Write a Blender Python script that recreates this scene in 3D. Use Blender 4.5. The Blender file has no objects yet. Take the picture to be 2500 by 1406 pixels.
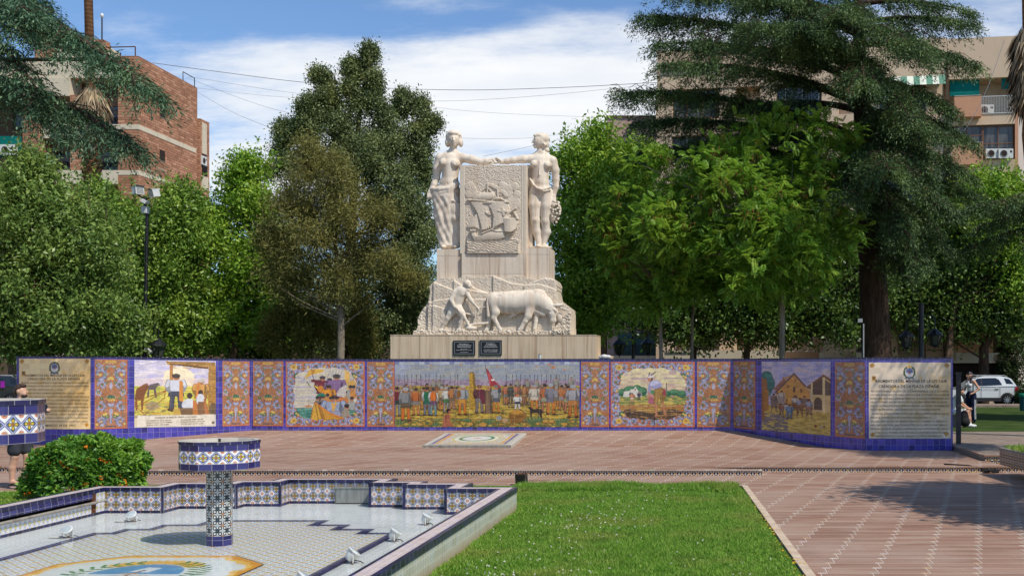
import bpy, bmesh, math, random
import numpy as np
from mathutils import Vector, Matrix
C = bpy.context.scene.collection
R = math.radians
PI = math.pi
# ---------------------------------------------------------------- camera model (photo 2500 x 1406)
F, CX, CY, ZC = 2650.0, 1730.0, 895.0, 2.15
def at(px, py, D):            # a photo pixel at a depth -> world
    return ((px-CX)/F*D, D, ZC-(py-CY)/F*D)
def gx(px, D): return (px-CX)/F*D
def gz(py, D): return ZC-(py-CY)/F*D
def gd(py, z): return (ZC-z)*F/(py-CY)
# ---------------------------------------------------------------- object helpers
def tag(o, label=None, cat=None, group=None, kind=None):
    if label: o['label'] = label
    if cat: o['category'] = cat
    if group: o['group'] = group
    if kind: o['kind'] = kind
    return o
def empty(name, loc, label=None, cat=None, group=None, rz=0):
    o = bpy.data.objects.new(name, None); C.objects.link(o)
    o.location = loc; o.rotation_euler = (0, 0, rz); o.empty_display_size = .2
    return tag(o, label, cat, group)
def link(name, me, parent=None, local=False):
    o = bpy.data.objects.new(name, me); C.objects.link(o)
    if parent is not None:
        o.parent = parent
        if not local:
            bpy.context.view_layer.update()
            o.matrix_parent_inverse = WM(parent).inverted()
    return o
def WM(o):
    m = o.matrix_basis.copy()
    if o.parent: m = WM(o.parent) @ o.matrix_parent_inverse @ m
    return m
def kids(o): return [c for c in bpy.data.objects if c.parent == o]
def copy_tree(o, parent=None):
    c = o.copy(); C.objects.link(c)
    if parent is not None:
        c.parent = parent; c.matrix_parent_inverse = o.matrix_parent_inverse
    for k in kids(o): copy_tree(k, c)
    return c
def mesh_np(name, V, Fq, mats, midx=None, smooth=False, uv=None):
    """V (n,3) array, Fq (m,k) array of same-size faces"""
    me = bpy.data.meshes.new(name)
    V = np.asarray(V, dtype=np.float32); Fq = np.asarray(Fq, dtype=np.int32)
    m, k = Fq.shape
    me.vertices.add(len(V)); me.vertices.foreach_set('co', V.ravel())
    me.loops.add(m*k); me.loops.foreach_set('vertex_index', Fq.ravel())
    me.polygons.add(m); me.polygons.foreach_set('loop_start', np.arange(0, m*k, k, dtype=np.int32))
    for mm in (mats if isinstance(mats, (list, tuple)) else [mats]): me.materials.append(mm)
    if midx is not None: me.polygons.foreach_set('material_index', np.asarray(midx, dtype=np.int32))
    if smooth: me.polygons.foreach_set('use_smooth', np.ones(m, dtype=bool))
    if uv is not None:
        l = me.uv_layers.new(name='UVMap'); l.data.foreach_set('uv', np.asarray(uv, dtype=np.float32).ravel())
    me.update(calc_edges=True)
    return me
class MB:
    """collects faces; uv in metres by face orientation; build() links ONE mesh object"""
    def __init__(s): s.v = []; s.f = []; s.m = []; s.mats = []; s.sm = []; s.uvs = {}
    def mi(s, mat):
        if mat not in s.mats: s.mats.append(mat)
        return s.mats.index(mat)
    def face(s, pts, mat, smooth=False, uv=None):
        b = len(s.v); s.v += [tuple(p) for p in pts]
        s.f.append(tuple(range(b, b+len(pts)))); s.m.append(s.mi(mat)); s.sm.append(smooth)
        if uv: s.uvs[len(s.f)-1] = uv
    def mesh(s, verts, faces, mat, smooth=False):
        b = len(s.v); s.v += [tuple(p) for p in verts]; k = s.mi(mat)
        for f in faces: s.f.append(tuple(i+b for i in f)); s.m.append(k); s.sm.append(smooth)
    def box(s, x0, x1, y0, y1, z0, z1, mat, M=None, skip=''):
        P = [(x0,y0,z0),(x1,y0,z0),(x1,y1,z0),(x0,y1,z0),(x0,y0,z1),(x1,y0,z1),(x1,y1,z1),(x0,y1,z1)]
        if M is not None: P = [tuple(M @ Vector(p)) for p in P]
        fs = {'b':(0,3,2,1),'t':(4,5,6,7),'f':(0,1,5,4),'r':(1,2,6,5),'k':(2,3,7,6),'l':(3,0,4,7)}
        s.mesh(P, [f for k, f in fs.items() if k not in skip], mat)
    def prism(s, poly, z0, z1, mat, side=None, M=None):   # poly list of (x,y) ccw
        n = len(poly); P = [(x,y,z0) for x,y in poly]+[(x,y,z1) for x,y in poly]
        if M is not None: P = [tuple(M @ Vector(p)) for p in P]
        s.mesh(P, [tuple(range(n))[::-1], tuple(range(n, 2*n))], mat)
        s.mesh(P, [(i, (i+1)%n, n+(i+1)%n, n+i) for i in range(n)], side or mat)
    def tube(s, pts, r, mat, n=8, cap=True, smooth=True):
        """pts list of 3d points, r radius or list"""
        pts = [Vector(p) for p in pts]; rs = r if isinstance(r, (list, tuple)) else [r]*len(pts)
        V = []; up = Vector((0.123, .37, .9)).normalized()
        prev = None
        for i, p in enumerate(pts):
            d = (pts[min(i+1, len(pts)-1)]-pts[max(i-1, 0)])
            if d.length < 1e-9: d = Vector((0,0,1))
            d.normalize()
            a = prev if prev is not None else (up if abs(d.dot(up)) < .95 else Vector((1,0,0)))
            a = (a - d*a.dot(d))
            if a.length < 1e-6: a = d.orthogonal()
            a.normalize(); prev = a; b = d.cross(a)
            for k in range(n):
                t = 2*PI*k/n; V.append(tuple(p + (a*math.cos(t)+b*math.sin(t))*rs[i]))
        Fc = [(i*n+k, i*n+(k+1)%n, (i+1)*n+(k+1)%n, (i+1)*n+k) for i in range(len(pts)-1) for k in range(n)]
        s.mesh(V, Fc, mat, smooth)
        if cap:
            b = (len(pts)-1)*n
            s.mesh(V[:n], [tuple(range(n))[::-1]], mat); s.mesh(V[b:], [tuple(range(n))], mat)
    def lathe(s, prof, cx, cy, mat, n=16, smooth=True, rot=0, M=None):   # prof list of (r,z)
        V = []
        for r, z in prof:
            for k in range(n):
                t = 2*PI*k/n+rot; V.append((cx+r*math.cos(t), cy+r*math.sin(t), z))
        if M is not None: V = [tuple(M @ Vector(p)) for p in V]
        Fc = [(i*n+k, i*n+(k+1)%n, (i+1)*n+(k+1)%n, (i+1)*n+k) for i in range(len(prof)-1) for k in range(n)]
        s.mesh(V, Fc, mat, smooth)
        s.mesh(V[:n], [tuple(range(n))[::-1]], mat); s.mesh(V[-n:], [tuple(range(n))], mat)
    def ball(s, c, r, mat, nu=12, nv=8, M=None):
        rx, ry, rz = r if isinstance(r, (list, tuple)) else (r, r, r)
        V = [(c[0], c[1], c[2]-rz)]
        for j in range(1, nv):
            th = PI*j/nv
            for i in range(nu):
                ph = 2*PI*i/nu; V.append((c[0]+rx*math.sin(th)*math.cos(ph), c[1]+ry*math.sin(th)*math.sin(ph), c[2]-rz*math.cos(th)))
        V.append((c[0], c[1], c[2]+rz))
        if M is not None: V = [tuple(M @ Vector(p)) for p in V]
        Fc = [(0, 1+(i+1)%nu, 1+i) for i in range(nu)]
        for j in range(nv-2):
            for i in range(nu):
                a = 1+j*nu
                Fc.append((a+i, a+(i+1)%nu, a+nu+(i+1)%nu, a+nu+i))
        a = 1+(nv-2)*nu; t = len(V)-1
        Fc += [(a+i, a+(i+1)%nu, t) for i in range(nu)]
        s.mesh(V, Fc, mat, True)
    def build(s, name, parent=None, bevel=0):
        me = bpy.data.meshes.new(name); me.from_pydata(s.v, [], s.f)
        for m in s.mats: me.materials.append(m)
        me.polygons.foreach_set('material_index', s.m); me.polygons.foreach_set('use_smooth', s.sm)
        l = me.uv_layers.new(name='UVMap')
        for pi, p in enumerate(me.polygons):
            if pi in s.uvs:
                for q, li in enumerate(p.loop_indices): l.data[li].uv = s.uvs[pi][q]
                continue
            n = p.normal
            if abs(n.z) > .7:
                for li in p.loop_indices:
                    co = me.vertices[me.loops[li].vertex_index].co; l.data[li].uv = (co.x, co.y)
            else:
                t = Vector((-n.y, n.x, 0)); t = t.normalized() if t.length > 1e-6 else Vector((1,0,0))
                for li in p.loop_indices:
                    co = me.vertices[me.loops[li].vertex_index].co; l.data[li].uv = (co.dot(t), co.z)
        me.update()
        o = link(name, me, parent)
        if bevel:
            b = o.modifiers.new('bevel', 'BEVEL'); b.width = bevel; b.segments = 2; b.limit_method = 'ANGLE'; b.angle_limit = R(40)
        return o
# ---------------------------------------------------------------- node expressions
class X:
    def __init__(s, sock): s.s = sock
    def __add__(a, b): return MM('ADD', a, b)
    __radd__ = __add__
    def __sub__(a, b): return MM('SUBTRACT', a, b)
    def __rsub__(a, b): return MM('SUBTRACT', b, a)
    def __mul__(a, b): return MM('MULTIPLY', a, b)
    __rmul__ = __mul__
    def __truediv__(a, b): return MM('DIVIDE', a, b)
    def __lt__(a, b): return MM('LESS_THAN', a, b)
    def __gt__(a, b): return MM('GREATER_THAN', a, b)
    def __neg__(a): return MM('MULTIPLY', a, -1.0)
NT = None
def setin(sock, v):
    if isinstance(v, X): NT.links.new(v.s, sock)
    elif isinstance(v, tuple) and len(v) == 3 and sock.type == 'RGBA': sock.default_value = (*v, 1)
    else: sock.default_value = v
def MM(op, *a):
    n = NT.nodes.new('ShaderNodeMath'); n.operation = op
    for i, v in enumerate(a): setin(n.inputs[i], v if isinstance(v, X) else float(v))
    return X(n.outputs[0])
def fl(a): return MM('FLOOR', a)
def fr(a): return MM('FRACT', a)
def ab(a): return MM('ABSOLUTE', a)
def mn(a, b): return MM('MINIMUM', a, b)
def mx(a, b): return MM('MAXIMUM', a, b)
def sq(a): return MM('SQRT', a)
def sn(a): return MM('SINE', a)
def hyp(a, b): return MM('SQRT', a*a+b*b)
def sstep(a, lo, hi):
    n = NT.nodes.new('ShaderNodeMapRange'); n.interpolation_type = 'SMOOTHSTEP'
    setin(n.inputs[0], a); n.inputs[1].default_value = lo; n.inputs[2].default_value = hi
    return X(n.outputs[0])
def cmix(f, a, b, mode='MIX'):
    n = NT.nodes.new('ShaderNodeMix'); n.data_type = 'RGBA'; n.blend_type = mode
    setin(n.inputs[0], f); setin(n.inputs[6], a); setin(n.inputs[7], b)
    return X(n.outputs[2])
def sep(v):
    n = NT.nodes.new('ShaderNodeSeparateXYZ'); NT.links.new(v.s, n.inputs[0])
    return X(n.outputs[0]), X(n.outputs[1]), X(n.outputs[2])
def comb(x, y, z=0.0):
    n = NT.nodes.new('ShaderNodeCombineXYZ')
    setin(n.inputs[0], x); setin(n.inputs[1], y); setin(n.inputs[2], z)
    return X(n.outputs[0])
def UV(): return X(NT.nodes.new('ShaderNodeTexCoord').outputs['UV'])
def POS(): return X(NT.nodes.new('ShaderNodeNewGeometry').outputs['Position'])
def GEN(): return X(NT.nodes.new('ShaderNodeTexCoord').outputs['Generated'])
def OBJ(): return X(NT.nodes.new('ShaderNodeTexCoord').outputs['Object'])
def ISL(): return X(NT.nodes.new('ShaderNodeNewGeometry').outputs['Random Per Island'])
def noise(v, sc, det=3.0, rough=.55, dim='3D'):
    n = NT.nodes.new('ShaderNodeTexNoise'); n.noise_dimensions = dim
    NT.links.new(v.s, n.inputs['Vector']); n.inputs['Scale'].default_value = sc
    n.inputs['Detail'].default_value = det; n.inputs['Roughness'].default_value = rough
    return X(n.outputs[0])
def voro(v, sc, out='Distance'):
    n = NT.nodes.new('ShaderNodeTexVoronoi'); NT.links.new(v.s, n.inputs['Vector']); n.inputs['Scale'].default_value = sc
    return X(n.outputs[out])
def white(x, y):
    n = NT.nodes.new('ShaderNodeTexWhiteNoise'); n.noise_dimensions = '2D'
    NT.links.new(comb(x, y).s, n.inputs['Vector']); return X(n.outputs['Value'])
def attr(name):
    n = NT.nodes.new('ShaderNodeAttribute'); n.attribute_name = name; return X(n.outputs['Color'])
def ramp(f, stops):
    n = NT.nodes.new('ShaderNodeValToRGB'); setin(n.inputs[0], f)
    e = n.color_ramp.elements
    while len(e) < len(stops): e.new(.5)
    for i, (p, c) in enumerate(stops): e[i].position = p; e[i].color = (*c, 1)
    return X(n.outputs[0])
def s2l(c): return tuple(((x/12.92) if x <= .04045 else ((x+.055)/1.055)**2.4) for x in c)
def h(r, g, b): return s2l((r/255, g/255, b/255))
MATS = {}
def mat(name, rough=.6, spec=.4, metal=0.0, bump=None, bs=.3, bd=.02, transl=0.0, alpha=None, coat=0.0, emit=None):
    """decorator: function returns a colour"""
    def deco(fn):
        global NT
        m = bpy.data.materials.new(name); m.use_nodes = True; NT = m.node_tree
        b = NT.nodes['Principled BSDF']; out = NT.nodes['Material Output']
        r = fn()
        bmp = None; rg = rough
        if isinstance(r, dict):
            bmp = r.get('bump'); rg = r.get('rough', rough); c = r['col']
        else: c = r
        setin(b.inputs['Base Color'], c); setin(b.inputs['Roughness'], rg)
        b.inputs['Specular IOR Level'].default_value = spec; b.inputs['Metallic'].default_value = metal
        b.inputs['Coat Weight'].default_value = coat
        if coat: b.inputs['Coat Roughness'].default_value = .05
        if bmp is not None:
            n = NT.nodes.new('ShaderNodeBump'); n.inputs['Strength'].default_value = bs; n.inputs['Distance'].default_value = bd
            NT.links.new(bmp.s, n.inputs['Height']); NT.links.new(n.outputs[0], b.inputs['Normal'])
        if transl:
            t = NT.nodes.new('ShaderNodeBsdfTranslucent'); setin(t.inputs[0], c if isinstance(c, X) else (*c, 1))
            ms = NT.nodes.new('ShaderNodeMixShader'); ms.inputs[0].default_value = transl
            NT.links.new(b.outputs[0], ms.inputs[1]); NT.links.new(t.outputs[0], ms.inputs[2]); NT.links.new(ms.outputs[0], out.inputs[0])
        MATS[name] = m
        return m
    return deco
def plain(name, c, rough=.5, spec=.4, metal=0.0, var=.12, sc=6.0, coat=0.0):
    """a flat-coloured material with slight mottling so that nothing is perfectly uniform"""
    @mat(name, rough=rough, spec=spec, metal=metal, coat=coat)
    def _():
        n = noise(POS(), sc, 4)
        return cmix(sstep(n, .3, .7), tuple(x*(1-var) for x in c), tuple(min(1, x*(1+var)) for x in c))
    return MATS[name]
# ---------------------------------------------------------------- implicit modelling
def V3(p): return np.array(p, dtype=np.float32)
class SDF:
    def __init__(s, lo, hi, hh):
        s.lo = V3(lo); s.h = hh; s.n = np.ceil((V3(hi)-s.lo)/hh).astype(int)+1
        s.d = np.full(s.n, .6, np.float32)
        s.ax = [s.lo[i]+np.arange(s.n[i], dtype=np.float32)*hh for i in range(3)]
    def _sub(s, lo, hi):
        a = np.clip(np.floor((V3(lo)-s.lo)/s.h).astype(int), 0, s.n); b = np.clip(np.ceil((V3(hi)-s.lo)/s.h).astype(int)+1, 0, s.n)
        if (b <= a).any(): return None, None
        sl = tuple(slice(a[i], b[i]) for i in range(3))
        g = np.stack(np.meshgrid(*[s.ax[i][sl[i]] for i in range(3)], indexing='ij'), -1)
        return sl, g
    def _mix(s, sl, e, k, op):
        d = s.d[sl]
        if op == 'sub':
            e = -e; hh = np.clip(.5-.5*(e-d)/max(k, 1e-4), 0, 1); s.d[sl] = d*hh+e*(1-hh)+k*hh*(1-hh) if k > 0 else np.maximum(d, e)
            return
        if k <= 0: s.d[sl] = np.minimum(d, e); return
        hh = np.clip(.5+.5*(d-e)/k, 0, 1)
        s.d[sl] = e*hh+d*(1-hh)-k*hh*(1-hh)
    def cone(s, a, b, r1, r2=None, k=.03, op='add'):
        r2 = r1 if r2 is None else r2; a, b = V3(a), V3(b); m = max(r1, r2)+k+3*s.h
        sl, g = s._sub(np.minimum(a, b)-m, np.maximum(a, b)+m)
        if sl is None: return
        ba = b-a; t = np.clip(((g-a)@ba)/max(float(ba@ba), 1e-9), 0, 1)
        e = np.linalg.norm(g-a-t[..., None]*ba, axis=-1)-(r1+(r2-r1)*t)
        s._mix(sl, e, k, op)
    def chain(s, pts, rs, k=.03):
        for i in range(len(pts)-1): s.cone(pts[i], pts[i+1], rs[i], rs[i+1], k)
    def ell(s, c, r, k=.03, rot=None, op='add'):
        c, r = V3(c), V3(r); m = float(r.max())+k+3*s.h
        sl, g = s._sub(c-m, c+m)
        if sl is None: return
        p = g-c
        if rot is not None: p = p@np.array(Matrix.Rotation(rot[1], 3, rot[0]), dtype=np.float32)
        k0 = np.linalg.norm(p/r, axis=-1); k1 = np.linalg.norm(p/(r*r), axis=-1)+1e-6
        s._mix(sl, k0*(k0-1)/k1, k, op)
    def box(s, c, b, rd=.02, k=.02, op='add'):
        c, b = V3(c), V3(b); m = k+rd+3*s.h
        sl, g = s._sub(c-b-m, c+b+m)
        if sl is None: return
        q = np.abs(g-c)-b+rd
        e = np.linalg.norm(np.maximum(q, 0), axis=-1)+np.minimum(q.max(-1), 0)-rd
        s._mix(sl, e, k, op)
    def disp(s, fn):
        g = np.stack(np.meshgrid(*s.ax, indexing='ij'), -1); s.d += fn(g[..., 0], g[..., 1], g[..., 2]).astype(np.float32)
    def mesh(s):
        d = s.d.copy()
        for i in range(3):
            ix = [slice(None)]*3
            for e in (0, -1): ix[i] = e; d[tuple(ix)] = np.maximum(d[tuple(ix)], s.h*.5)
        ins = d < 0; nx, ny, nz = d.shape
        cnt = np.zeros((nx-1, ny-1, nz-1), np.float32); acc = np.zeros((nx-1, ny-1, nz-1, 3), np.float32)
        co = [(0,0,0),(1,0,0),(0,1,0),(1,1,0),(0,0,1),(1,0,1),(0,1,1),(1,1,1)]
        sub = lambda arr, c: arr[c[0]:nx-1+c[0], c[1]:ny-1+c[1], c[2]:nz-1+c[2]]
        for a in range(8):
            for b in range(a+1, 8):
                df = np.array(co[b])-np.array(co[a])
                if abs(df).sum() != 1: continue
                da, db = sub(d, co[a]), sub(d, co[b]); x = (da < 0) != (db < 0)
                t = np.where(x, da/(da-db+1e-12), 0)
                cnt += x; acc += np.where(x[..., None], np.array(co[a], np.float32)+t[..., None]*df.astype(np.float32), 0)
        act = cnt > 0; idx = np.full(act.shape, -1, np.int64); idx[act] = np.arange(act.sum())
        cell = np.argwhere(act).astype(np.float32)
        V = s.lo+(cell+acc[act]/cnt[act][:, None])*s.h
        Fs = []
        for axis in range(3):
            o1, o2 = [(1, 2), (2, 0), (0, 1)][axis]
            A = [slice(1, -1)]*3; A[axis] = slice(0, -1); B = [slice(1, -1)]*3; B[axis] = slice(1, None)
            a, b = ins[tuple(A)], ins[tuple(B)]
            e = np.argwhere(a != b)
            if not len(e): continue
            flip = a[tuple(e.T)]
            p = e.copy(); 
            for q in range(3):
                if q != axis: p[:, q] += 1
            def cid(da, db):
                qq = p.copy(); qq[:, o1] -= da; qq[:, o2] -= db; return idx[tuple(qq.T)]
            f = np.stack([cid(1, 1), cid(0, 1), cid(0, 0), cid(1, 0)], -1)
            f[~flip] = f[~flip][:, ::-1]
            Fs.append(f)
        return V, np.concatenate(Fs)
    def build(s, name, m, parent=None, smooth=True):
        V, Fq = s.mesh(); me = mesh_np(name, V, Fq, m, smooth=smooth)
        return link(name, me, parent)
def vnoise(x, y, seed=0):
    """cheap 2-d value noise, arrays"""
    xi, yi = np.floor(x).astype(np.int64), np.floor(y).astype(np.int64); xf, yf = x-xi, y-yi
    def hsh(a, b):
        n = (a*374761393+b*668265263+seed*1442695041) & 0x7fffffff; n = ((n ^ (n >> 13))*1274126177) & 0x7fffffff
        return ((n ^ (n >> 16)) & 0xffff)/65535.0
    u, v = xf*xf*(3-2*xf), yf*yf*(3-2*yf)
    return (hsh(xi, yi)*(1-u)+hsh(xi+1, yi)*u)*(1-v)+(hsh(xi, yi+1)*(1-u)+hsh(xi+1, yi+1)*u)*v
def fbm(x, y, seed=0, o=4):
    r = 0; a = .5
    for i in range(o): r = r+a*vnoise(x*2**i, y*2**i, seed+i); a *= .5
    return r
# ---------------------------------------------------------------- painting on tile panels
class Img:
    """a small canvas; drawing coordinates are those of the box (x0,y0,x1,y1)"""
    def __init__(s, w, hh, box, bg=(1, 1, 1)):
        s.w, s.h, s.b = w, hh, box
        s.a = np.empty((hh, w, 3), np.float32); s.a[:] = np.array(bg)/255.0 if max(bg) > 1 else bg
        s.X = box[0]+(np.arange(w)+.5)/w*(box[2]-box[0]); s.Y = box[1]+(np.arange(hh)+.5)/hh*(box[3]-box[1])
        s.gx, s.gy = np.meshgrid(s.X, s.Y)
    def put(s, mask, c, al=1.0):
        c = np.array(c, np.float32)/255.0
        mk = (mask*al)[..., None] if mask.dtype != bool else (mask.astype(np.float32)*al)[..., None]
        s.a = s.a*(1-mk)+c*mk
    def ell(s, x, y, rx, ry, c, al=1.0, rot=0):
        dx, dy = s.gx-x, s.gy-y
        if rot: dx, dy = dx*math.cos(rot)+dy*math.sin(rot), -dx*math.sin(rot)+dy*math.cos(rot)
        s.put((dx/rx)**2+(dy/ry)**2 < 1, c, al)
    def ring(s, x, y, rx, ry, t, c, al=1.0, a0=None, a1=None):
        dx, dy = (s.gx-x)/rx, (s.gy-y)/ry; r = np.hypot(dx, dy); m = np.abs(r-1) < t
        if a0 is not None: th = np.mod(np.arctan2(dy, dx)-a0, 2*PI); m &= th < (a1-a0)
        s.put(m, c, al)
    def rect(s, x0, y0, x1, y1, c, al=1.0): s.put((s.gx >= x0)&(s.gx < x1)&(s.gy >= y0)&(s.gy < y1), c, al)
    def poly(s, P, c, al=1.0): s.put(s.pmask(P), c, al)
    def pmask(s, P):
        m = np.zeros(s.gx.shape, bool); n = len(P)
        for i in range(n):
            (xa, ya), (xb, yb) = P[i], P[(i+1) % n]
            if ya == yb: continue
            cr = ((ya > s.gy) != (yb > s.gy)) & (s.gx < (xb-xa)*(s.gy-ya)/(yb-ya)+xa); m ^= cr
        return m
    def dist(s, P):
        d = np.full(s.gx.shape, 1e9)
        for (xa, ya), (xb, yb) in zip(P[:-1], P[1:]):
            bx, by = xb-xa, yb-ya; L = bx*bx+by*by+1e-9
            t = np.clip(((s.gx-xa)*bx+(s.gy-ya)*by)/L, 0, 1)
            d = np.minimum(d, np.hypot(s.gx-xa-t*bx, s.gy-ya-t*by))
        return d
    def line(s, P, w, c, al=1.0): s.put(s.dist(P) < w, c, al)
    def brush(s, sx, sy, amt, seed=1):
        n = fbm(s.gx/sx, s.gy/sy, seed, 3)-.45; s.a = np.clip(s.a*(1+amt*n[..., None]), 0, 1)
    def tiles(s, ts, off=(0, 0), amt=.06, grout=.75, gw=.05, seed=3):
        u, v = (s.gx-off[0])/ts, (s.gy-off[1])/ts; iu, iv = np.floor(u), np.floor(v)
        rn = np.mod(np.sin(iu*12.9898+iv*78.233+seed)*43758.5453, 1.0)
        s.a = np.clip(s.a*(1+amt*(rn-.5)*2)[..., None], 0, 1)
        fu, fv = u-iu, v-iv; g = (fu < gw)|(fv < gw)
        gl = np.array((.80, .76, .72), np.float32)
        s.a[g] = s.a[g]*grout+gl*(1-grout)
def lin(a): return np.where(a <= .04045, a/12.92, ((a+.055)/1.055)**2.4)
def panel(name, img, P0, P1, z0, z1, m, parent, off=.006, depth=.02, gain=1.0):
    """a painted tile panel from ground points P0..P1 (left, right seen from the front) between z0 and z1"""
    w, hh = img.w, img.h
    P0, P1 = np.array(P0[:2], float), np.array(P1[:2], float); d = P1-P0; n = np.array((d[1], -d[0]))/np.linalg.norm(d)
    u = np.linspace(0, 1, w+1); v = np.linspace(0, 1, hh+1)
    z0 = z0 if isinstance(z0, tuple) else (z0, z0); z1 = z1 if isinstance(z1, tuple) else (z1, z1)
    uu, vv = np.meshgrid(u, v)
    base = P0[None, None]+uu[..., None]*d+n*off
    zz = (z1[0]+(z1[1]-z1[0])*uu)*(1-vv)+(z0[0]+(z0[1]-z0[0])*uu)*vv
    V = np.concatenate([base, zz[..., None]], -1).reshape(-1, 3)
    return grid_obj(name, V, img, m, parent, gain)
def grid_obj(name, V, img, m, parent, gain=1.0):
    w, hh = img.w, img.h
    i = np.arange(hh)[:, None]*(w+1)+np.arange(w)[None]
    Fq = np.stack([i, i+w+1, i+w+2, i+1], -1).reshape(-1, 4)
    me = mesh_np(name, V, Fq, m)
    a = np.pad(lin(img.a), ((0, 1), (0, 1), (0, 0)), mode='edge')*gain
    col = np.concatenate([np.clip(a, 0, 1), np.ones((*a.shape[:2], 1))], -1).astype(np.float32)
    at_ = me.attributes.new('paint', 'FLOAT_COLOR', 'POINT'); at_.data.foreach_set('color', col.ravel())
    return link(name, me, parent)
# ================================================================ materials
@mat('paint_tile', rough=.22, spec=.5, coat=.25)
def _():
    return attr('paint')
@mat('blue_tile', rough=.2, spec=.5, coat=.3)
def _():
    u, v, _ = sep(UV()); T = .15
    cu, cv = fl(u/T), fl(v/T); r = white(cu, cv)
    c = ramp(r, [(0, h(30,24,88)), (.35, h(44,40,130)), (.7, h(60,54,154)), (1, h(84,68,160))])
    n = noise(comb(u*6, v*30), 1.0, 4)
    c = cmix(sstep(n, .3, .75)*.35, c, h(96,92,190))
    fu, fv = fr(u/T), fr(v/T)
    g = mx(fu < .05, fv < .05)
    c = cmix(g*.55, c, h(170,160,175))
    return {'col': c, 'bump': g*-1.0}
@mat('navy_tile', rough=.25, spec=.5, coat=.2)
def _():
    u, v, _ = sep(UV()); w = mx(fl(u/.15), 0.0)
    r = white(fl(u/.15), fl(v/.075))
    c = ramp(r, [(0, h(20,18,62)), (.6, h(32,30,92)), (1, h(58,58,112))])
    g = mx(fr(u/.15) < .045, fr(v/.075) < .05)
    return cmix(g*.6, c, h(178,172,165))
@mat('navy_coping', rough=.3, spec=.45)
def _():
    u, v, _ = sep(UV())
    r = white(fl(u/.15), fl(v/.15))
    return cmix((fr(u/.15) < .05)*.6, ramp(r, [(0, h(18,18,40)), (1, h(44,42,84))]), h(170,165,160))
def paving(name):
    @mat(name, rough=.62, spec=.3, bs=.25, bd=.01)
    def _():
        p = POS(); x, y, z = sep(p); RW = .29
        row = fl(y/RW); fy = fr(y/RW)
        xs = (x-row*.073)/.54; col = fl(xs); fx = fr(xs)
        half = fl(y/(RW*.5))
        r = white(col, half)
        st = noise(comb(x*1.6+half*3.0, y*5.0), 2.2, 5, .6)
        c = ramp(r, [(0, h(130,94,74)), (.3, h(144,107,85)), (.7, h(153,117,95)), (.92, h(162,131,110)), (1, h(136,88,66))])
        c = cmix(sstep(st, .47, .74)*.42, c, h(130,92,78))
        c = cmix(sstep(noise(comb(x*.7, y*2.4), 1.3, 5), .46, .70)*.5, c, h(170,146,128))
        big = noise(comb(x, y), .45, 4)
        c = cmix(sstep(big, .40, .66)*.5, c, h(168,143,125))
        c = cmix(sstep(noise(comb(x+9, y), .9, 5), .56, .72)*.35, c, h(116,92,78))
        wob = noise(comb(x*3, y*3), 1.0, 2)*.012
        jt = ab(fx-.02-wob) < .010
        dk = ab(fx-.036-wob) < .008
        c = cmix((ab(fr(y/(RW*.5)) - .02) < .05)*.25, c, h(178,158,140)); c = cmix((ab(fy-.02) < .035)*.6, c, h(196,178,162))
        c = cmix(jt*.8, c, h(206,190,174)); c = cmix(dk*.4, c, h(96,76,66))
        ins = (fx > .84)*(ab(fy-.06) < .07)
        rc = white(col+7.0, row)
        c = cmix(ins*(.45+.5*(rc > .3)), c, ramp(rc, [(0, h(208,194,178)), (.55, h(214,204,190)), (.8, h(204,170,120)), (1, h(168,178,160))]))
        spk = noise(comb(x*40, y*40), 1.0, 2)
        c = cmix(sstep(spk, .64, .76)*.4, c, h(92,70,60))
        return {'col': c, 'bump': st-jt*.6}
    return MATS[name]
paving('paving')
def flower(u, v, T, white_c, band, petal, core, corner, edge=None):
    """one azulejo: four-petal flower inside a diagonal lattice"""
    fu, fv = fr(u/T)-.5, fr(v/T)-.5; a, b = ab(fu), ab(fv)
    c = cmix(white(fl(u/T), fl(v/T))*.18, white_c, tuple(x*.6 for x in white_c))
    la = ab(a+b-.5)
    c = cmix((la < .135)*.95, c, band); c = cmix((la < .03)*.8, c, white_c)
    pt = mn(hyp((a-.2)/.17, b/.115), hyp(a/.115, (b-.2)/.17))
    c = cmix(pt < 1.0, c, petal); c = cmix(pt < .36, c, core)
    cr = hyp(a-.5, b-.5)
    c = cmix(cr < .15, c, corner); c = cmix(cr < .05, c, white_c)
    c = cmix(hyp(a, b) < .075, c, corner)
    g = mx(fr(u/T) < .03, fr(v/T) < .03)
    return cmix(g*.5, c, h(190,182,172))
@mat('azulejo', rough=.28, spec=.5, coat=.2)
def _():
    u, v, _ = sep(UV())
    c = flower(u, v, .15, h(214,210,200), h(58,64,122), h(84,84,34), h(196,160,50), h(180,92,54))
    st = noise(comb(u*3, v*1.2), 2.0, 4)
    return cmix(sstep(st, .5, .8)*.25, c, h(190,170,140))
@mat('azulejo_pale', rough=.3, spec=.45, coat=.2)
def _():
    u, v, _ = sep(UV())
    c = flower(u, v, .10, h(226,224,218), h(150,160,190), h(170,160,90), h(206,176,96), h(212,180,160))
    return c
@mat('azulejo_riser', rough=.35, spec=.4)
def _():
    u, v, _ = sep(UV()); T = .146
    fu, fv = fr(u/T)-.5, fr((v+.035)/T)-.5; a, b = ab(fu), ab(fv)
    c = h(206,194,174); rr = hyp(a, b)
    c = cmix((ab(a-b) > .10)*(rr < .42), c, h(30,26,64))
    c = cmix(a+b < .17, c, h(206,142,58))
    cr = hyp(a-.5, b-.5)
    c = cmix((cr < .34)*(cr > .15), c, h(92,80,30)); c = cmix(cr < .13, c, h(160,84,50))
    n = noise(comb(u*2, v*8), 1.3, 4); c = cmix(sstep(n, .45, .75)*.4, c, h(110,90,66))
    return cmix((fr(u/T) < .03)*.6, c, h(190,180,165))
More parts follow.
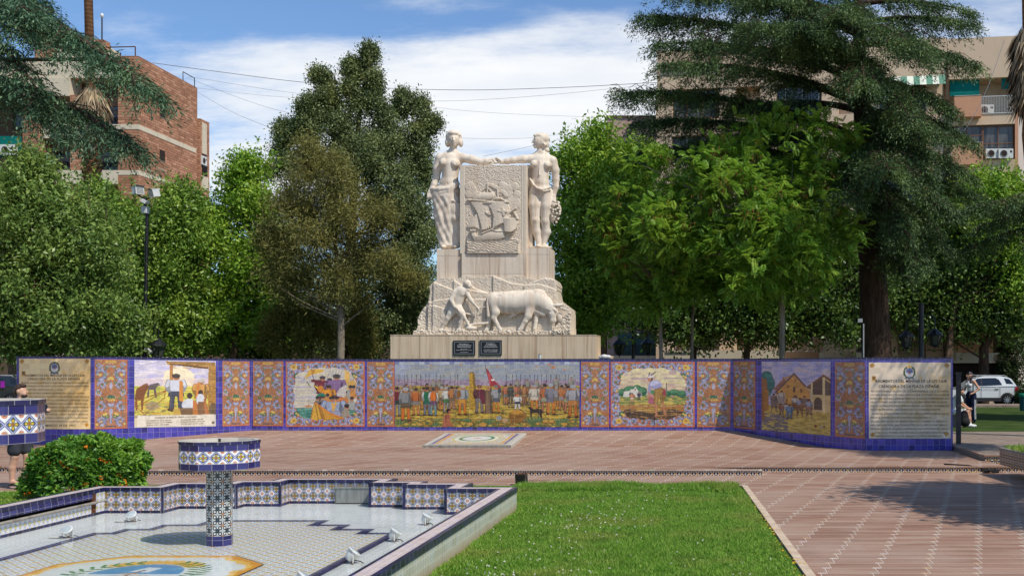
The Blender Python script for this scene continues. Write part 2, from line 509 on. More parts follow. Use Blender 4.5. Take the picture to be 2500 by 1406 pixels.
@mat('azulejo_bowl', rough=.22, spec=.5, coat=.3)
def _():
    u, v, _ = sep(UV()); T = .148
    fu, fv = fr(u/T)-.5, fr((v-.0)/T)-.5; a, b = ab(fu), ab(fv)
    c = h(230,228,222)
    la = ab(a*.95+b-.46)
    c = cmix(la < .10, c, h(62,74,140)); c = cmix(la < .02, c, h(226,226,226))
    pt = mn(hyp((a-.20)/.15, b/.11), hyp(a/.11, (b-.20)/.15))
    c = cmix(pt < 1.0, c, h(66,80,32)); c = cmix(pt < .55, c, h(222,186,64))
    c = cmix(hyp(a, b) < .075, c, h(178,98,56))
    cr = hyp(a-.5, b-.5); c = cmix(cr < .17, c, h(204,132,92)); c = cmix(cr < .06, c, h(60,40,40))
    g = mx(fr(u/T) < .03, fr(v/T) < .03)
    return cmix(g*.6, c, h(215,208,200))
@mat('azulejo_column', rough=.22, spec=.5, coat=.3)
def _():
    u, v, _ = sep(UV()); T = .135
    fu, fv = fr(u/T)-.5, fr(v/T)-.5; a, b = ab(fu), ab(fv)
    c = h(196,196,184)
    el = ab(hyp((a-.26), (b-.26))-.15)
    c = cmix(el < .05, c, h(28,32,64))
    st = a*a*b*b
    rr = hyp(a, b)
    c = cmix((rr < .20)*((mn(a, b) < .10)), c, h(20,34,42)); c = cmix(rr < .05, c, h(80,120,120))
    cr = hyp(a-.5, b-.5); c = cmix(cr < .15, c, h(150,116,60)); c = cmix(cr < .07, c, h(150,70,50))
    ed = mn(hyp(a-.5, b), hyp(a, b-.5)); c = cmix(ed < .12, c, h(120,136,140)); c = cmix(ed < .05, c, h(200,200,190))
    return cmix((fr(u/T) < .03)*.7, c, h(215,212,205))
@mat('pool_tile_outer', rough=.2, spec=.5)
def _():
    u, v, _ = sep(UV()); T = .10
    fu, fv = fr(u/T)-.5, fr(v/T)-.5; a, b = ab(fu), ab(fv)
    c = cmix(white(fl(u/T), fl(v/T))*.35, h(234,234,228), h(206,210,210))
    la = ab(a+b-.5)
    c = cmix((la < .09)*.45, c, h(150,160,172)); c = cmix((hyp(a, b) < .12)*.7, c, h(150,140,110))
    g = mx(fr(u/T) < .06, fr(v/T) < .06)
    c = cmix(g*.5, c, h(232,230,224))
    st = noise(comb(u, v), 1.3, 4)
    return cmix(sstep(st, .5, .75)*.35, c, h(186,180,166))
@mat('pool_tile_field', rough=.2, spec=.5)
def _():
    u, v, _ = sep(UV()); T = .15
    fu, fv = fr(u/T)-.5, fr(v/T)-.5; a, b = ab(fu), ab(fv)
    c = h(240,240,234)
    la = ab(a+b-.5)
    c = cmix((la < .09)*.75, c, h(120,132,174)); c = cmix((la < .03), c, h(220,222,216))
    c = cmix((hyp(a*.7, b) < .19), c, h(226,182,74)); c = cmix(hyp(a, b) < .07, c, h(150,110,40))
    cr = hyp(a-.5, b-.5); c = cmix(cr < .15, c, h(110,116,76))
    g = mx(fr(u/T) < .04, fr(v/T) < .04)
    return cmix(g*.5, c, h(226,224,218))
@mat('coping_tile', rough=.35, spec=.4)
def _():
    u, v, _ = sep(UV()); T = .075
    c = ramp(white(fl(u/T), fl(v/T)), [(0, h(198,176,162)), (.5, h(214,196,184)), (1, h(190,172,176))])
    fu, fv = ab(fr(u/T)-.5), ab(fr(v/T)-.5)
    c = cmix((fu+fv < .28)*.5, c, h(170,150,170))
    c = cmix(mx(fr(u/T) < .08, fr(v/T) < .08)*.6, c, h(226,214,202))
    st = noise(comb(u, v), 2.2, 4); return cmix(sstep(st, .5, .75)*.35, c, h(186,150,126))
@mat('outer_tile', rough=.4, spec=.35)
def _():
    u, v, _ = sep(UV()); T = .10
    c = ramp(white(fl(u/T), fl(v/T)), [(0, h(176,172,152)), (.5, h(196,192,172)), (1, h(186,190,182))])
    fu, fv = fr(u/T)-.5, fr(v/T)-.5; a, b = ab(fu), ab(fv)
    c = cmix((ab(a+b-.42) < .09)*.45, c, h(128,140,116)); c = cmix((hyp(a, b) < .13)*.5, c, h(150,150,110))
    c = cmix(mx(fr(u/T) < .06, fr(v/T) < .06)*.7, c, h(220,214,200))
    dr = noise(comb(u*9, v*1.2), 1.0, 4)
    c = cmix(sstep(dr, .5, .8)*.6, c, h(158,136,108))
    return cmix(sstep(v, .16, -.02)*.75, c, h(178,152,120))
def stone(name, base, streak, rough_sc, bs, streaky=.5):
    @mat(name, rough=.8, spec=.2, bs=bs, bd=.03)
    def _():
        p = POS(); x, y, z = sep(p)
        v = noise(comb(x*8, y*8, z*.3), 1.0, 6, .68)
        f = noise(p, rough_sc, 4, .7)
        c = cmix(sstep(v, .42, .72)*streaky, base, streak)
        c = cmix(sstep(f, .3, .7)*.35, c, tuple(q*.72 for q in base))
        lg = noise(p, .9, 3)
        c = cmix(sstep(lg, .45, .7)*.3, c, tuple(min(1, q*1.15) for q in base))
        return {'col': c, 'bump': f}
    return MATS[name]
stone('stone_smooth', h(216,200,178), h(148,112,84), 26, .2, .8)
stone('stone_figure', h(225,211,190), h(168,130,100), 20, .18, .62)
stone('stone_rough', h(216,201,179), h(180,152,126), 34, .6, .5)
stone('stone_plinth', h(214,191,160), h(156,118,86), 30, .25, .85)
stone('concrete', h(150,142,130), h(92,84,74), 30, .4, .8)
stone('concrete_pale', h(186,178,164), h(150,140,124), 30, .3, .4)
def brickm(name, c1, c2, mortar, bw=.24, bh=.075):
    @mat(name, rough=.85, spec=.2, bs=.6, bd=.02)
    def _():
        u, v, _ = sep(UV()); row = fl(v/bh); us = u/bw+row*.5
        r = white(fl(us), row)
        c = ramp(r, [(0, tuple(q*.72 for q in c1)), (.5, c1), (1, c2)])
        big = noise(comb(u, v), .35, 4); c = cmix(sstep(big, .4, .7)*.3, c, tuple(q*.7 for q in c1))
        g = mx(fr(us) < .06, fr(v/bh) < .2)
        return {'col': cmix(g*.8, c, mortar), 'bump': g*-1.0}
brickm('brick', h(176,124,94), h(200,150,118), h(120,88,70), .5, .16)
def plaster(name, c, stain, am=.35):
    @mat(name, rough=.85, spec=.15, bs=.2)
    def _():
        x, y, z = sep(POS())
        n = noise(comb(x*.8, y*.8, z*.25), 1.0, 5, .6); f = noise(POS(), 3.0, 4)
        q = cmix(sstep(n, .45, .75)*am, c, stain)
        return {'col': cmix(sstep(f, .4, .7)*.15, q, tuple(k*.8 for k in c)), 'bump': f}
plaster('plaster_cream', h(210,196,170), h(160,146,122))
plaster('plaster_beige', h(214,186,156), h(176,144,114))
plaster('plaster_peach', h(206,152,118), h(180,128,98))
plaster('plaster_pink', h(190,158,146), h(160,128,116))
plaster('plaster_white', h(206,200,190), h(170,160,146))
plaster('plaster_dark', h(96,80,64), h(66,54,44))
@mat('window_glass', rough=.06, spec=.8)
def _():
    n = noise(POS(), .5, 3); return cmix(sstep(n, .4, .6), h(34,40,46), h(62,72,80))
@mat('window_dim', rough=.15, spec=.5)
def _():
    x, y, z = sep(POS()); n = noise(comb(x*5, y*5, z*.6), 1.0, 3)
    return cmix(sstep(n, .35, .65), h(58,56,54), h(104,100,94))
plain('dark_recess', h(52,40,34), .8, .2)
plain('roller_shutter', h(120,84,62), .6)
plain('teal_cloth', h(10,104,96), .8, .1)
plain('awning', h(206,208,190), .8, .1)
plain('awning_green', h(96,134,112), .8, .1)
plain('teal_shutter', h(62,96,96), .6)
plain('white_metal', h(206,206,202), .4, .5)
plain('grey_metal', h(146,148,146), .4, .5)
plain('ac_white', h(206,204,196), .5)
plain('black_iron', h(22,22,24), .45, .5)
plain('dark_iron', h(44,40,38), .5, .5)
plain('rail_white', h(196,190,180), .5)
plain('rust', h(92,58,36), .9, .1, var=.4, sc=20)
plain('lamp_white', h(206,204,196), .35, .5, var=.2, sc=30)
plain('lamp_glass', h(170,178,176), .1, .6)
plain('lantern_glass', h(70,72,66), .1, .6)
@mat('cover_plate', rough=.45, spec=.5, metal=.3)
def _():
    u, v, _ = sep(UV()); n = noise(comb(u*14, v*2), 1.0, 5)
    return ramp(n, [(.3, h(112,112,106)), (.7, h(158,158,150))])
plain('wire', h(96,98,102), .6)
# ground
@mat('grass_soil', rough=.95, spec=.05)
def _():
    n = noise(POS(), 1.6, 5); return ramp(n, [(.3, h(58,84,28)), (.55, h(78,106,38)), (.75, h(120,112,60))])
@mat('shade_grass', rough=.95, spec=.05, bs=.6)  # garden grass, its base colour lowered to carry some of the tree shade
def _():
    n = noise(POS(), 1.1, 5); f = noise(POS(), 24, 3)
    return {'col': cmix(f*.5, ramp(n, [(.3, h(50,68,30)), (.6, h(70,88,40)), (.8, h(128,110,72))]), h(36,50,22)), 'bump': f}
@mat('soil', rough=.95, spec=.05, bs=.5)
def _():
    n = noise(POS(), 2.2, 5); return {'col': ramp(n, [(.3, h(104,84,62)), (.7, h(150,126,98))]), 'bump': n}
@mat('asphalt', rough=.9, spec=.2, bs=.3)
def _():
    n = noise(POS(), 20, 3); return {'col': ramp(n, [(.3, h(62,60,58)), (.7, h(84,82,80))]), 'bump': n}
@mat('kerb_stone', rough=.85, spec=.2, bs=.3)
def _():
    n = noise(POS(), 5, 5); return {'col': ramp(n, [(.3, h(176,152,126)), (.7, h(206,186,160))]), 'bump': n}
@mat('path_grey', rough=.8, spec=.2, bs=.3)
def _():
    x, y, z = sep(POS()); n = noise(POS(), 3, 5); g = mx(fr(x/.4) < .03, fr(y/.4) < .05)
    return {'col': cmix(g*.4, ramp(n, [(.3, h(118,102,90)), (.7, h(148,130,114))]), h(180,166,150)), 'bump': n}
# foliage
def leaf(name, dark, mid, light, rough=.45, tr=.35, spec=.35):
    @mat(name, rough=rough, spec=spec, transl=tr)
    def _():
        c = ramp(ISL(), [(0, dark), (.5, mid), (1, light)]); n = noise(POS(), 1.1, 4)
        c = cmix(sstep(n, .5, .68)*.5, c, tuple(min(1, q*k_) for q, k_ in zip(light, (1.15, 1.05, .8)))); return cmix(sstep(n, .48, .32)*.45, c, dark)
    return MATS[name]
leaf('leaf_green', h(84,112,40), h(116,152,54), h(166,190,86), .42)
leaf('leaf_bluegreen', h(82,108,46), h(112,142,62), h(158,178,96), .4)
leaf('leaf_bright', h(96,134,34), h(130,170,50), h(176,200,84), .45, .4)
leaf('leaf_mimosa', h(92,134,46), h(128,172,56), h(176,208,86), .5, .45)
leaf('leaf_evergreen', h(70,82,46), h(100,116,64), h(146,156,102), .5, .25)
leaf('leaf_olive', h(92,94,46), h(124,124,62), h(162,156,90), .6, .3)
leaf('leaf_thuja', h(86,92,36), h(118,118,48), h(150,130,66), .6, .3)
leaf('leaf_cedar', h(44,66,42), h(72,98,58), h(118,144,84), .55, .25)
leaf('leaf_cedar_blue', h(48,78,58), h(78,112,82), h(122,152,110), .55, .25)
leaf('leaf_dark', h(52,72,30), h(78,104,42), h(120,146,66), .4)
leaf('leaf_bush', h(66,108,34), h(94,142,46), h(140,180,70), .42, .3)
leaf('leaf_hedge', h(44,60,30), h(58,76,36), h(80,98,48), .5, .2)
@mat('grass_blade', rough=.55, spec=.2, transl=.4)
def _():
    c = ramp(ISL(), [(0, h(90,138,36)), (.5, h(124,172,52)), (1, h(174,198,96))]); x, y, z = sep(POS()); p = comb(x, y)
    c = cmix(sstep(noise(p, .9, 4), .47, .66)*.6, c, h(166,172,84)); c = cmix(sstep(noise(p, 2.6, 4), .5, .72)*.45, c, h(68,114,28)); return cmix((white(fl(x*300), fl(y*300)) > .93)*.7, c, h(178,164,104))
leaf('grass_dry', h(140,130,70), h(170,154,90), h(196,180,120), .7, .3, .15)
leaf('dead_frond', h(92,78,62), h(138,118,92), h(186,166,134), .8, .1, .1)
leaf('seed_pod', h(96,68,34), h(128,94,48), h(160,124,70), .7, .2, .1)
leaf('flower_orange', h(206,84,20), h(228,116,26), h(240,168,50), .6, .2, .1)
leaf('flower_white', h(216,212,190), h(230,226,208), h(240,236,222), .7, .2, .1)
leaf('petal_yellow', h(216,160,30), h(230,184,50), h(240,204,90), .7, .1, .1)
@mat('bark', rough=.9, spec=.1, bs=.9, bd=.05)
def _():
    x, y, z = sep(POS()); n = noise(comb(x*9, y*9, z*1.6), 1.0, 5, .65)
    return {'col': ramp(n, [(.3, h(62,48,38)), (.55, h(104,84,68)), (.8, h(140,118,98))]), 'bump': n}
@mat('bark_grey', rough=.9, spec=.1, bs=.6, bd=.04)
def _():
    x, y, z = sep(POS()); n = noise(comb(x*8, y*8, z*2.0), 1.0, 5, .65)
    return {'col': ramp(n, [(.3, h(104,92,78)), (.7, h(156,142,124))]), 'bump': n}
@mat('bark_dark', rough=.95, spec=.1, bs=.9, bd=.05)
def _():
    x, y, z = sep(POS()); n = noise(comb(x*9, y*9, z*1.6), 1.0, 5, .65)
    return {'col': ramp(n, [(.3, h(46,36,30)), (.6, h(84,66,54)), (.8, h(112,92,76))]), 'bump': n}
@mat('palm_trunk', rough=.9, spec=.1, bs=.9, bd=.06)
def _():
    x, y, z = sep(POS()); n = noise(comb(x*7, y*7, z*1.4), 1.0, 5, .65)
    w = fr(z/.16+n*.6)
    return {'col': cmix(sstep(w, .2, .8)*.6, ramp(n, [(.3, h(110,78,54)), (.7, h(150,112,80))]), h(84,58,40)), 'bump': w}
# people
plain('skin', h(206,160,132), .55, .35, var=.06)
plain('skin_tan', h(196,146,116), .55, .35, var=.06)
plain('hair_brown', h(62,42,30), .5, .4, var=.35, sc=40)
plain('hair_black', h(28,22,20), .4, .5, var=.35, sc=40)
plain('cloth_white', h(216,214,208), .85, .1, var=.05, sc=20)
plain('cloth_navy', h(26,32,56), .8, .15, var=.2, sc=14)
plain('cloth_charcoal', h(62,64,68), .85, .1, var=.12, sc=14)
plain('cloth_grey', h(120,122,126), .85, .1, var=.12, sc=14)
plain('shoe_white', h(222,220,214), .6, .3, var=.05)
plain('rubber_dark', h(34,32,32), .8, .2)
plain('phone_black', h(18,18,20), .15, .6)
# cars
plain('car_white', h(208,210,208), .25, .5, var=.03, sc=2, coat=.8)
plain('car_dark', h(34,40,40), .2, .5, var=.1, sc=2, coat=.8)
plain('car_trim', h(40,40,42), .6, .3)
plain('car_glass', h(20,24,26), .05, .8)
plain('tail_red', h(150,20,24), .2, .6)
plain('alloy', h(150,152,154), .3, .5, metal=.6)
plain('tyre', h(26,26,27), .85, .2)
plain('bin_green', h(20,122,90), .5)
plain('bin_teal', h(20,76,84), .6)
plain('purple_sign', h(150,30,150), .6)
@mat('water', rough=.02)
def _():
    global NT
    out = NT.nodes['Material Output']
    fr_ = NT.nodes.new('ShaderNodeFresnel'); fr_.inputs[0].default_value = 1.33
    gl = NT.nodes.new('ShaderNodeBsdfGlossy'); gl.inputs['Roughness'].default_value = .015
    tr = NT.nodes.new('ShaderNodeBsdfTransparent'); tr.inputs[0].default_value = (.97, .985, .98, 1)
    ms = NT.nodes.new('ShaderNodeMixShader'); setin(ms.inputs[0], X(fr_.outputs[0])*.42)
    n = noise(POS(), 5.0, 2); b = NT.nodes.new('ShaderNodeBump'); b.inputs['Strength'].default_value = .06; b.inputs['Distance'].default_value = .02
    NT.links.new(n.s, b.inputs['Height']); NT.links.new(b.outputs[0], gl.inputs['Normal'])
    NT.links.new(tr.outputs[0], ms.inputs[1]); NT.links.new(gl.outputs[0], ms.inputs[2]); NT.links.new(ms.outputs[0], out.inputs[0])
    return h(200,210,210)
G = MATS
# ================================================================ camera, sky, sun
sc = bpy.context.scene
cam = bpy.data.cameras.new('camera'); co = bpy.data.objects.new('camera', cam); C.objects.link(co); sc.camera = co
co.location = (0, 0, ZC); co.rotation_euler = (PI/2, 0, 0)
cam.sensor_width = 36; cam.sensor_fit = 'HORIZONTAL'; cam.lens = F/2500*36
cam.shift_x = (1250-CX)/2500; cam.shift_y = (CY-703)/2500
cam.clip_end = 3000; cam.clip_start = .1
SUN = Vector((.60, -.47, 1.0)).normalized()
el = math.asin(SUN.z); az = math.atan2(SUN.x, SUN.y)
L = bpy.data.lights.new('sun', 'SUN'); L.energy = 4.2; L.angle = R(.53); L.color = (1, .955, .88)
so = bpy.data.objects.new('sun', L); C.objects.link(so); so.location = SUN*60
so.rotation_euler = SUN.to_track_quat('Z', 'Y').to_euler()
w = bpy.data.worlds.new('World'); sc.world = w; w.use_nodes = True; NT = w.node_tree
bg = NT.nodes['Background']; bg.inputs[1].default_value = .11
sky = NT.nodes.new('ShaderNodeTexSky'); sky.sky_type = 'NISHITA'; sky.sun_disc = False
sky.sun_elevation = el; sky.sun_rotation = az; sky.altitude = 700; sky.air_density = 1.0; sky.dust_density = .6; sky.ozone_density = 1.6
d = X(NT.nodes.new('ShaderNodeTexCoord').outputs['Generated'])
dx, dy, dz = sep(d)
den = mx(dz, 0.0)+.22
cu, cv = dx/den, dy/den
n1 = noise(comb(cu*1.0, cv*2.2), 1.5, 9, .60)
n2 = noise(comb(cu*.5+3.1, cv*1.0+1.7), 1.1, 4, .5)
# broad bank of cloud lying across the view, thinning out to the upper left and towards the right-hand horizon
pa, pb = dx/mx(dy, .05), dz/mx(dy, .05)
bank = sstep(ab(pb-.215-pa*-.05), .17, .02)*sstep(pa, -.62, -.40)
gap = sstep(hyp((pa+.42)/.16, (pb-.335)/.055), 1.0, .2)*.30+sstep(hyp((pa+.27)/.13, (pb-.315)/.02), 1.0, .2)*.18
low = sstep(hyp((pa+.22)/.2, (pb-.175)/.035), 1.0, .1)*.16
n3 = noise(comb(cu*2.2, cv*4.6), 2.2, 8, .65)
f = n1*.80+n2*.35+bank*.36-gap-low+(n3-.5)*.42
fac = sstep(f, .60, .98)
cl = cmix(sstep(noise(comb(cu*1.3, cv*2.6), 2.4, 5), .35, .75), (8.2, 8.5, 8.9), (9.4, 9.4, 9.4))
skc = cmix(1.0, X(sky.outputs[0]), (1.02, 1.22, 1.42), 'MULTIPLY')
col = cmix(fac*.94, skc, cl)
NT.links.new(col.s, bg.inputs[0])
sc.view_settings.view_transform = 'Standard'; sc.view_settings.look = 'None'; sc.view_settings.exposure = 0; sc.view_settings.gamma = 1
sc.cycles.max_bounces = 6; sc.cycles.diffuse_bounces = 3; sc.cycles.glossy_bounces = 3; sc.cycles.transparent_max_bounces = 8
sc.cycles.transmission_bounces = 3
# ================================================================ ground, terrace, steps, beds
def struct(o): return tag(o, kind='structure')
m = MB(); m.box(-400, 400, -60, 900, -1.6, -.30, G['soil']); struct(m.build('ground'))
YF = 22.2                          # front of the upper step to the sides
YC = 21.5                          # front of the lower step slab in the middle
m = MB()                           # lower pavement as butted sheets around the planted bed
def sheet(m, x0, x1, y0, y1, z, mt): m.face([(x0,y0,z),(x1,y0,z),(x1,y1,z),(x0,y1,z)], mt)
sheet(m, -40, 14, 19.62, YF+.3, 0, G['paving'])
sheet(m, -40, -11.0, 18.75, 19.62, 0, G['paving'])
sheet(m, -40, -14.5, -6, 18.75, 0, G['paving'])
m.face([(1.13,9.0,0),(14,9.0,0),(14,19.62,0),(.66,19.62,0)], G['paving'])
m.face([(1.75,-6,0),(14,-6,0),(14,9.0,0),(1.13,9.0,0)], G['paving'])
struct(m.build('plaza_pavement'))
# bed soil (z a little under the pavement) with the fountain pit left open
FX0, FX1, FY1 = -9.36, -2.88, 17.78
m = MB(); zs = -.012
sheet(m, FX1, 1.13, 5, 9.0, zs, G['grass_soil']); m.face([(FX1,9,zs),(1.08,9,zs),(.60,19.55,zs),(FX1,19.55,zs)], G['grass_soil'])
m.face([(-9.34,16.59,zs),(-8.46,16.59,zs),(-8.46,17.10,zs),(-7.57,17.10,zs),(-7.57,17.38,zs),(-7.0,17.38,zs),(-7.0,17.74,zs),(-5.09,17.74,zs),(-5.09,17.28,zs),(-4.48,17.28,zs),(-4.48,17.02,zs),(-3.70,17.02,zs),(-3.70,16.44,zs),(FX1,16.44,zs),(FX1,19.55,zs),(-9.34,19.55,zs)], G['grass_soil']); sheet(m, -11.0, -9.34, 18.7, 19.55, zs, G['grass_soil'])
sheet(m, -14.45, -9.34, 5, 18.7, zs, G['grass_soil'])
struct(m.build('lawn_soil'))
m = MB()                           # pale kerb strip between lawn and pavement
def strip(m, a, b, w, z0, z1, mt):
    a, b = Vector((*a, 0)), Vector((*b, 0)); d = (b-a).normalized(); n = Vector((d.y, -d.x, 0))*w
    m.prism([(a.x,a.y),((a+n).x,(a+n).y),((b+n).x,(b+n).y),(b.x,b.y)], z0, z1, mt)
strip(m, (.60, 19.6), (1.10, 9.0), -.10, -.2, .012, G['kerb_stone'])
strip(m, (1.11, 8.98), (1.7, -5), -.10, -.2, .012, G['kerb_stone'])
struct(m.build('kerb_strip'))
m = MB(); strip(m, (-14.4, 18.7), (-11.0, 18.7), .12, -.2, .02, G['kerb_stone']); struct(m.build('kerb_strip'))
# upper terrace: flat apron that ramps up to the middle of the mural wall
def tz(x, y):
    r = np.clip((y-28.0)/3.0, 0, 1)
    return .085+.030*np.clip((24-y)/1.8, 0, 1)+.252*r
xs = np.linspace(-34, 6.1, 120); ys = np.concatenate([np.linspace(YF, 28, 14), np.linspace(28.15, 31.4, 20)])
gxx, gyy = np.meshgrid(xs, ys)
V = np.stack([gxx, gyy, tz(gxx, gyy)], -1).reshape(-1, 3)
nx = len(xs); i = np.arange(len(ys)-1)[:, None]*nx+np.arange(nx-1)[None]
Fq = np.stack([i, i+1, i+nx+1, i+nx], -1).reshape(-1, 4)
struct(link('terrace_pavement', mesh_np('terrace', V, Fq, G['paving'])))
m = MB()                           # decorated riser with its brick nosing
m.box(-34, 12, YF, YF+.05, -.1, .088, G['azulejo_riser'], skip='b')
m.box(-34, 12, YF-.025, YF+.05, .0885, .119, G['paving'], skip='')
struct(m.build('step_riser'))
m = MB()                           # lower step slab in the middle, dipping out of sight under the terrace edge
x0, x1 = gx(100, YC), gx(1860, YC)
m.box(x0, x1, YC, YC+.05, -.1, .090, G['azulejo_riser'], skip='b')
m.box(x0, x1, YC-.025, YC+.05, .0905, .121, G['paving'])
xs = np.linspace(x0, x1, 60); V = []
for x in xs:
    e = .1195+.004 if -12.0 < x < -1.2 else .123-.075*min(1, max((x+1.2)/2.4, (-12.0-x)/2.4))
    V += [(x, YC+.05, .1205), (x, YF-.026, e)]
m.mesh(V, [(2*k, 2*k+2, 2*k+3, 2*k+1) for k in range(59)], G['paving'])
m.face([(x1,YC+.05,-.05),(x1,YF,-.05),(x1,YF-.026,.05),(x1,YC+.05,.12)], G['azulejo_riser'])
m.face([(x0,YC+.05,-.05),(x0,YF,-.05),(x0,YF-.026,.05),(x0,YC+.05,.12)], G['azulejo_riser'])
struct(m.build('step_slab'))
# raised paving to the right of the wall, with the riser that runs back along its edge
m = MB()
m.box(6.1, 14, 23.8, 32.4, -.1, .215, G['path_grey'])
struct(m.build('side_pavement'))
m = MB()
m.box(6.055, 6.1, 23.76, 27.6, .0, .185, G['azulejo_riser'], skip='b'); m.box(6.1, 14, 23.755, 23.8, .0, .185, G['azulejo_riser'], skip='b')
m.box(6.03, 6.1, 23.73, 27.6, .1855, .2165, G['paving']); m.box(6.1, 14, 23.73, 23.8, .1855, .2165, G['paving'])
struct(m.build('side_riser'))
# land behind the wall falls gently to the street
m = MB()
xs = np.linspace(-70, 60, 40); ys = np.linspace(31.2, 55, 14)
V = [(x, y, (.30 if x < 6 else .212)-.12*max(0, (y-36)/19)) for y in ys for x in xs]
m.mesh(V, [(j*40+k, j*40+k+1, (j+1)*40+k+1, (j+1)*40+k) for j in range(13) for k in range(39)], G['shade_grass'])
struct(m.build('garden_ground'))
m = MB(); m.box(-90, 80, 55, 57.2, -.1, .20, G['path_grey']); m.box(-90, 80, 57.2, 57.45, -.2, .17, G['kerb_stone']); struct(m.build('pavement'))
m = MB(); sheet(m, -120, 110, 57.4, 62.4, .02, G['asphalt']); struct(m.build('street'))
m = MB(); m.box(-120, 110, 62.4, 62.6, -.1, .16, G['kerb_stone']); m.box(-120, 110, 62.6, 78, -.1, .17, G['path_grey']); struct(m.build('pavement'))
# ================================================================ the tiled mural wall
rng = np.random.RandomState(7)
WP = [(-18.17, 28.5, 2.43), (-16.15, 28.5, 2.425), (-13.08, 31.0, 2.372), (.70, 31.0, 2.380), (3.86, 26.8, 2.380), (6.03, 26.8, 2.380)]
def wpt(px, seg):             # where the ray through photo column px meets wall segment seg
    (xa, ya, _), (xb, yb, _) = WP[seg], WP[seg+1]; k = (px-CX)/F
    t = (k*ya-xa)/((xb-xa)-k*(yb-ya)); return (xa+(xb-xa)*t, ya+(yb-ya)*t)
wall = empty('mural_wall', (-6.2, 31, 0), 'long blue tiled wall with painted ceramic panels and two folded wings', 'wall')
TH = .38
def woff(o):                  # wall path pushed back by o
    P = [Vector((x, y)) for x, y, _ in WP]; out = []
    for i, p in enumerate(P):
        ns = []
        for a, b in ((i-1, i), (i, i+1)):
            if a < 0 or b >= len(P): continue
            d = (P[b]-P[a]).normalized(); ns.append(Vector((-d.y, d.x)))
        n = sum(ns, Vector((0, 0))).normalized(); out.append(p+n*(o/max(.3, n.dot(ns[0]))))
    return out
fr0, bk0 = woff(0), woff(TH)
m = MB()
for i in range(len(WP)-1):
    a, b, c, d = fr0[i], fr0[i+1], bk0[i+1], bk0[i]; za, zb = WP[i][2]-.03, WP[i+1][2]-.03
    u0 = sum((fr0[j+1]-fr0[j]).length for j in range(i)); u1 = u0+(b-a).length
    m.face([(*a, -.1), (*b, -.1), (*b, zb), (*a, za)], G['blue_tile'], uv=[(u0,-.02),(u1,-.02),(u1,zb+.08),(u0,za+.08)])
    m.face([(*c, -.1), (*d, -.1), (*d, za), (*c, zb)], G['plaster_dark'])
    m.face([(*a, za), (*b, zb), (*c, zb), (*d, za)], G['navy_coping'])
for i in (0, len(WP)-1):
    a, d = fr0[i], bk0[i]; z = WP[i][2]-.03
    q = [(*a, -.1), (*a, z), (*d, z), (*d, -.1)]
    m.face(q if i else q[::-1], G['blue_tile'])
m.build('wall_body', wall)
f2, b2 = woff(-.025), woff(TH+.02); m = MB()
for i in range(len(WP)-1):
    za, zb = WP[i][2], WP[i+1][2]; t = .03
    A = [(*f2[i], za-t), (*f2[i+1], zb-t), (*b2[i+1], zb-t), (*b2[i], za-t)]; B = [(x, y, z+t) for x, y, z in A]
    m.mesh(A+B, [(3,2,1,0), (4,5,6,7), (0,1,5,4), (2,3,7,6)]+([(3,0,4,7)] if i == 0 else [])+([(1,2,6,5)] if i == len(WP)-2 else []), G['navy_coping'])
m.build('coping', wall)
LAV, LAV2, ORG, GRN, YEL, RED = (164,164,186), (98,102,146), (206,110,44), (44,104,74), (222,180,74), (176,72,48)
def scroll(im, x, y, r, dirn, a0, turns=1.3, c=LAV):
    """an acanthus scroll: thick tapering spiral with leaflets"""
    P = []; n = 22
    for i in range(n):
        t = i/(n-1); rr = r*(1-.82*t); th = a0+dirn*turns*2*PI*t
        P.append((x+rr*math.cos(th), y+rr*math.sin(th)))
    for k in range(n-1):
        w = r*(.21-.10*k/n)
        im.line(P[k:k+2], w*1.35, LAV2, .9); 
    for k in range(n-1):
        w = r*(.21-.10*k/n); im.line(P[k:k+2], w*.85, c)
    for k in range(0, n-6, 2):
        (xa, ya), (xb, yb) = P[k], P[k+1]; dx, dy = xb-xa, yb-ya; L = math.hypot(dx, dy)+1e-6
        ox, oy = -dy/L*dirn*-1, dx/L*dirn*-1
        im.line([(xa, ya), (xa+ox*r*.42+dx*1.3, ya+oy*r*.42+dy*1.3)], r*.075, LAV2 if k % 4 else c)
    im.ell(P[-1][0], P[-1][1], r*.24, r*.24, [GRN, (60,110,110), YEL][int(abs(x*7+y*3)) % 3])
def fleur(im, x, y, s, c): 
    for k in range(5):
        t = k*2*PI/5; im.ell(x+s*.6*math.cos(t), y+s*.6*math.sin(t), s*.5, s*.5, c)
    im.ell(x, y, s*.4, s*.4, YEL)
def sprinkle(im, n, cols, s0, s1, seed, mask=None):
    r = np.random.RandomState(seed); x0, y0, x1, y1 = im.b
    for _ in range(n):
        x, y = r.uniform(x0, x1), r.uniform(y0, y1)
        if mask and not mask(x, y): continue
        im.ell(x, y, r.uniform(s0, s1), r.uniform(s0, s1)*.7, cols[r.randint(len(cols))], 1, r.uniform(0, 3))
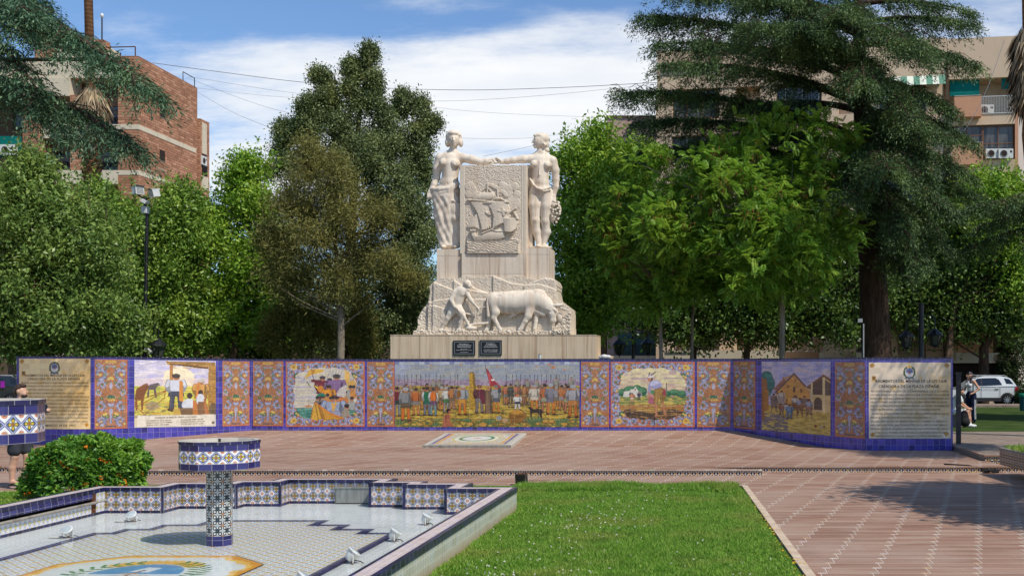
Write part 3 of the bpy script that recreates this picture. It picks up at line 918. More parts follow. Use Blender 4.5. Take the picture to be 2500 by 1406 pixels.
def ornament(kind, w=56, hh=132):
    """tall grotesque panel: box 0..100 x 0..230, mirrored about x=50"""
    im = Img(w*2, hh*2, (0, 0, 100, 230), (184,104,52))
    sprinkle(im, 1200, [(206,156,80), (132,80,50), GRN, LAV2, LAV, (112,120,150), (196,120,56), (160,150,110), (84,104,76), (70,96,72)], .7, 2.0, 5+kind)
    im.rect(34, 4, 66, 13, (222,170,60)); im.rect(36, 8, 64, 10, (188,120,40))
    for sx in (-1, 1):
        X_ = lambda q: 50+sx*q
        scroll(im, X_(33), 48, 20, sx, PI/2 if sx > 0 else PI/2, 1.0); scroll(im, X_(26), 86, 13, -sx, 0 if sx > 0 else PI, 1.2)
        scroll(im, X_(36), 112, 10, sx, -PI/2, 1.3, (180,176,190)); scroll(im, X_(32), 158, 15, -sx, -PI/2, 1.0)
        scroll(im, X_(30), 204, 15, sx, PI/2, 1.1); scroll(im, X_(36), 20, 9, -sx, 0, 1.2)
        for (q, y, s) in ((18, 52, 4.5), (14, 78, 4), (38, 108, 4), (12, 190, 6), (22, 186, 5), (28, 130, 5), (40, 70, 3), (12, 28, 4)):
            fleur(im, X_(q), y, s, GRN)
        for (q, y, s) in ((6, 66, 4), (10, 128, 4.5), (16, 182, 5), (21, 184, 4), (9, 60, 3), (42, 216, 4), (5, 182, 3)): im.ell(X_(q), y, s, s, YEL if s > 3 else (196,130,50))
        im.line([(X_(2), 124), (X_(13), 144)], 1.6, (92,52,60)); 
        for k in range(5): im.line([(50+sx*(8+k*1.5), 196+k*1.6), (50+sx*(30-k*3), 203+k*2.4)], 1.3, LAV if k % 2 else LAV2)
    im.poly([(37,146),(63,146),(58,158),(42,158)], LAV2); im.poly([(40,148),(60,148),(56,156),(44,156)], LAV)
    im.rect(46, 166, 54, 214, LAV2); im.rect(47.5, 166, 52, 214, LAV); im.ell(50, 172, 6, 9, LAV)
    im.ell(50, 128, 13, 9, GRN); 
    for k in range(6): im.ell(40+k*4, 132+(k % 2)*4, 3.4, 3.4, YEL if k % 2 else (206,140,60))
    im.ell(50, 88, 5, 12, LAV); im.ell(50, 62, 6, 5, YEL); im.line([(36,22),(44,26),(50,23),(56,26),(64,22)], 1.5, LAV)
    im.rect(34, 221, 66, 225, (40,70,90))
    im.rect(0, 0, 100, 2.4, (206,96,52)); im.rect(0, 227.6, 100, 230, (206,96,52)); im.rect(0, 0, 2.6, 230, (212,104,58)); im.rect(97.4, 0, 100, 230, (212,104,58))
    sprinkle(im, 520, [(206,196,180), (150,150,176), (110,120,90), (214,170,96), (190,186,196)], .5, 1.2, 77+kind)
    im.brush(3, 3, .35, 4); im.tiles(17.7, (3, 0), .05, .7, .035, kind+2)
    im.a = im.a.reshape(hh, 2, w, 2, 3).mean((1, 3)); im.w, im.h = w, hh; im.a = im.a*.80+im.a.mean(-1, keepdims=True)*.17
    return im
def cartouche(im, mask_in):
    """ornamental frame painted round a scene; mask_in = boolean scene region"""
    keep = im.a.copy()
    fr_ = Img(im.w, im.h, im.b, (196,106,52)); x0, y0, x1, y1 = im.b; s = (y1-y0)/100.0
    sprinkle(fr_, 1500, [(224,170,80), (150,74,44), GRN, LAV2, LAV, LAV, (90,120,150), RED], .7*s, 2.0*s, 11)
    W_ = x1-x0; rr = 7*s
    for k in range(9):
        xx = x0+W_*(.06+.11*k); scroll(fr_, xx, y0+9*s, rr*.95, 1 if k % 2 else -1, k*1.1, 1.1); scroll(fr_, xx, y1-8*s, rr*.95, -1 if k % 2 else 1, k*.9, 1.1)
    for k in range(6):
        yy = y0+(18+13*k)*s; scroll(fr_, x0+9*s, yy, rr, 1 if k % 2 else -1, k, 1.2); scroll(fr_, x1-9*s, yy, rr, -1 if k % 2 else 1, k+2, 1.2)
    for (xx, yy) in ((x0+13*s, y0+9*s), (x1-13*s, y0+9*s), (x0+13*s, y1-9*s), (x1-13*s, y1-9*s)): fr_.ell(xx, yy, 5*s, 4.5*s, YEL); fr_.ell(xx, yy, 2.2*s, 2*s, (200,130,40))
    for (xx, yy) in ((x0+17*s, y0+22*s), (x1-17*s, y0+22*s), (x0+17*s, y1-20*s), (x1-17*s, y1-20*s)):
        fleur(fr_, xx, yy, 4*s, GRN); fr_.ell(xx+3*s, yy+2*s, 2*s, 2*s, YEL)
    fr_.rect(x0, y0, x1, y0+1.6*s, (212,104,58)); fr_.rect(x0, y1-1.6*s, x1, y1, (212,104,58)); fr_.rect(x0, y0, x0+1.6*s, y1, (212,104,58)); fr_.rect(x1-1.6*s, y0, x1, y1, (212,104,58))
    im.a = np.where(mask_in[..., None], keep, fr_.a*.82+fr_.a.mean(-1, keepdims=True)*.15)
SK = (176,116,78)
def fig(im, x, yt, yf, torso, trunk, legs, hair=(60,44,36), helm=None, w=1.0, arm=None, face=True):
    H = yf-yt; hw = H*.085*w
    im.ell(x+H*.12, yf, H*.30, H*.022, (84,78,44), .8)
    for sx in (-1, 1):
        im.line([(x+sx*hw*.7, yt+H*.52), (x+sx*hw*1.0, yt+H*.98)], hw*.52, tuple(int(q*.45) for q in legs)); im.line([(x+sx*hw*.7, yt+H*.52), (x+sx*hw*1.0, yt+H*.97)], hw*.40, legs)
        im.line([(x+sx*hw*1.0, yt+H*.985), (x+sx*hw*1.5, yt+H*.99)], hw*.32, (70,46,34))
    im.poly([(x-hw*1.5,yt+H*.46),(x+hw*1.5,yt+H*.46),(x+hw*1.75,yt+H*.62),(x-hw*1.75,yt+H*.62)], tuple(int(q*.8) for q in trunk)); im.poly([(x-hw*1.3,yt+H*.46),(x+hw*1.0,yt+H*.46),(x+hw*1.2,yt+H*.61),(x-hw*1.5,yt+H*.61)], trunk)
    im.poly([(x-hw*1.55,yt+H*.17),(x+hw*1.55,yt+H*.17),(x+hw*1.25,yt+H*.48),(x-hw*1.25,yt+H*.48)], tuple(int(q*.62) for q in torso)); im.poly([(x-hw*1.45,yt+H*.175),(x+hw*1.0,yt+H*.175),(x+hw*.8,yt+H*.47),(x-hw*1.15,yt+H*.47)], torso)
    ac = arm or torso
    for sx in (-1, 1): im.line([(x+sx*hw*1.6, yt+H*.20), (x+sx*hw*2.0, yt+H*.34), (x+sx*hw*1.5, yt+H*.46)], hw*.42, tuple(int(q*.7) for q in ac)); im.line([(x+sx*hw*1.55, yt+H*.20), (x+sx*hw*1.9, yt+H*.33)], hw*.3, ac)
    im.ell(x, yt+H*.09, hw*.78, H*.085, SK if face else hair); im.ell(x, yt+H*.055, hw*.9, H*.06, helm or hair)
def paint_foundation():
    im = Img(460, 160, (40, 38, 3752, 1340), (150,156,170))
    yy = (im.gy-38)/1302; n = fbm(im.gx/160, im.gy/26, 4, 4); n2 = fbm(im.gx/60, im.gy/18, 9, 4)
    im.put(n > .5, (140,150,176), .6); im.put(n < .4, (166,164,160), .6)
    mt = 430+60*fbm(im.gx/330, im.gx*0, 2, 4)-60
    im.put(im.gy > mt, (152,134,160)); im.put((im.gy > mt)&(n2 > .52), (170,154,170), .8); im.put((im.gy > mt)&(n2 < .38), (132,110,144), .7)
    im.put(im.gy > 520, (168,140,62)); im.put((im.gy > 520)&(n2 > .5), (196,164,70)); im.put((im.gy > 520)&(n2 < .4), (132,112,44))
    n3 = fbm(im.gx/90, im.gy/14, 12, 3); lo = np.clip((im.gy-560)/700, 0, 1)
    im.put((n3 > .56), (112,98,40), .75*lo); im.put((n3 < .33), (212,182,84), .8*lo)
    im.put((im.gy > 1180)&(fbm(im.gx/70, im.gy/24, 20, 3) > .42), (66,96,58), .85); im.put((im.gy > 1150)&(n3 > .55), (150,104,44), .8)
    r = np.random.RandomState(3)
    for x in list(range(120, 1380, 92))+list(range(2300, 3700, 88)):            # lances
        x = x+r.randint(-30, 30); im.line([(x, r.randint(290, 360)), (x+r.randint(-12, 12), 620)], 4.5, (72,60,56)); im.ell(x, 318, 8, 26, (70,70,78))
    pal = [(176,98,54), (150,110,70), (120,96,80), (160,130,96), (104,92,100), (186,120,64), (140,128,116)]
    for k in range(64):                                                          # the crowd behind
        x = r.choice([r.uniform(60, 1450), r.uniform(2200, 3720)]); yt = r.uniform(470, 600)
        fig(im, x, yt, yt+r.uniform(270, 420), pal[r.randint(7)], pal[r.randint(7)], pal[r.randint(7)], helm=[None, (150,150,156), (96,70,50)][r.randint(3)])
    for x in (820, 940, 2500, 2710, 2900, 3290, 3590):                           # riders
        im.ell(x, 560, 62, 90, (150,92,48)); im.ell(x+40, 520, 26, 50, (124,74,40)); fig(im, x, 385 if x < 3000 else 340, 700, (146,142,136), (120,100,80), (150,92,48), helm=(120,118,118))
    def F_(*a, **k): k['w'] = k.get('w', 1)*.84; fig(im, *a, **k)
    F_(90, 540, 1120, (112,40,44), (54,66,60), (110,118,128), w=1.2, arm=(206,204,200)); F_(265, 550, 1215, (132,134,140), (92,78,60), (196,104,40), helm=(160,166,176), w=1.35)
    F_(470, 560, 1110, (186,104,52), (128,122,118), (186,120,70), w=1.2); F_(620, 550, 1000, (150,110,70), (140,104,64), (186,130,60))
    F_(690, 545, 1110, (32,106,74), (44,96,80), (112,112,130), w=1.15, arm=(196,200,208)); F_(820, 560, 1120, (208,108,36), (104,76,104), (110,142,150), w=1.15, arm=(206,206,204))
    F_(985, 530, 1010, (186,160,120), (110,92,76), (186,112,54), helm=(150,154,160)); F_(1075, 535, 1060, (206,206,206), (70,110,64), (130,126,130), helm=(150,154,160))
    F_(1190, 530, 1000, (176,116,66), (120,96,72), (150,116,96), w=1.1); F_(1290, 540, 930, (118,104,112), (110,90,80), (170,116,60))
    F_(1400, 500, 1100, (158,162,172), (196,140,60), (196,116,40), helm=(186,176,170), w=1.3); im.ell(1330, 690, 46, 84, (136,88,44))
    im.poly([(1530,270),(1570,240),(1620,245),(1640,270),(1720,980),(1560,990)], (120,92,30)); im.poly([(1535,280),(1600,250),(1665,980),(1560,985)], (190,148,52)); im.put((np.abs(im.gx-1610) < 70)&(im.gy > 270)&(im.gy < 980)&(n2 > .55), (140,106,38), .6)
    F_(1745, 500, 1060, (92,46,58), (120,110,110), (122,110,112), hair=(120,80,60), w=1.4); im.poly([(1690,600),(1830,600),(1870,880),(1800,890)], (104,40,56))
    im.line([(1858,110),(2010,720)], 6, (60,44,40)); im.poly([(1862,140),(1960,260),(2020,390),(2180,545),(2110,590),(2060,520),(1960,540),(1930,330)], (150,44,58)); im.poly([(1880,200),(1960,300),(1985,480),(1950,500)], (176,62,70)); im.ell(2016, 402, 40, 18, (226,214,208))
    im.poly([(1860,640),(1910,560),(1990,560),(2010,1070),(1850,1075)], (96,74,58)); im.poly([(1880,650),(1920,600),(1950,1060),(1870,1065)], (128,100,78)); im.ell(1925, 570, 32, 46, SK)
    F_(2080, 500, 1060, (150,150,158), (88,88,102), (196,124,46), helm=(120,110,110), w=1.15); im.ell(2150, 615, 40, 54, (70,72,80))
    F_(2270, 490, 900, (176,100,70), (110,112,104), (160,108,70)); F_(2370, 475, 870, (74,76,70), (74,70,64), (90,80,70), helm=(54,50,46)); F_(2480, 500, 800, (180,106,80), (120,100,80), (160,100,70)); F_(2650, 490, 900, (170,112,70), (150,120,80), (150,100,60))
    F_(2850, 500, 990, (196,188,178), (206,196,186), (190,118,48), helm=(150,150,156), w=1.5); F_(3060, 480, 1050, (180,104,60), (150,150,130), (170,112,80), w=1.2)
    F_(3180, 470, 1090, (124,122,138), (112,106,122), (196,120,44), helm=(160,168,180), w=1.25); F_(3290, 520, 1000, (140,140,150), (120,110,100), (196,120,44), helm=(140,140,146)); F_(3400, 500, 1000, (176,110,62), (140,130,136), (170,110,70))
    F_(3520, 510, 1060, (180,112,64), (150,150,110), (170,110,70), w=1.2); F_(3620, 500, 1150, (158,158,170), (180,120,64), (176,100,40), helm=(160,166,176), w=1.4)
    F_(2510, 690, 1000, (208,208,210), (50,52,70), (210,206,206), hair=(190,110,70), w=1.8, arm=(210,206,206))
    im.ell(2510, 1130, 178, 140, (96,66,28)); im.ell(2500, 1120, 150, 126, (186,136,56)); im.poly([(2340,1100),(2680,1080),(2690,1260),(2350,1265)], (150,104,44)); im.put((np.abs(im.gx-2520) < 165)&(np.abs(im.gy-1170) < 95)&(n2 > .5), (112,76,32), .8)
    im.poly([(2710,940),(2770,935),(2830,990),(2990,985),(3010,1190),(2985,1190),(2930,1060),(2800,1070),(2800,1190),(2775,1190),(2760,1010)], (54,42,40)); im.line([(2980,990),(3020,1030)], 8, (54,42,40)); im.line([(2935,1050),(2920,1195)], 10, (54,42,40))
    im.ell(1120, 1020, 45, 46, (44,34,32)); im.ell(1148, 1050, 26, 40, (166,102,74)); im.poly([(1040,1100),(1120,1080),(1160,1120),(1150,1240),(1230,1330),(1000,1340),(1010,1200)], (166,98,72)); im.poly([(1060,1110),(1100,1100),(1090,1230),(1040,1240)], (140,78,58))
    im.ell(2140, 1165, 50, 46, (140,146,156)); im.ell(2260, 1210, 60, 50, (186,150,110))
    for (x, y, s) in ((1490,1200,90), (1890,1240,130), (2760,1200,150), (2900,1180,120), (3330,1220,120), (3460,1220,110), (130,1250,120), (880,1280,90), (1950,1230,110)):
        for k in range(11):
            t = -PI*(.12+.76*k/10); im.line([(x, y+s*.5), (x+s*math.cos(t), y+s*.5+s*math.sin(t))], 6, [(44,100,70), (70,120,80), (120,116,60)][k % 3])
    for (x, y, rx, ry) in ((1560,1290,70,40), (1820,1300,90,50), (3080,1230,70,36), (3200,1240,60,34), (3460,1290,70,36), (3620,1240,50,26), (2920,1280,40,30), (560,1300,60,24)): im.ell(x, y, rx, ry, (110,80,40)); im.ell(x-6, y-6, rx*.85, ry*.8, (196,150,72))
    # patched pale tiles along the top and chips showing the terracotta body
    for k in range(37): im.rect(40+k*100.3, 38, 40+k*100.3+97, 92, [(150,158,184), (176,184,206), (128,134,172), (166,172,186)][r.randint(4)])
    for (a, b, c, d) in ((150,92,345,190), (150,205,245,296), (40,92,140,296)): im.rect(a, b, c, d, (166,174,204), .85)
    for (x, y, s) in ((770,108,22), (1370,105,26), (2110,138,24), (2890,135,26), (3150,95,40), (3230,150,50), (3450,195,26), (3615,38,34)): im.ell(x, y, s, s*.5, (196,128,84)); 
    im.brush(9, 14, .45, 2); im.a *= np.array((.96, .94, .88)); im.tiles(100.3, (40, 92), .045, .72, .035)
    return im
def paint_boat():
    im = Img(196, 168, (40, 100, 1530, 1300), (196,186,168))
    n = fbm(im.gx/180, im.gy/16, 5, 3); im.put(n > .5, (182,174,178), .8); im.put(n < .38, (210,198,166), .8); im.put((n > .58), (160,156,184), .6)
    im.put(im.gy > 960, (70,130,112)); im.put((im.gy > 960)&(n > .5), (48,104,92)); im.put((im.gy > 960)&(n < .36), (110,160,140))
    im.line([(380,440),(520,330),(520,240)], 5, (80,60,40)); im.poly([(390,430),(480,260),(620,240),(770,255),(740,300),(560,340)], (214,166,70)); im.poly([(520,250),(600,245),(580,330),(530,345)], (184,132,50)); im.line([(440,470),(510,580)], 6, (70,60,66)); im.line([(540,340),(600,520)], 7, (90,66,50))
    im.poly([(1160,260),(1240,300),(1260,430),(1180,520),(1150,400)], (220,172,90)); im.poly([(1200,480),(1330,430),(1390,560),(1200,650)], (206,160,80))
    for x in (820, 880, 940, 1000, 1050): im.line([(x, 440), (x+60, 260)], 3.5, (110,110,140))
    im.ell(470, 930, 70, 30, (190,140,100)); im.line([(480,800),(480,930)], 3, (120,90,90)); im.line([(440,840),(520,840)], 3, (120,90,90))
    fig(im, 735, 370, 900, (120,44,56), (110,40,52), (100,40,52), helm=(70,60,66), w=1.5); im.line([(700,470),(540,460)], 24, (112,40,54)); fig(im, 870, 410, 900, (120,96,124), (190,110,60), (150,100,60), w=1.2)
    fig(im, 1000, 340, 1000, (132,98,136), (126,92,128), (120,88,120), helm=(66,58,60), w=1.5); im.line([(1030,460),(1130,470)], 26, (132,98,136)); im.line([(970,460),(900,500)], 26, (132,98,136))
    im.poly([(570,540),(700,600),(740,640),(690,660)], (220,190,60)); im.poly([(1000,690),(1060,600),(1180,530),(1210,560),(1180,760),(1020,740)], (196,184,170)); im.ell(700, 610, 60, 60, (206,130,50))
    fig(im, 850, 540, 1000, (214,140,40), (200,120,40), (180,100,40), w=1.6)
    r = np.random.RandomState(4)
    for (x, y) in ((640,790), (740,770), (830,740), (700,900), (1210,690), (1260,590), (1320,590), (1290,800), (1170,830)):
        im.ell(x, y+110, 70, 90, [(150,150,140), (176,140,100), (120,110,100), (196,130,60)][r.randint(4)]); im.ell(x, y, 34, 44, (176,126,92)); im.ell(x, y-22, 38, 30, (56,46,44))
    im.poly([(650,700),(740,680),(820,740),(620,740)], (40,120,96)); im.ell(1100, 830, 110, 70, (196,110,44))
    fig(im, 950, 740, 1330, (150,160,180), (150,150,170), (140,130,120), w=2.2); im.line([(920,870),(940,1010),(985,860)], 20, (214,160,70)); im.ell(945, 800, 40, 52, (176,120,86)); im.ell(945, 765, 46, 34, (52,42,42))
    im.ell(1190, 950, 46, 56, (176,116,80)); im.ell(1190, 920, 50, 36, (48,40,40)); im.ell(1170, 1080, 80, 110, (150,136,116))
    im.poly([(545,960),(590,850),(700,930),(860,1040),(1120,1150),(1080,1180),(500,1190)], (160,104,36)); im.poly([(560,950),(600,870),(640,900),(720,1180),(520,1185)], (210,160,60)); im.poly([(700,950),(860,1070),(1080,1170),(760,1180)], (196,140,50))
    im.line([(600,870),(720,950),(860,1050),(1120,1150)], 16, (206,124,48)); im.line([(600,900),(660,1180)], 6, (110,66,30)); im.line([(720,980),(780,1180)], 5, (120,76,30))
    m_ = ((im.gx-785)/590)**2+((im.gy-700)/480)**2; w_ = .08*np.sin(np.arctan2(im.gy-700, im.gx-785)*14)
    inside = (np.abs((im.gx-785)/585)**3.4+np.abs((im.gy-700)/478)**3.4) < 1+w_
    im.brush(16, 10, .3, 3); cartouche(im, inside); im.brush(9, 9, .25, 8); im.tiles(92, (40, 52), .05, .72, .04)
    return im
def paint_farm():
    im = Img(204, 168, (1215, 160, 2025, 795), (206,190,150))
    n = fbm(im.gx/70, im.gy/14, 6, 4); im.put(n > .54, (196,160,140), .8); im.put(n < .36, (222,206,150), .8); im.put((n > .6)&(im.gy < 330), (170,150,160), .7)
    im.put(im.gy > 480, (150,140,66)); n2 = fbm(im.gx/46, im.gy/8, 9, 3); im.put((im.gy > 480)&(n2 > .5), (96,124,70)); im.put((im.gy > 480)&(n2 < .36), (196,170,84))
    im.put((im.gy > 575)&(n2 > .4), (160,106,56)); im.put(im.gy > 640+20*np.sin(im.gx/60), (92,66,48)); im.put((im.gy > 650)&(n2 > .5), (64,50,42)); im.put((im.gy > 600)&(n2 < .3), (176,130,70))
    for (x, y, rx, ry) in ((1330,440,50,36), (1400,420,60,44), (1470,410,50,44), (1520,430,50,44), (1760,450,40,30), (1830,440,60,30), (1900,455,50,36), (1620,450,40,34)): im.ell(x, y+20, rx, ry, (44,92,66)); im.ell(x-8, y+8, rx*.7, ry*.6, (74,124,84))
    im.poly([(1335,505),(1345,450),(1400,445),(1415,430),(1440,425),(1455,400),(1480,440),(1515,470),(1515,505)], (214,206,190)); im.ell(1405, 480, 10, 22, (90,80,84)); im.ell(1455, 430, 6, 8, (70,60,60)); im.poly([(1515,470),(1480,440),(1490,505),(1515,505)], (176,166,160))
    fig(im, 1425, 465, 560, (190,120,80), (206,196,180), (190,130,90), w=1.5); fig(im, 1490, 455, 530, (70,66,84), (64,60,76), (60,56,70), w=1.4); fig(im, 1812, 480, 530, (190,150,140), (150,110,100), (150,110,90))
    im.ell(1600, 500, 34, 30, (190,130,110)); im.poly([(1570,560),(1600,500),(1640,520),(1640,580)], (166,90,104))
    im.poly([(1575,400),(1600,350),(1660,335),(1705,370),(1715,420),(1640,430),(1600,410)], (150,146,180)); im.put(im.pmask([(1590,390),(1610,350),(1660,340),(1690,370),(1620,400)]), (186,182,202))
    im.line([(1590,400),(1585,480)], 13, (150,146,180)); im.line([(1585,460),(1590,520)], 8, (176,120,80))
    im.poly([(1640,425),(1710,410),(1750,440),(1755,500),(1720,570),(1700,580),(1690,500),(1660,580),(1630,575)], (128,92,44)); im.poly([(1650,430),(1700,415),(1720,440),(1670,560),(1640,560)], (160,120,60)); im.ell(1735, 460, 16, 34, (150,60,70))
    im.line([(1650,570),(1660,690)], 12, (176,118,80)); im.line([(1720,565),(1745,680)], 12, (176,118,80)); im.ell(1655, 692, 22, 8, (150,96,66)); im.ell(1752, 684, 20, 8, (150,96,66))
    im.ell(1598, 322, 26, 34, (70,50,42)); im.ell(1592, 330, 18, 22, (176,120,88)); im.ell(1600, 302, 30, 18, (220,210,200)); im.line([(1585,300),(1592,265)], 5, (80,70,70)); im.line([(1605,295),(1650,262)], 5, (80,70,70)); im.line([(1755,370),(1755,440)], 5, (60,56,70))
    w_ = .08*np.sin(np.arctan2(im.gy-480, im.gx-1620)*14)
    inside = (np.abs((im.gx-1620)/322)**3.4+np.abs((im.gy-475)/250)**3.4) < 1+w_
    im.brush(10, 7, .3, 3); cartouche(im, inside); im.brush(5, 5, .25, 8); im.line([(1638,680),(1634,800)], 3, (30,30,34)); im.tiles(49, (1215, 150), .05, .72, .04)
    return im
def paint_plains():
    im = Img(190, 160, (1280, 150, 2055, 805), (206,196,206))
    n = fbm(im.gx/80, im.gy/10, 7, 4); im.put(n > .52, (186,178,208), .9); im.put(n < .36, (226,214,206), .8)
    im.put(((im.gx-1700)/170)**2+((im.gy-330)/130)**2+.5*n < 1.05, (236,220,184)); im.put((im.gy > 330)&(im.gy < 410)&(n > .4), (230,200,190), .6)
    im.put(im.gy > 405, (206,190,84)); n2 = fbm(im.gx/50, im.gy/8, 3, 3); im.put((im.gy > 405)&(n2 > .5), (224,206,96)); im.put((im.gy > 405)&(n2 < .36), (166,170,70)); im.put((im.gy > 560)&(n2 > .53), (196,150,60)); im.put((im.gy > 590)&(n2 < .33), (130,118,70))
    im.poly([(1285,520),(1300,430),(1370,385),(1400,375),(1420,410),(1390,460),(1370,520),(1360,640),(1345,640),(1340,540),(1310,540),(1310,640),(1292,640)], (126,76,44)); im.poly([(1400,470),(1420,390),(1480,375),(1500,370),(1525,400),(1500,400),(1480,430),(1490,520),(1470,520),(1460,440),(1420,440),(1415,520),(1400,520)], (96,84,84))
    for P in (((1280,560),(1590,440)), ((1280,615),(1580,450)), ((1350,700),(1560,520)), ((1280,590),(1400,700)), ((1575,390),(1560,520))): im.line(list(P), 4, (150,90,40))
    im.put(((im.gx-1450)/80)**2+((im.gy-600)/50)**2+n < 1.2, (150,130,110), .7)
    im.poly([(1570,160),(2050,165),(2050,240),(1980,215),(1590,195)], (150,110,56)); im.put((im.gy > 165)&(im.gy < 232)&(im.gx > 1580)&(n2 > .5), (196,150,84), .8); im.poly([(1600,190),(1985,235),(1980,215),(1610,180)], (104,70,36)); im.rect(1612, 195, 1640, 640, (166,104,44)); im.rect(1617, 195, 1626, 640, (196,136,66)); im.poly([(1985,200),(2055,200),(2055,690),(1975,690)], (176,130,60)); im.put((im.gx > 1990)&(im.gy > 230)&(n2 > .5), (130,90,44), .7); im.ell(2030, 640, 40, 70, (110,86,60))
    fig(im, 1670, 285, 640, (206,206,212), (72,72,86), (76,76,90), helm=(70,60,56), w=1.5, arm=(206,206,212)); im.poly([(1700,345),(1735,365),(1735,560),(1700,550)], (206,136,60)); im.ell(1670, 292, 34, 10, (80,66,58)); fig(im, 1910, 330, 650, (206,150,80), (180,120,60), (150,100,60), hair=(200,190,180), w=1.4); im.poly([(1860,380),(1900,365),(1890,520),(1865,520)], (206,130,60))
    im.ell(1800, 500, 26, 30, (70,54,48)); im.ell(1795, 590, 70, 60, (206,206,206)); im.poly([(1700,620),(1880,620),(1880,690),(1720,690)], (120,90,60)); im.poly([(1830,540),(1870,560),(1880,690),(1830,690)], (186,116,56))
    im.ell(1905, 470, 24, 28, (70,54,48)); im.ell(1905, 540, 40, 60, (206,206,206)); im.poly([(1880,560),(1960,560),(1995,690),(1880,690)], (130,92,60)); im.poly([(1935,520),(1960,560),(1990,690),(1950,690)], (176,106,56))
    im.poly([(1640,640),(1700,620),(1720,690),(1660,690)], (186,150,70))
    im.rect(1280, 692, 2055, 805, (200,190,178)); im.poly([(1285,700),(2040,686),(2040,790),(1285,800)], (222,210,188)); im.rect(1280, 695, 1310, 800, (206,192,160)); im.ell(1295, 705, 18, 12, (160,140,110)); im.ell(2030, 770, 14, 14, (110,96,80))
    im.brush(10, 7, .22, 3); im.tiles(48.5, (1280, 150), .04, .72, .03)
    return im
def paint_village():
    im = Img(170, 170, (215, 150, 815, 795), (176,166,190))
    n = fbm(im.gx/60, im.gy/16, 8, 4); im.put(n > .52, (196,178,186), .9); im.put(n < .36, (150,146,184), .8); im.put((n > .56)&(im.gy < 300), (206,180,176), .7)
    n2 = fbm(im.gx/36, im.gy/9, 3, 3)
    im.put(im.gy > 560, (196,160,76)); im.put((im.gy > 560)&(n2 > .5), (160,130,80)); im.put((im.gy > 640)&(im.gx < 460)&(n2 > .36), (120,108,104)); im.put((im.gy > 640)&(n2 < .34), (212,180,84)); im.put((im.gy > 560)&(im.gx > 520)&(n2 > .53), (170,140,50))
    im.ell(265, 300, 55, 60, (40,96,90)); im.ell(290, 360, 50, 70, (44,104,96)); im.ell(250, 430, 60, 60, (36,84,80)); im.put((((im.gx-275)/60)**2+((im.gy-360)/110)**2 < 1)&(n2 > .5), (70,136,120), .8)
    im.poly([(215,300),(265,320),(270,420),(285,600),(240,620),(250,700),(215,690)], (150,96,50)); im.rect(240, 420, 282, 600, (166,110,56))
    im.poly([(320,420),(420,300),(500,270),(420,340),(380,420)], (190,140,100)); im.rect(408, 295, 420, 330, (176,110,80)); im.poly([(330,400),(420,310),(440,330),(360,420)], (150,96,80))
    im.poly([(350,440),(515,268),(650,420),(650,560),(350,560)], (196,136,66)); im.put(im.pmask([(350,440),(515,268),(650,420),(650,560),(350,560)])&(n2 > .5), (214,160,84), .8)
    im.line([(345,440),(510,265),(655,425)], 8, (112,76,66)); im.rect(502, 380, 522, 430, (92,66,54)); im.rect(450, 370, 462, 400, (100,70,56)); im.rect(565, 400, 577, 430, (100,70,56)); im.ell(520, 320, 6, 10, (90,66,54)); im.ell(520, 520, 30, 60, (110,80,64)); im.rect(565, 490, 585, 520, (90,66,60)); im.rect(440, 490, 452, 520, (90,66,60))
    im.poly([(600,390),(760,268),(815,300),(815,600),(660,600),(650,420)], (206,170,110)); im.poly([(610,385),(760,265),(815,300),(815,330),(770,300),(650,400)], (120,76,50)); im.poly([(665,360),(755,300),(755,450),(665,450)], (86,66,54)); im.rect(655, 340, 672, 560, (214,186,130)); im.rect(752, 290, 772, 600, (220,192,136)); im.poly([(772,310),(815,340),(815,450),(772,450)], (96,74,60)); im.rect(672, 445, 752, 462, (206,176,120)); im.ell(715, 520, 34, 52, (84,66,54)); im.rect(681, 520, 749, 580, (84,66,54)); im.ell(640, 520, 18, 36, (96,70,56))
    r = np.random.RandomState(5)
    for (x, y, c) in ((370,520,(150,120,100)), (330,530,(120,100,90)), (400,500,(160,140,130)), (520,540,(126,80,50)), (560,560,(130,86,56)), (600,540,(140,96,66)), (640,570,(150,110,80))):
        im.ell(x, y, 34, 26, c); im.line([(x-20,y),(x-24,y+90)], 5, c); im.line([(x+20,y),(x+24,y+90)], 5, c); fig(im, x, y-80, y+50, [(150,146,160), (120,100,90), (196,180,160)][r.randint(3)], c, c, w=1.3)
    fig(im, 440, 530, 660, (196,190,180), (206,160,60), (190,150,60), w=1.6); fig(im, 470, 540, 670, (110,130,150), (70,110,140), (80,110,130), w=1.5); fig(im, 400, 540, 640, (150,90,70), (120,96,80), (110,90,80), w=1.4)
    im.ell(695, 725, 12, 14, (126,50,40)); im.ell(740, 730, 12, 9, (190,170,150)); im.ell(765, 722, 9, 9, (110,90,80)); 
    im.brush(8, 6, .3, 3); im.tiles(48, (215, 150), .05, .72, .035)
    return im
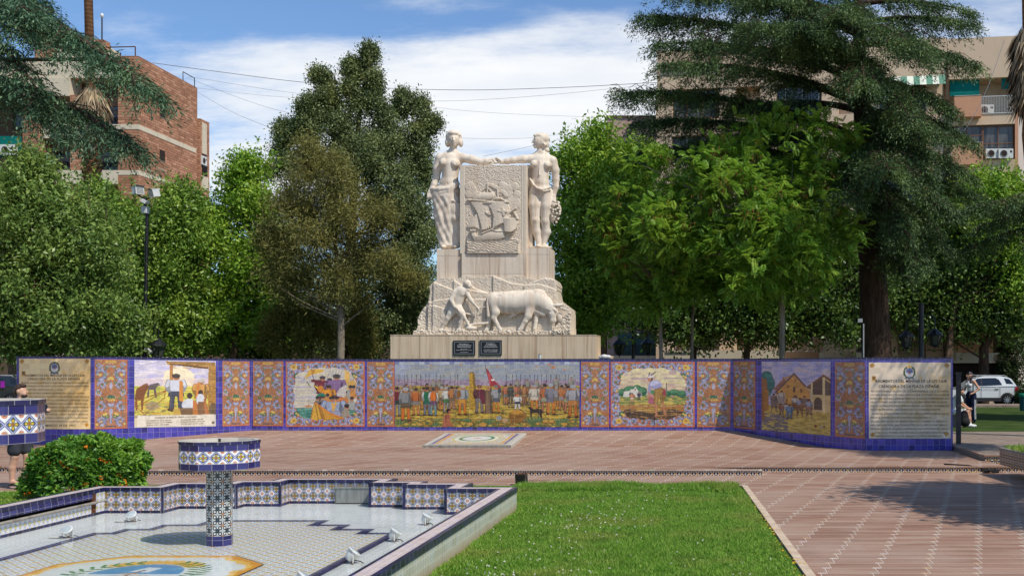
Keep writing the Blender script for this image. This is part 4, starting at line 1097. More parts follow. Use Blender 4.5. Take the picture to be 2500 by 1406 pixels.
def paint_parchment(em):
    im = Img(120, 120, (0, 0, 200, 200), (214,190,156))
    n = fbm(im.gx/60, im.gy/60, 3, 4); im.put(n > .52, (204,174,128), .8); im.put(n < .38, (222,202,176), .8)
    n2 = fbm(im.gx/14, im.gy/14, 6, 3); im.put((n2 > .62)&(im.gy < 140), (206,160,80), .45)
    for k in range(5): im.ell(12+44*k, 0, 3, 2.4, (52,46,100))
    for (x, y) in ((9, 9), (191, 9), (10, 191), (190, 189)): im.ell(x, y, 5.4, 5.4, (110,76,30)); im.ell(x, y, 4.4, 4.4, (198,140,50)); im.ell(x, y, 1.6, 1.6, (120,70,30))
    if em: im.a = im.a*np.array((1.14, 1.08, .90)); im.a = np.clip(im.a, 0, 1)
    x, y = 100, 27
    im.ring(x, y, 13, 15, .16, (44,70,56)); 
    for k in range(14): t = k*2*PI/14; im.ell(x+13*math.cos(t), y+15*math.sin(t), 2.6, 2.2, (50,84,70), 1, t)
    im.ell(x, y, 9, 11.5, (92,104,150)); im.put((((im.gx-x)/9)**2+((im.gy-y)/11.5)**2 < 1)&(im.gy > y+1), (206,206,206)); im.ell(x, y-2, 2.4, 4, (120,60,60)); im.rect(x-4, y+2, x+4, y+4, (176,120,90))
    if not em: im.ell(x, y-15, 6, 3.4, (222,176,74))
    im.line([(x-11, y+17), (x-4, y+15), (x, y+17), (x+4, y+15), (x+11, y+17)], 1.4, (90,104,130))
    im.rect(9, 37, 19, 49, (176,124,50)); im.rect(10.5, 38.5, 17.5, 47.5, (120,80,36))
    im.tiles(15.2, (0, 0), .05, .8, .03)
    return im
PT = G['paint_tile']
orn = [ornament(0), ornament(1)]
def put(px0, px1, zb, zt, seg, im, name, label, off=.006):
    P0, P1 = wpt(px0, seg), wpt(px1, seg)
    o = panel(name, im, P0, P1, zb, zt, PT, wall, off, gain=1.0)
    if label: o['label'] = label
    return o
Z0, Z1 = .43, 2.29
put(964, 1415, Z0, Z1, 2, paint_foundation(), 'painted_scene', 'wide tile painting of a crowd of soldiers round a post and red flag')
put(698, 891, Z0+.01, Z1+.01, 2, paint_boat(), 'painted_scene', 'tile painting of a crowded yellow rowing boat in a scrolled frame')
put(1491, 1696, Z0, Z1, 2, paint_farm(), 'painted_scene', 'tile painting of a stooping field hand in a scrolled frame')
put(328, 527, (.52, .485), (2.33, 2.31), 1, paint_plains(), 'painted_scene', 'tile painting of men under a thatched shelter on the plains')
put(1860, 2028, (.41, .39), (2.295, 2.285), 3, paint_village(), 'painted_scene', 'tile painting of riders before ochre village houses')
for (a, b, zb, zt, sg, k) in ((618,692,Z0+.03,Z1+.02,2,0), (897,963,Z0+.01,Z1,2,1), (1419,1487,Z0,Z1,2,1), (1702,1783,Z0,Z1+.005,2,0),
                              (231,311,(.51,.51),(2.345,2.34),1,0), (543,609,.475,(2.305,2.30),1,0), (1791,1845,(.41,.405),(2.305,2.30),3,0), (2039,2112,(.385,.375),(2.27,2.262),3,0)):
    put(a, b, zb, zt, sg, orn[k], 'ornament_panel', None)
TL = put(47, 221, .516, 2.365, 0, paint_parchment(1), 'inscription_panel', 'yellowed inscription panel partly hidden by a man')
TR = put(2121, 2321, .385, 2.256, 4, paint_parchment(0), 'inscription_panel', 'cream inscription panel with black lettering')
plain('ink', h(66,54,46), .5, .3)
plain('ink_brown', h(104,80,54), .5, .3)
def lettering(lines, P0, P1, z0, z1, m, parent, off, name='lettering'):
    """lines: (v from top 0..1, u0, u1, cap height as share of panel height, text); each line stretched to its span, one mesh"""
    W_ = (Vector(P1[:2])-Vector(P0[:2])).length; H_ = z1-z0; d = (Vector(P1[:2])-Vector(P0[:2])).normalized(); n = Vector((d.y, -d.x))
    Vs, Fs = [], []; b = 0
    for v, u0, u1, hh, txt in lines:
        cu = bpy.data.curves.new('t', 'FONT'); cu.body = txt; cu.size = 1; cu.resolution_u = 2; cu.offset = .006 if hh > .03 else -.003
        o = bpy.data.objects.new('t', cu); C.objects.link(o); dg = bpy.context.evaluated_depsgraph_get(); dg.update()
        me = bpy.data.meshes.new_from_object(o.evaluated_get(dg)); bpy.data.objects.remove(o); bpy.data.curves.remove(cu)
        co_ = np.array([q.co[:] for q in me.vertices])
        if not len(co_): continue
        x0, x1 = co_[:, 0].min(), co_[:, 0].max(); 
        for c in co_:
            u = (u0+(u1-u0)*(c[0]-x0)/(x1-x0))*W_; z = z1-v*H_+c[1]/.72*hh*H_
            p = Vector(P0[:2])+d*u+n*off; Vs.append((p.x, p.y, z))
        Fs += [tuple(i+b for i in p.vertices) for p in me.polygons]; b += len(co_); bpy.data.meshes.remove(me)
    me = bpy.data.meshes.new(name); me.from_pydata(Vs, [], Fs); me.materials.append(m); return link(name, me, parent)
LT = [(.255,.085,.92,.033,'RAGMENTOS DEL MENSAJE DE LA LEY 1.638'), (.305,.12,.86,.033,'CREADORA DE LA PLAZA ESPAÑA'),
 (.355,.03,.97,.022,'MENDOZA, NACIDA AL CONTINUAR SU GRAN OBRA UN PUEBLO NUNCA INDIFERENTE'), (.402,.03,.98,.022,'A LA TRADICIÓN DE LA ESTIRPE, ALIENTA EN ELLA EL ESTÍMULO FELIZ DE LA VIRTUD Y ENERGÍA'),
 (.452,.03,.62,.022,'Y LAS VIRTUDES EJEMPLARES DE LA RAZA.'), (.502,.06,.92,.022,'EL INTENTO DE DAR EL NOMBRE DE LA MADRE PATRIA A UNO DE LOS PASEOS'), (.552,.03,.98,.022,'DE LA CIUDAD CAPITAL DE LA PROVINCIA ES UNA ANTIGUA ASPIRACIÓN DE LA'),
 (.602,.03,.97,.022,'COLECTIVIDAD. TRADUCE EN ELLO EL MERECIDO HOMENAJE DE LOS'), (.652,.03,.96,.022,'PUEBLOS Y NUESTROS SENTIMIENTOS INVARIABLES. IMPORTA EN'), (.702,.03,.97,.022,'ELLO GRATITUD A LA MODESTA COLECTIVIDAD ESPAÑOLA'),
 (.752,.03,.97,.022,'IDENTIFICADA CON EL CARIÑO DE NUESTRO PUEBLO, SOLIDARIA'), (.802,.03,.97,.022,'VIVIDA CON NUESTROS IDEALES, PARTÍCIPE DE NUESTROS'), (.852,.03,.97,.022,'PARA CONTRIBUIR CON HONOR A NUESTRO ACELERADO PROGRESO'), (.902,.03,.97,.022,'Y NUESTROS SUEÑOS DE CONFRATERNIDAD DE PATRIA UNIDA.'), (.965,.10,.80,.034,'MENDOZA, MARZO 14 DE 1947.')]
RT = [(.262,.085,.95,.036,'RAGMENTOS DEL MENSAJE DE LA LEY 1.638'), (.333,.12,.86,.038,'CREADORA DE LA PLAZA ESPAÑA'),
 (.392,.03,.97,.026,'NO EXISTE PUEBLO ALGUNO DE LOS INNUMERABLES QUE SE ALZAN EN'), (.440,.02,.98,.026,'LOS PAÍSES AMERICANOS DE HABLA ESPAÑOLA QUE NO GUARDE CON LA MADRE'), (.488,.02,.98,.026,'PATRIA UNA PROFUNDA AFINIDAD ESPIRITUAL. NI AÚN LAS PODEROSAS INFLUEN-'), (.535,.02,.96,.026,'CIAS AUTÓCTONAS, QUE HAN GRAVITADO Y SIGUEN GRAVITANDO SOBRE LOS GRUPOS'),
 (.585,.02,.98,.026,'ÉTNICOS DE FORMACIÓN EMINENTEMENTE AMERICANA, HAN PODIDO DESDIBUJAR ESOS'), (.632,.02,.88,.026,'RASGOS DE HISPANIDAD CARACTERÍSTICA QUE LES DA ESPECIAL FISONOMÍA.'), (.688,.04,.98,.026,'VIGOROSOS, AUNQUE INVISIBLES LAZOS, NOS UNEN A LA ESPAÑA PERPETUA QUE DIÓ'), (.738,.02,.76,.026,'INMORTAL ALIENTO A ESA PROGENIE MILAGROSA DE PUEBLOS.'),
 (.788,.03,.96,.026,'EN CADA UNO DE ELLOS CON RELIEVES DIVERSOS, ESTÁ PLASMADO EL GENIO DE LA'), (.838,.02,.96,.026,'RAZA: TRASCIENDE EN EL CARÁCTER ARQUETÍPICO DE SUS INSTITUCIONES LIBERALES'), (.887,.02,.97,.026,'HEREDADAS DE AQUELLAS QUE EN LA ESPAÑA DE LA ERA CONTEMPORÁNEA DIERON'), (.937,.07,.93,.026,'LA PAUTA A LA MODERNA ARQUITECTURA DE LOS ESTADOS. REVIVE EN LAS'), (.982,.08,.89,.026,'MANIFESTACIONES DE SU CULTURA, ASIMILADA DE LA CIVILIZACIÓN PENINSULAR')]
lettering(LT, wpt(47, 0), wpt(221, 0), .516, 2.365, G['ink_brown'], TL, .010)
lettering(RT, wpt(2121, 4), wpt(2321, 4), .385, 2.256, G['ink'], TR, .010)
PS = [o for o in kids(wall) if 'thatched' in o.get('label', '')][0]
a, b = Vector(wpt(328, 1)), Vector(wpt(527, 1))
lettering([(.18,.24,.76,.15,'CONSEJOS DE MARTÍN FIERRO A SUS HIJOS:'), (.42,.14,.44,.12,'LOS HERMANOS SEAN UNIDOS'), (.62,.14,.46,.12,'PORQUE ESA ES LA LEY PRIMERA.'), (.82,.14,.42,.12,'TENGAN UNIÓN VERDADERA,'),
           (.42,.56,.84,.12,'EN CUALQUIER TIEMPO QUE SEA,'), (.62,.56,.86,.12,'PORQUE SI ENTRE ELLOS PELEAN'), (.82,.56,.85,.12,'LOS DEVORAN LOS DE AJUERA.')], a, b, .51, .80, G['ink_brown'], PS, .010)
# small things lying along the wall top and the dark iron panel at its right-hand end
m = MB(); m.box(-.06, .06, -.03, .03, -.3, 1.62, G['black_iron']); m.box(-.075, .075, -.045, .045, 1.62, 1.66, G['black_iron']); m.box(-.09, .09, -.06, .06, -.3, -.27, G['black_iron'])
e = empty('iron_post', (gx(2340, 27.25), 27.25, .35), 'flat black iron post at the right-hand end of the tiled wall', 'post')
for z_ in (.2, .8, 1.35): m.box(-.05, .05, -.045, .045, z_, z_+.05, G['dark_iron'])
o = m.build('post_plate', None); o.parent = e
# ================================================================ fountain basin, pedestals, water, underwater lamps
fb = empty('fountain_basin', (-6.12, 12, 0), 'stepped fountain basin lined with patterned ceramic tiles', 'fountain')
ZT, ZB, WD = .33, -.055, .235
path = [(-9.1,-3), (-9.1,16.35), (-8.22,16.35), (-8.22,16.86), (-7.33,16.86), (-7.33,17.14), (-6.76,17.14), (-6.76,17.5), (-5.33,17.5), (-5.33,17.04), (-4.72,17.04), (-4.72,16.78), (-3.94,16.78), (-3.94,16.2), (-3.14,16.2), (-3.14,-3)]
def poff(o):
    P = [Vector(p) for p in path]; out = []
    for i, p in enumerate(P):
        if i == 0: d = (P[1]-P[0]).normalized(); n = Vector((-d.y, d.x))
        elif i == len(P)-1: d = (P[i]-P[i-1]).normalized(); n = Vector((-d.y, d.x))
        else:
            d1, d2 = (P[i]-P[i-1]).normalized(), (P[i+1]-P[i]).normalized(); n = Vector((-d1.y, d1.x))+Vector((-d2.y, d2.x))
        out.append(p+n*o)
    return out
def ribbon(m, A, B, za, zb, mt, flip=False):
    for i in range(len(A)-1):
        q = [(*A[i], za), (*A[i+1], za), (*B[i+1], zb), (*B[i], zb)]
        m.face(q[::-1] if flip else q, mt)
p0, pi_, pa_, pb_, po, px_ = poff(0), poff(-.012), poff(.035), poff(WD-.045), poff(WD), poff(WD+.012)
m = MB()                                # coping: navy rims with pale patterned tiles between
ribbon(m, pi_, pa_, ZT, ZT, G['navy_coping'], True); ribbon(m, pa_, pb_, ZT+.001, ZT+.001, G['coping_tile'], True); ribbon(m, pb_, px_, ZT, ZT, G['navy_coping'], True)
ribbon(m, pi_, pi_, ZT-.055, ZT, G['navy_coping'], True); ribbon(m, px_, px_, ZT-.07, ZT, G['navy_coping'])
ribbon(m, pi_, p0, ZT-.055, ZT-.055, G['navy_coping']); ribbon(m, px_, po, ZT-.07, ZT-.07, G['navy_coping'], True)
m.build('coping', fb)
m = MB()                                # inner walls (the long left wall carries the overflow slot and is built apart)
ribbon(m, p0[1:], p0[1:], ZB+.04, ZT-.055, G['azulejo'], True)
p1 = poff(-.004); ribbon(m, p1[1:], p1[1:], ZB, ZB+.042, G['navy_coping'], True)
for (x, y) in ((-8.22,16.35), (-7.33,16.86), (-6.76,17.14)): pass
for (x, y, sx) in ((-5.33,17.04,-1), (-4.72,16.78,-1), (-3.94,16.2,-1)): m.box(x-.005, x+.035, y-.008, y+.03, ZB, ZT-.05, G['navy_coping'])
for (x, y) in ((-8.22,16.35), (-7.33,16.86), (-6.76,17.14)): m.box(x-.03, x+.006, y-.008, y+.02, ZB, ZT-.05, G['navy_coping'])
m.build('inner_wall', fb)
m = MB(); ribbon(m, po, po, -.1, ZT-.07, G['outer_tile']); m.build('outer_wall', fb)
m = MB()                                # left wall with its overflow slot
xl = -9.1
m.box(xl-.012, xl+.02, -3, 16.0, .20, ZT-.0551, G['navy_tile'])
m.face([(xl-.10,-3,.205),(xl-.10,16.0,.205),(xl-.10,16.0,.15),(xl-.10,-3,.15)], G['dark_recess']); m.face([(xl-.10,-3,.150),(xl-.10,16.0,.150),(xl+.0,16.0,.145),(xl+.0,-3,.145)], G['dark_recess'])
m.face([(xl-.10,-3,.2),(xl-.012,-3,.2),(xl-.012,16.0,.2),(xl-.10,16.0,.2)], G['dark_recess'])
m.tube([(xl+.03, -3, .142), (xl+.03, 16.1, .142)], .022, G['concrete'], 8)
m.face([(xl,-3,ZB+.04),(xl,16.35,ZB+.04),(xl,16.35,.145),(xl,-3,.145)][::-1], G['azulejo_pale'])
m.face([(xl+.004,-3,ZB),(xl+.004,16.35,ZB),(xl+.004,16.35,ZB+.042),(xl+.004,-3,ZB+.042)][::-1], G['navy_coping'])
m.box(xl-.012, xl+.012, 16.12, 16.3495, .14, ZT-.0552, G['azulejo_pale']); m.box(xl-.08, xl+.001, 16.0, 16.12, ZB, .27, G['rust'])
m.build('overflow_wall', fb)
m = MB(); P = [(p.x, p.y) for p in p0]
m.face([(x, y, ZB) for x, y in P][::-1], G['pool_tile_outer']); m.build('pool_floor', fb)
inn = [(-8.03,-3), (-8.03,14.28), (-7.80,14.28), (-7.80,14.62), (-7.48,14.62), (-7.48,15.02), (-7.02,15.02), (-7.02,15.45), (-5.57,15.45), (-5.57,15.02), (-5.12,15.02), (-5.12,14.62), (-4.66,14.62), (-4.66,14.28), (-4.22,14.28), (-4.22,-3)]
keep = path; path = inn; q0, q1 = poff(0), poff(.13); path = keep
m = MB(); ribbon(m, q0, q1, ZB+.008, ZB+.008, G['navy_tile'], True); m.build('floor_border', fb)
m = MB(); m.face([(p.x, p.y, ZB+.004) for p in q0][::-1], G['pool_tile_field']); m.build('floor_field', fb)
# painted coat of arms on the pool floor
def paint_arms():
    im = Img(200, 200, (-1.3, 1.3, 1.3, -1.3), (226,228,224))
    a, b = np.abs(im.gx), np.abs(im.gy); e = np.maximum(np.maximum(a, b), (a+b)/1.52)
    n = fbm(im.gx*9, im.gy*9, 3, 3); rim = 1.25-.10-.16*n
    im.put(e > rim, (244,198,104)); im.put(e > rim+.08, (232,160,58)); im.put(e > 1.235, (96,66,40))
    for k in range(34):
        t = PI*(.06+.88*k/33); r = .30 if k % 2 else .22
        im.line([(0+.40*math.cos(t), .42+.2*math.sin(t)), (.62*math.cos(t)*(.8+r*.5), .46+(.28+r*.5)*math.sin(t))], .022, (232,180,72))
    im.ell(0, 0, .53, .66, (226,228,226)); up = ((im.gx/.52)**2+(im.gy/.64)**2 < 1)&(im.gy > .02); im.put(up, (96,152,196)); im.put((fbm(im.gx*6, im.gy*6, 5, 3) > .58)&up, (130,176,206), .5)
    im.put(((im.gx/.52)**2+(im.gy/.64)**2 < 1)&(im.gy <= .02), (228,230,228))
    im.poly([(-.12,.16),(-.02,.44),(.16,.40),(.12,.12)], (228,230,228)); im.line([(-.06,-.22),(.02,.26)], .018, (120,60,40)); im.ell(-.05, .04, .12, .035, (206,166,136)); im.line([(-.2,-.12),(.2,-.12)], .05, (206,166,136))
    for sx in (-1, 1):
        for k in range(15):
            t = -PI*.42+k*PI*.80/14; x, y = sx*.70*math.cos(t), .78*math.sin(t)
            for d in (-1, 1): im.ell(x+sx*d*.055*math.cos(t), y+d*.05, .085, .026, (70,126,56), 1, sx*(t+d*.6))
    im.tiles(.15, (0, 0), .02, .85, .03)
    return im
im = paint_arms(); u = np.linspace(-1.3, 1.3, 201); xx, yy = np.meshgrid(u, u[::-1]); V = np.stack([xx*.93-6.10, yy*.93+11.47, np.full(xx.shape, ZB+.012)], -1).reshape(-1, 3)
o = grid_obj('floor_emblem', V, im, G['paint_tile'], fb)
# keep only the octagon
bm = bmesh.new(); bm.from_mesh(o.data)
bmesh.ops.delete(bm, geom=[f for f in bm.faces if (lambda c: abs(c.x+6.10)/.93+abs(c.y-11.47)/.93 > 1.52*1.25)(f.calc_center_median()) or max(abs(f.calc_center_median().x+6.10), abs(f.calc_center_median().y-11.47)) > 1.25*.93], context='FACES')
bm.to_mesh(o.data); bm.free()
m = MB(); m.face([(p.x, p.y, -.030) for p in p0][::-1], G['water']); struct(m.build('fountain_water'))
m = MB(); x0, x1, D_ = gx(822, 17.46), gx(906, 17.46), 17.44
m.box(x0, x1, D_, D_+.05, ZB+.02, .20, G['cover_plate']); m.box(x0-.02, x1+.02, D_-.015, D_+.05, .2005, .225, G['cover_plate']); m.box(x0-.03, x0-.002, D_+.02, D_+.058, ZB, .24, G['concrete']); m.box(x1+.002, x1+.03, D_+.02, D_+.058, ZB, .24, G['concrete'])
m.build('cover_plate', fb)
# pedestals
def pedestal(x, y, ztop, label, rot):
    e = empty('fountain_pedestal', (x, y, ZB), label, 'fountain pedestal', 'bowl topped fountain pedestals'); e.rotation_euler.z = rot
    H_ = ztop-ZB; n = 10; hb = .345; r0 = .155; r1 = .475
    def ring(m, r, z0, z1, mt, ru=None, nn=10, vs=0.0):
        w = 2*r*math.sin(PI/nn); tw = ru or w/2
        for k in range(nn):
            t0, t1 = 2*PI*k/nn, 2*PI*(k+1)/nn
            q = [(r*math.cos(t0), r*math.sin(t0), z0), (r*math.cos(t1), r*math.sin(t1), z0), (r*math.cos(t1), r*math.sin(t1), z1), (r*math.cos(t0), r*math.sin(t0), z1)]
            u0, u1 = k*2*.148, (k+1)*2*.148
            if ru: u0, u1 = k*ru, (k+1)*ru
            m.face(q, mt, uv=[(u0, vs), (u1, vs), (u1, vs+z1-z0), (u0, vs+z1-z0)])
    def cap(m, ra, rb, z, mt, up, nn=10):
        for k in range(nn):
            t0, t1 = 2*PI*k/nn, 2*PI*(k+1)/nn
            q = [(ra*math.cos(t0), ra*math.sin(t0), z), (ra*math.cos(t1), ra*math.sin(t1), z), (rb*math.cos(t1), rb*math.sin(t1), z), (rb*math.cos(t0), rb*math.sin(t0), z)]
            m.face(q[::-1] if up else q, mt)
    m = MB(); ring(m, r0+.004, 0, .125, G['navy_tile'], .15, 8); ring(m, r0, .125, H_-hb, G['azulejo_column'], .135, 8); o = m.build('column', None); o.parent = e
    m = MB(); z0 = H_-hb
    cap(m, .01, r1, z0, G['navy_tile'], False)
    ring(m, r1, z0, z0+.082, G['navy_tile'], .296, vs=-.003); ring(m, r1, z0+.082, z0+.082+.148, G['azulejo_bowl']); ring(m, r1, z0+.23, z0+.31, G['navy_tile'], .296, vs=-.003); ring(m, r1+.008, z0+.31, hb+z0, G['navy_coping'], .31, vs=.02)
    cap(m, r1+.008, r1, z0+.31, G['navy_coping'], True); cap(m, r1+.008, r1-.06, H_, G['concrete_pale'], False)
    # inside of the bowl
    for k in range(n):
        t0, t1 = 2*PI*k/n, 2*PI*(k+1)/n; r = r1-.06
        m.face([(r*math.cos(t0), r*math.sin(t0), H_), (r*math.cos(t1), r*math.sin(t1), H_), (r*.9*math.cos(t1), r*.9*math.sin(t1), H_-.12), (r*.9*math.cos(t0), r*.9*math.sin(t0), H_-.12)], G['concrete_pale'])
    cap(m, (r1-.06)*.9, .01, H_-.12, G['concrete_pale'], False)
    b = m.build('bowl', None); b.parent = e
    m = MB(); m.tube([(0, 0, H_-.12), (0, 0, H_+.015)], .016, G['dark_iron'], 8); o = m.build('nozzle', None); o.parent = b
    return e
pedestal(-6.06, 13.45, 1.245, 'tiled fountain pedestal rising from the middle of the basin', PI/2-PI/10+.18)
pedestal(gx(-58, 8.7), 8.7, 1.885, 'tall tiled fountain bowl cut off by the left edge in front of a man', PI/2-PI/10+.05)
# pool lamps
def pool_lamp(px, py, rz, tilt, label, base=True):
    D_ = gd(py, ZB+.012); SC = .68 if base else .8; e = empty('pool_floodlight', (gx(px, D_), D_, ZB+.012), label, 'floodlight', 'floodlights standing in the fountain basin'); e.rotation_euler.z = rz; e.scale = (SC, SC, SC)
    Mt = Matrix.Translation((0, 0, .115)) @ Matrix.Rotation(tilt, 4, 'X')
    m = MB(); m.lathe([(.012,-.10),(.045,-.098),(.066,-.07),(.084,-.01),(.09,.03),(.104,.032),(.106,.052),(.088,.056)], 0, 0, G['lamp_white'], 18, M=Mt); o = m.build('housing', None); o.parent = e
    m = MB(); m.lathe([(.086,.0565),(.07,.064),(.02,.068)], 0, 0, G['lamp_glass'], 18, M=Mt); g = m.build('lens', None); g.parent = o
    m = MB(); m.tube([(-.09,0,.0),(-.105,0,.06),(-.098,0,.115)], .010, G['lamp_white'], 6); m.tube([(.09,0,.0),(.105,0,.06),(.098,0,.115)], .010, G['lamp_white'], 6); m.box(-.1, .1, -.018, .018, 0, .012, G['rust']); m.tube([(0,.02,.03),(.06,.1,.02),(.12,.14,.0)], .007, G['rubber_dark'], 6); b = m.build('bracket', None); b.parent = e
    if base: m = MB(); m.box(-.34, -.13, -.06, .05, 0, .02, G['lamp_white']); b = m.build('base_plate', None); b.parent = e
    return e
pool_lamp(165, 1311, 0, R(38), 'white pool floodlight facing the viewer, nearer one by the left wall')
pool_lamp(322, 1272, 0, R(38), 'white pool floodlight facing the viewer, below the bush')
pool_lamp(1042, 1279, R(-90), R(-28), 'white pool floodlight tilted away, closest to the back right corner', False)
pool_lamp(964, 1319, R(-80), R(-34), 'white pool floodlight in the middle of the row along the right wall', False)
pool_lamp(861, 1372, R(-70), R(-40), 'white pool floodlight, big one lying on the dark blue line', False)
pool_lamp(738, 1434, R(-70), R(-40), 'white pool floodlight cut by the lower edge of the photo', False)
# ================================================================ monument
mon = empty('monument', (gx(1204, 34.8), 34.8, .3), 'carved pale stone monument with two standing women and a ploughing scene', 'monument')
D0 = 34.0
m = MB()
xa, xb = gx(953, D0), gx(1454, D0); zt = gz(817, D0)
m.box(xa, xb, D0, 35.6, -.1, zt-.02, G['stone_plinth']); m.box(xa-.012, xb+.012, D0-.012, 35.61, zt-.0199, zt, G['stone_plinth'])
for k in range(1, 7): x = xa+(xb-xa)*k/7; m.box(x-.004, x+.004, D0-.004, D0+.01, 1.8, zt-.03, G['dark_recess'])
m.box(xb-1.2, gx(1488, 34.6), 34.6, 36.2, -.1, gz(868, 34.6), G['stone_plinth'])
m.build('plinth', mon, .012)
z2 = lambda zx, zy: (940+zx/4.535, 580+zy/4.535)
def relief(name, img_or_h, box, Df, Db, mask, mt, label=None):
    """front height field (towards the viewer) closed by sides running back to depth Db; box is in photo pixels at depth Df"""
    hh = img_or_h; ny, nx = hh.shape; px = np.linspace(box[0], box[2], nx); py = np.linspace(box[1], box[3], ny)
    xx, zz = np.meshgrid((px-CX)/F*Df, ZC-(py-CY)/F*Df); V = np.stack([xx, Df-hh, zz], -1).reshape(-1, 3)
    i = np.arange(ny-1)[:, None]*nx+np.arange(nx-1)[None]; Fq = np.stack([i, i+nx, i+nx+1, i+1], -1)
    mk = mask[:-1, :-1] & mask[1:, 1:] & mask[1:, :-1] & mask[:-1, 1:]
    quads = Fq[mk].tolist(); used = {}
    from collections import Counter
    ed = Counter()
    for q in quads:
        for a, b in zip(q, q[1:]+q[:1]): ed[(a, b)] += 1
    back = {}; VV = V.tolist()
    def bk(a):
        if a not in back: back[a] = len(VV); VV.append([V[a][0], Db, V[a][2]])
        return back[a]
    side = [(b, a, bk(a), bk(b)) for (a, b) in list(ed) if (b, a) not in ed]
    me = mesh_np(name, np.array(VV), np.array(quads+side), mt, smooth=True)
    sm = np.ones(len(me.polygons), bool); sm[len(quads):] = False; me.polygons.foreach_set('use_smooth', sm)
    o = link(name, me, mon)
    if label: o['label'] = label
    return o
# --- mountain rock
bx = (1012, 668, 1398, 820); nx_, ny_ = 386, 200
im = Img(nx_, ny_, bx, (0, 0, 0))
OUT = [z2(*q) for q in ((570,470),(610,452),(700,445),(780,460),(850,438),(920,420),(1000,440),(1100,432),(1200,420),(1300,450),(1450,425),(1570,442),(1690,468),(1770,440),(1860,452),(1890,475),(1910,520),(1900,600),(1920,690),(1990,740),(2060,795),(2068,1075),(338,1078),(345,1032),(362,1000),(372,960),(362,905),(385,850),(420,785),(470,735),(485,690),(498,600),(490,535),(540,490))]
mask = im.pmask(OUT)
def below(line, step, soft=2.0):
    L = [z2(*q) for q in line]; y = np.interp(im.gx, [q[0] for q in L], [q[1] for q in L], left=9e3, right=9e3)
    return step*np.clip((im.gy-y)/soft, 0, 1)
H_ = np.zeros(im.gx.shape)
for ln, st in (([(540,490),(640,530),(760,578),(850,530),(905,500),(1000,560),(1140,612)], .05), ([(1195,420),(1290,460),(1400,502),(1560,525),(1690,470),(1770,445),(1880,468)], .05), ([(1540,528),(1700,512),(1800,540),(1900,580)], .045),
               ([(485,712),(600,690),(720,676),(900,582),(1000,585),(1140,612)], .05), ([(470,748),(560,750),(690,792)], .05), ([(760,462),(830,510),(860,530)], .04), ([(930,680),(1120,680)], .03)):
    H_ = H_+below(ln, st)
rough = fbm(im.gx/3.0, im.gy/3.0, 3, 3)-.45
lefty = np.clip((1062-im.gx)/40, 0, 1)
H_ = H_+rough*(.028+.07*lefty)+.10*np.clip((im.gy-760)/50, 0, 1)*lefty
base = im.gy > 807; H_ = np.where(base, .34+.10*rough, H_)
pr = [z2(*q) for q in ((1880,1000),(1960,880),(2068,820),(2068,1078),(1860,1078))]
H_ = H_+np.where(im.pmask(pr), .12+.06*rough, 0)
relief('carved_rock', H_, bx, 34.46, 35.6, mask, G['stone_rough'])
# --- upper blocks and stele
m = MB()
def pbox(m, x0, x1, y0, y1, Df, Db, mt): m.box(gx(x0, Df), gx(x1, Df), Df, Db, gz(y1, Df), gz(y0, Df), mt)
pbox(m, 1127, 1285, 619.5, 700, 34.52, 35.45, G['stone_smooth'])
pbox(m, 1066.5, 1126.8, 608, 700, 34.64, 35.7, G['stone_smooth']); pbox(m, 1285.3, 1343, 605, 700, 34.64, 35.7, G['stone_smooth'])
for (a, b, yy, Df) in ((1066, 1126, 624.5, 34.637), (1286, 1343.5, 621, 34.637), (1127, 1285, 668, 34.517)): m.box(gx(a, Df), gx(b, Df), Df, Df+.01, gz(yy+.6, Df), gz(yy, Df), G['concrete'])
m.build('upper_block', mon, .015)
m = MB(); pbox(m, 1286.5, 1300, 403, 604.5, 35.0, 35.5, G['stone_smooth']); pbox(m, 1125.5, 1286, 404.2, 619, 34.64, 35.35, G['stone_smooth'])
m.build('stele', mon, .01)
zb = lambda x, y: (x, y)
im = Img(240, 310, (18, 20, 968, 1284), (0, 0, 0)); Hs = np.zeros(im.gx.shape); X_, Y_ = im.gx, im.gy
tex = fbm(X_/11, Y_/11, 5, 3)-.45; field = (X_ > 96)&(X_ < 885)
Hs += np.where(field, tex*.045, .012+tex*.006); Hs -= .02*((np.abs(X_-95) < 5)|(np.abs(X_-888) < 4)|(np.abs(X_-925) < 3))
def add(mask_, val): 
    global Hs
    Hs = np.where(mask_, np.maximum(Hs, val), Hs)
def bump(x, y, r, hgt): 
    d_ = np.hypot(X_-x, Y_-y)/r; add(d_ < 1, hgt*np.sqrt(np.clip(1-d_**2, 0, 1))*.6+hgt*.4+tex*.02)
for (x, y, r) in ((160,330,70),(210,370,50),(150,430,60),(230,440,60),(630,330,65),(720,360,60),(800,330,60),(700,420,70),(830,440,55),(780,560,100),(600,420,40)): bump(x, y, r, .035)
def prof(P, axis, a0, a1, h0, h1, q=1.0): 
    t = np.clip(((X_ if axis == 0 else Y_)-a0)/(a1-a0), 0, 1); add(im.pmask(P), h0+(h1-h0)*np.sin(PI*t)**q+tex*.012)
def bar(P, w_, hgt): add(im.dist(P) < w_, hgt)
bar([(415,290),(412,420)], 11, .07); bar([(400,340),(300,415)], 8, .05); bar([(425,350),(545,490)], 12, .06); bar([(558,380),(562,500)], 10, .08); bar([(420,300),(470,310),(520,340),(570,355)], 22, .05); bar([(565,400),(620,395),(660,430),(680,455)], 22, .05)
prof([(300,412),(490,412),(520,500),(400,525),(250,540),(130,515),(200,515),(270,480)], 1, 400, 545, .05, .12)
prof([(170,545),(390,560),(470,650),(500,770),(490,920),(340,950),(310,820),(270,700)], 0, 170, 500, .05, .13)
prof([(110,920),(190,790),(280,700),(310,820),(340,960),(230,905)], 0, 110, 330, .03, .10)
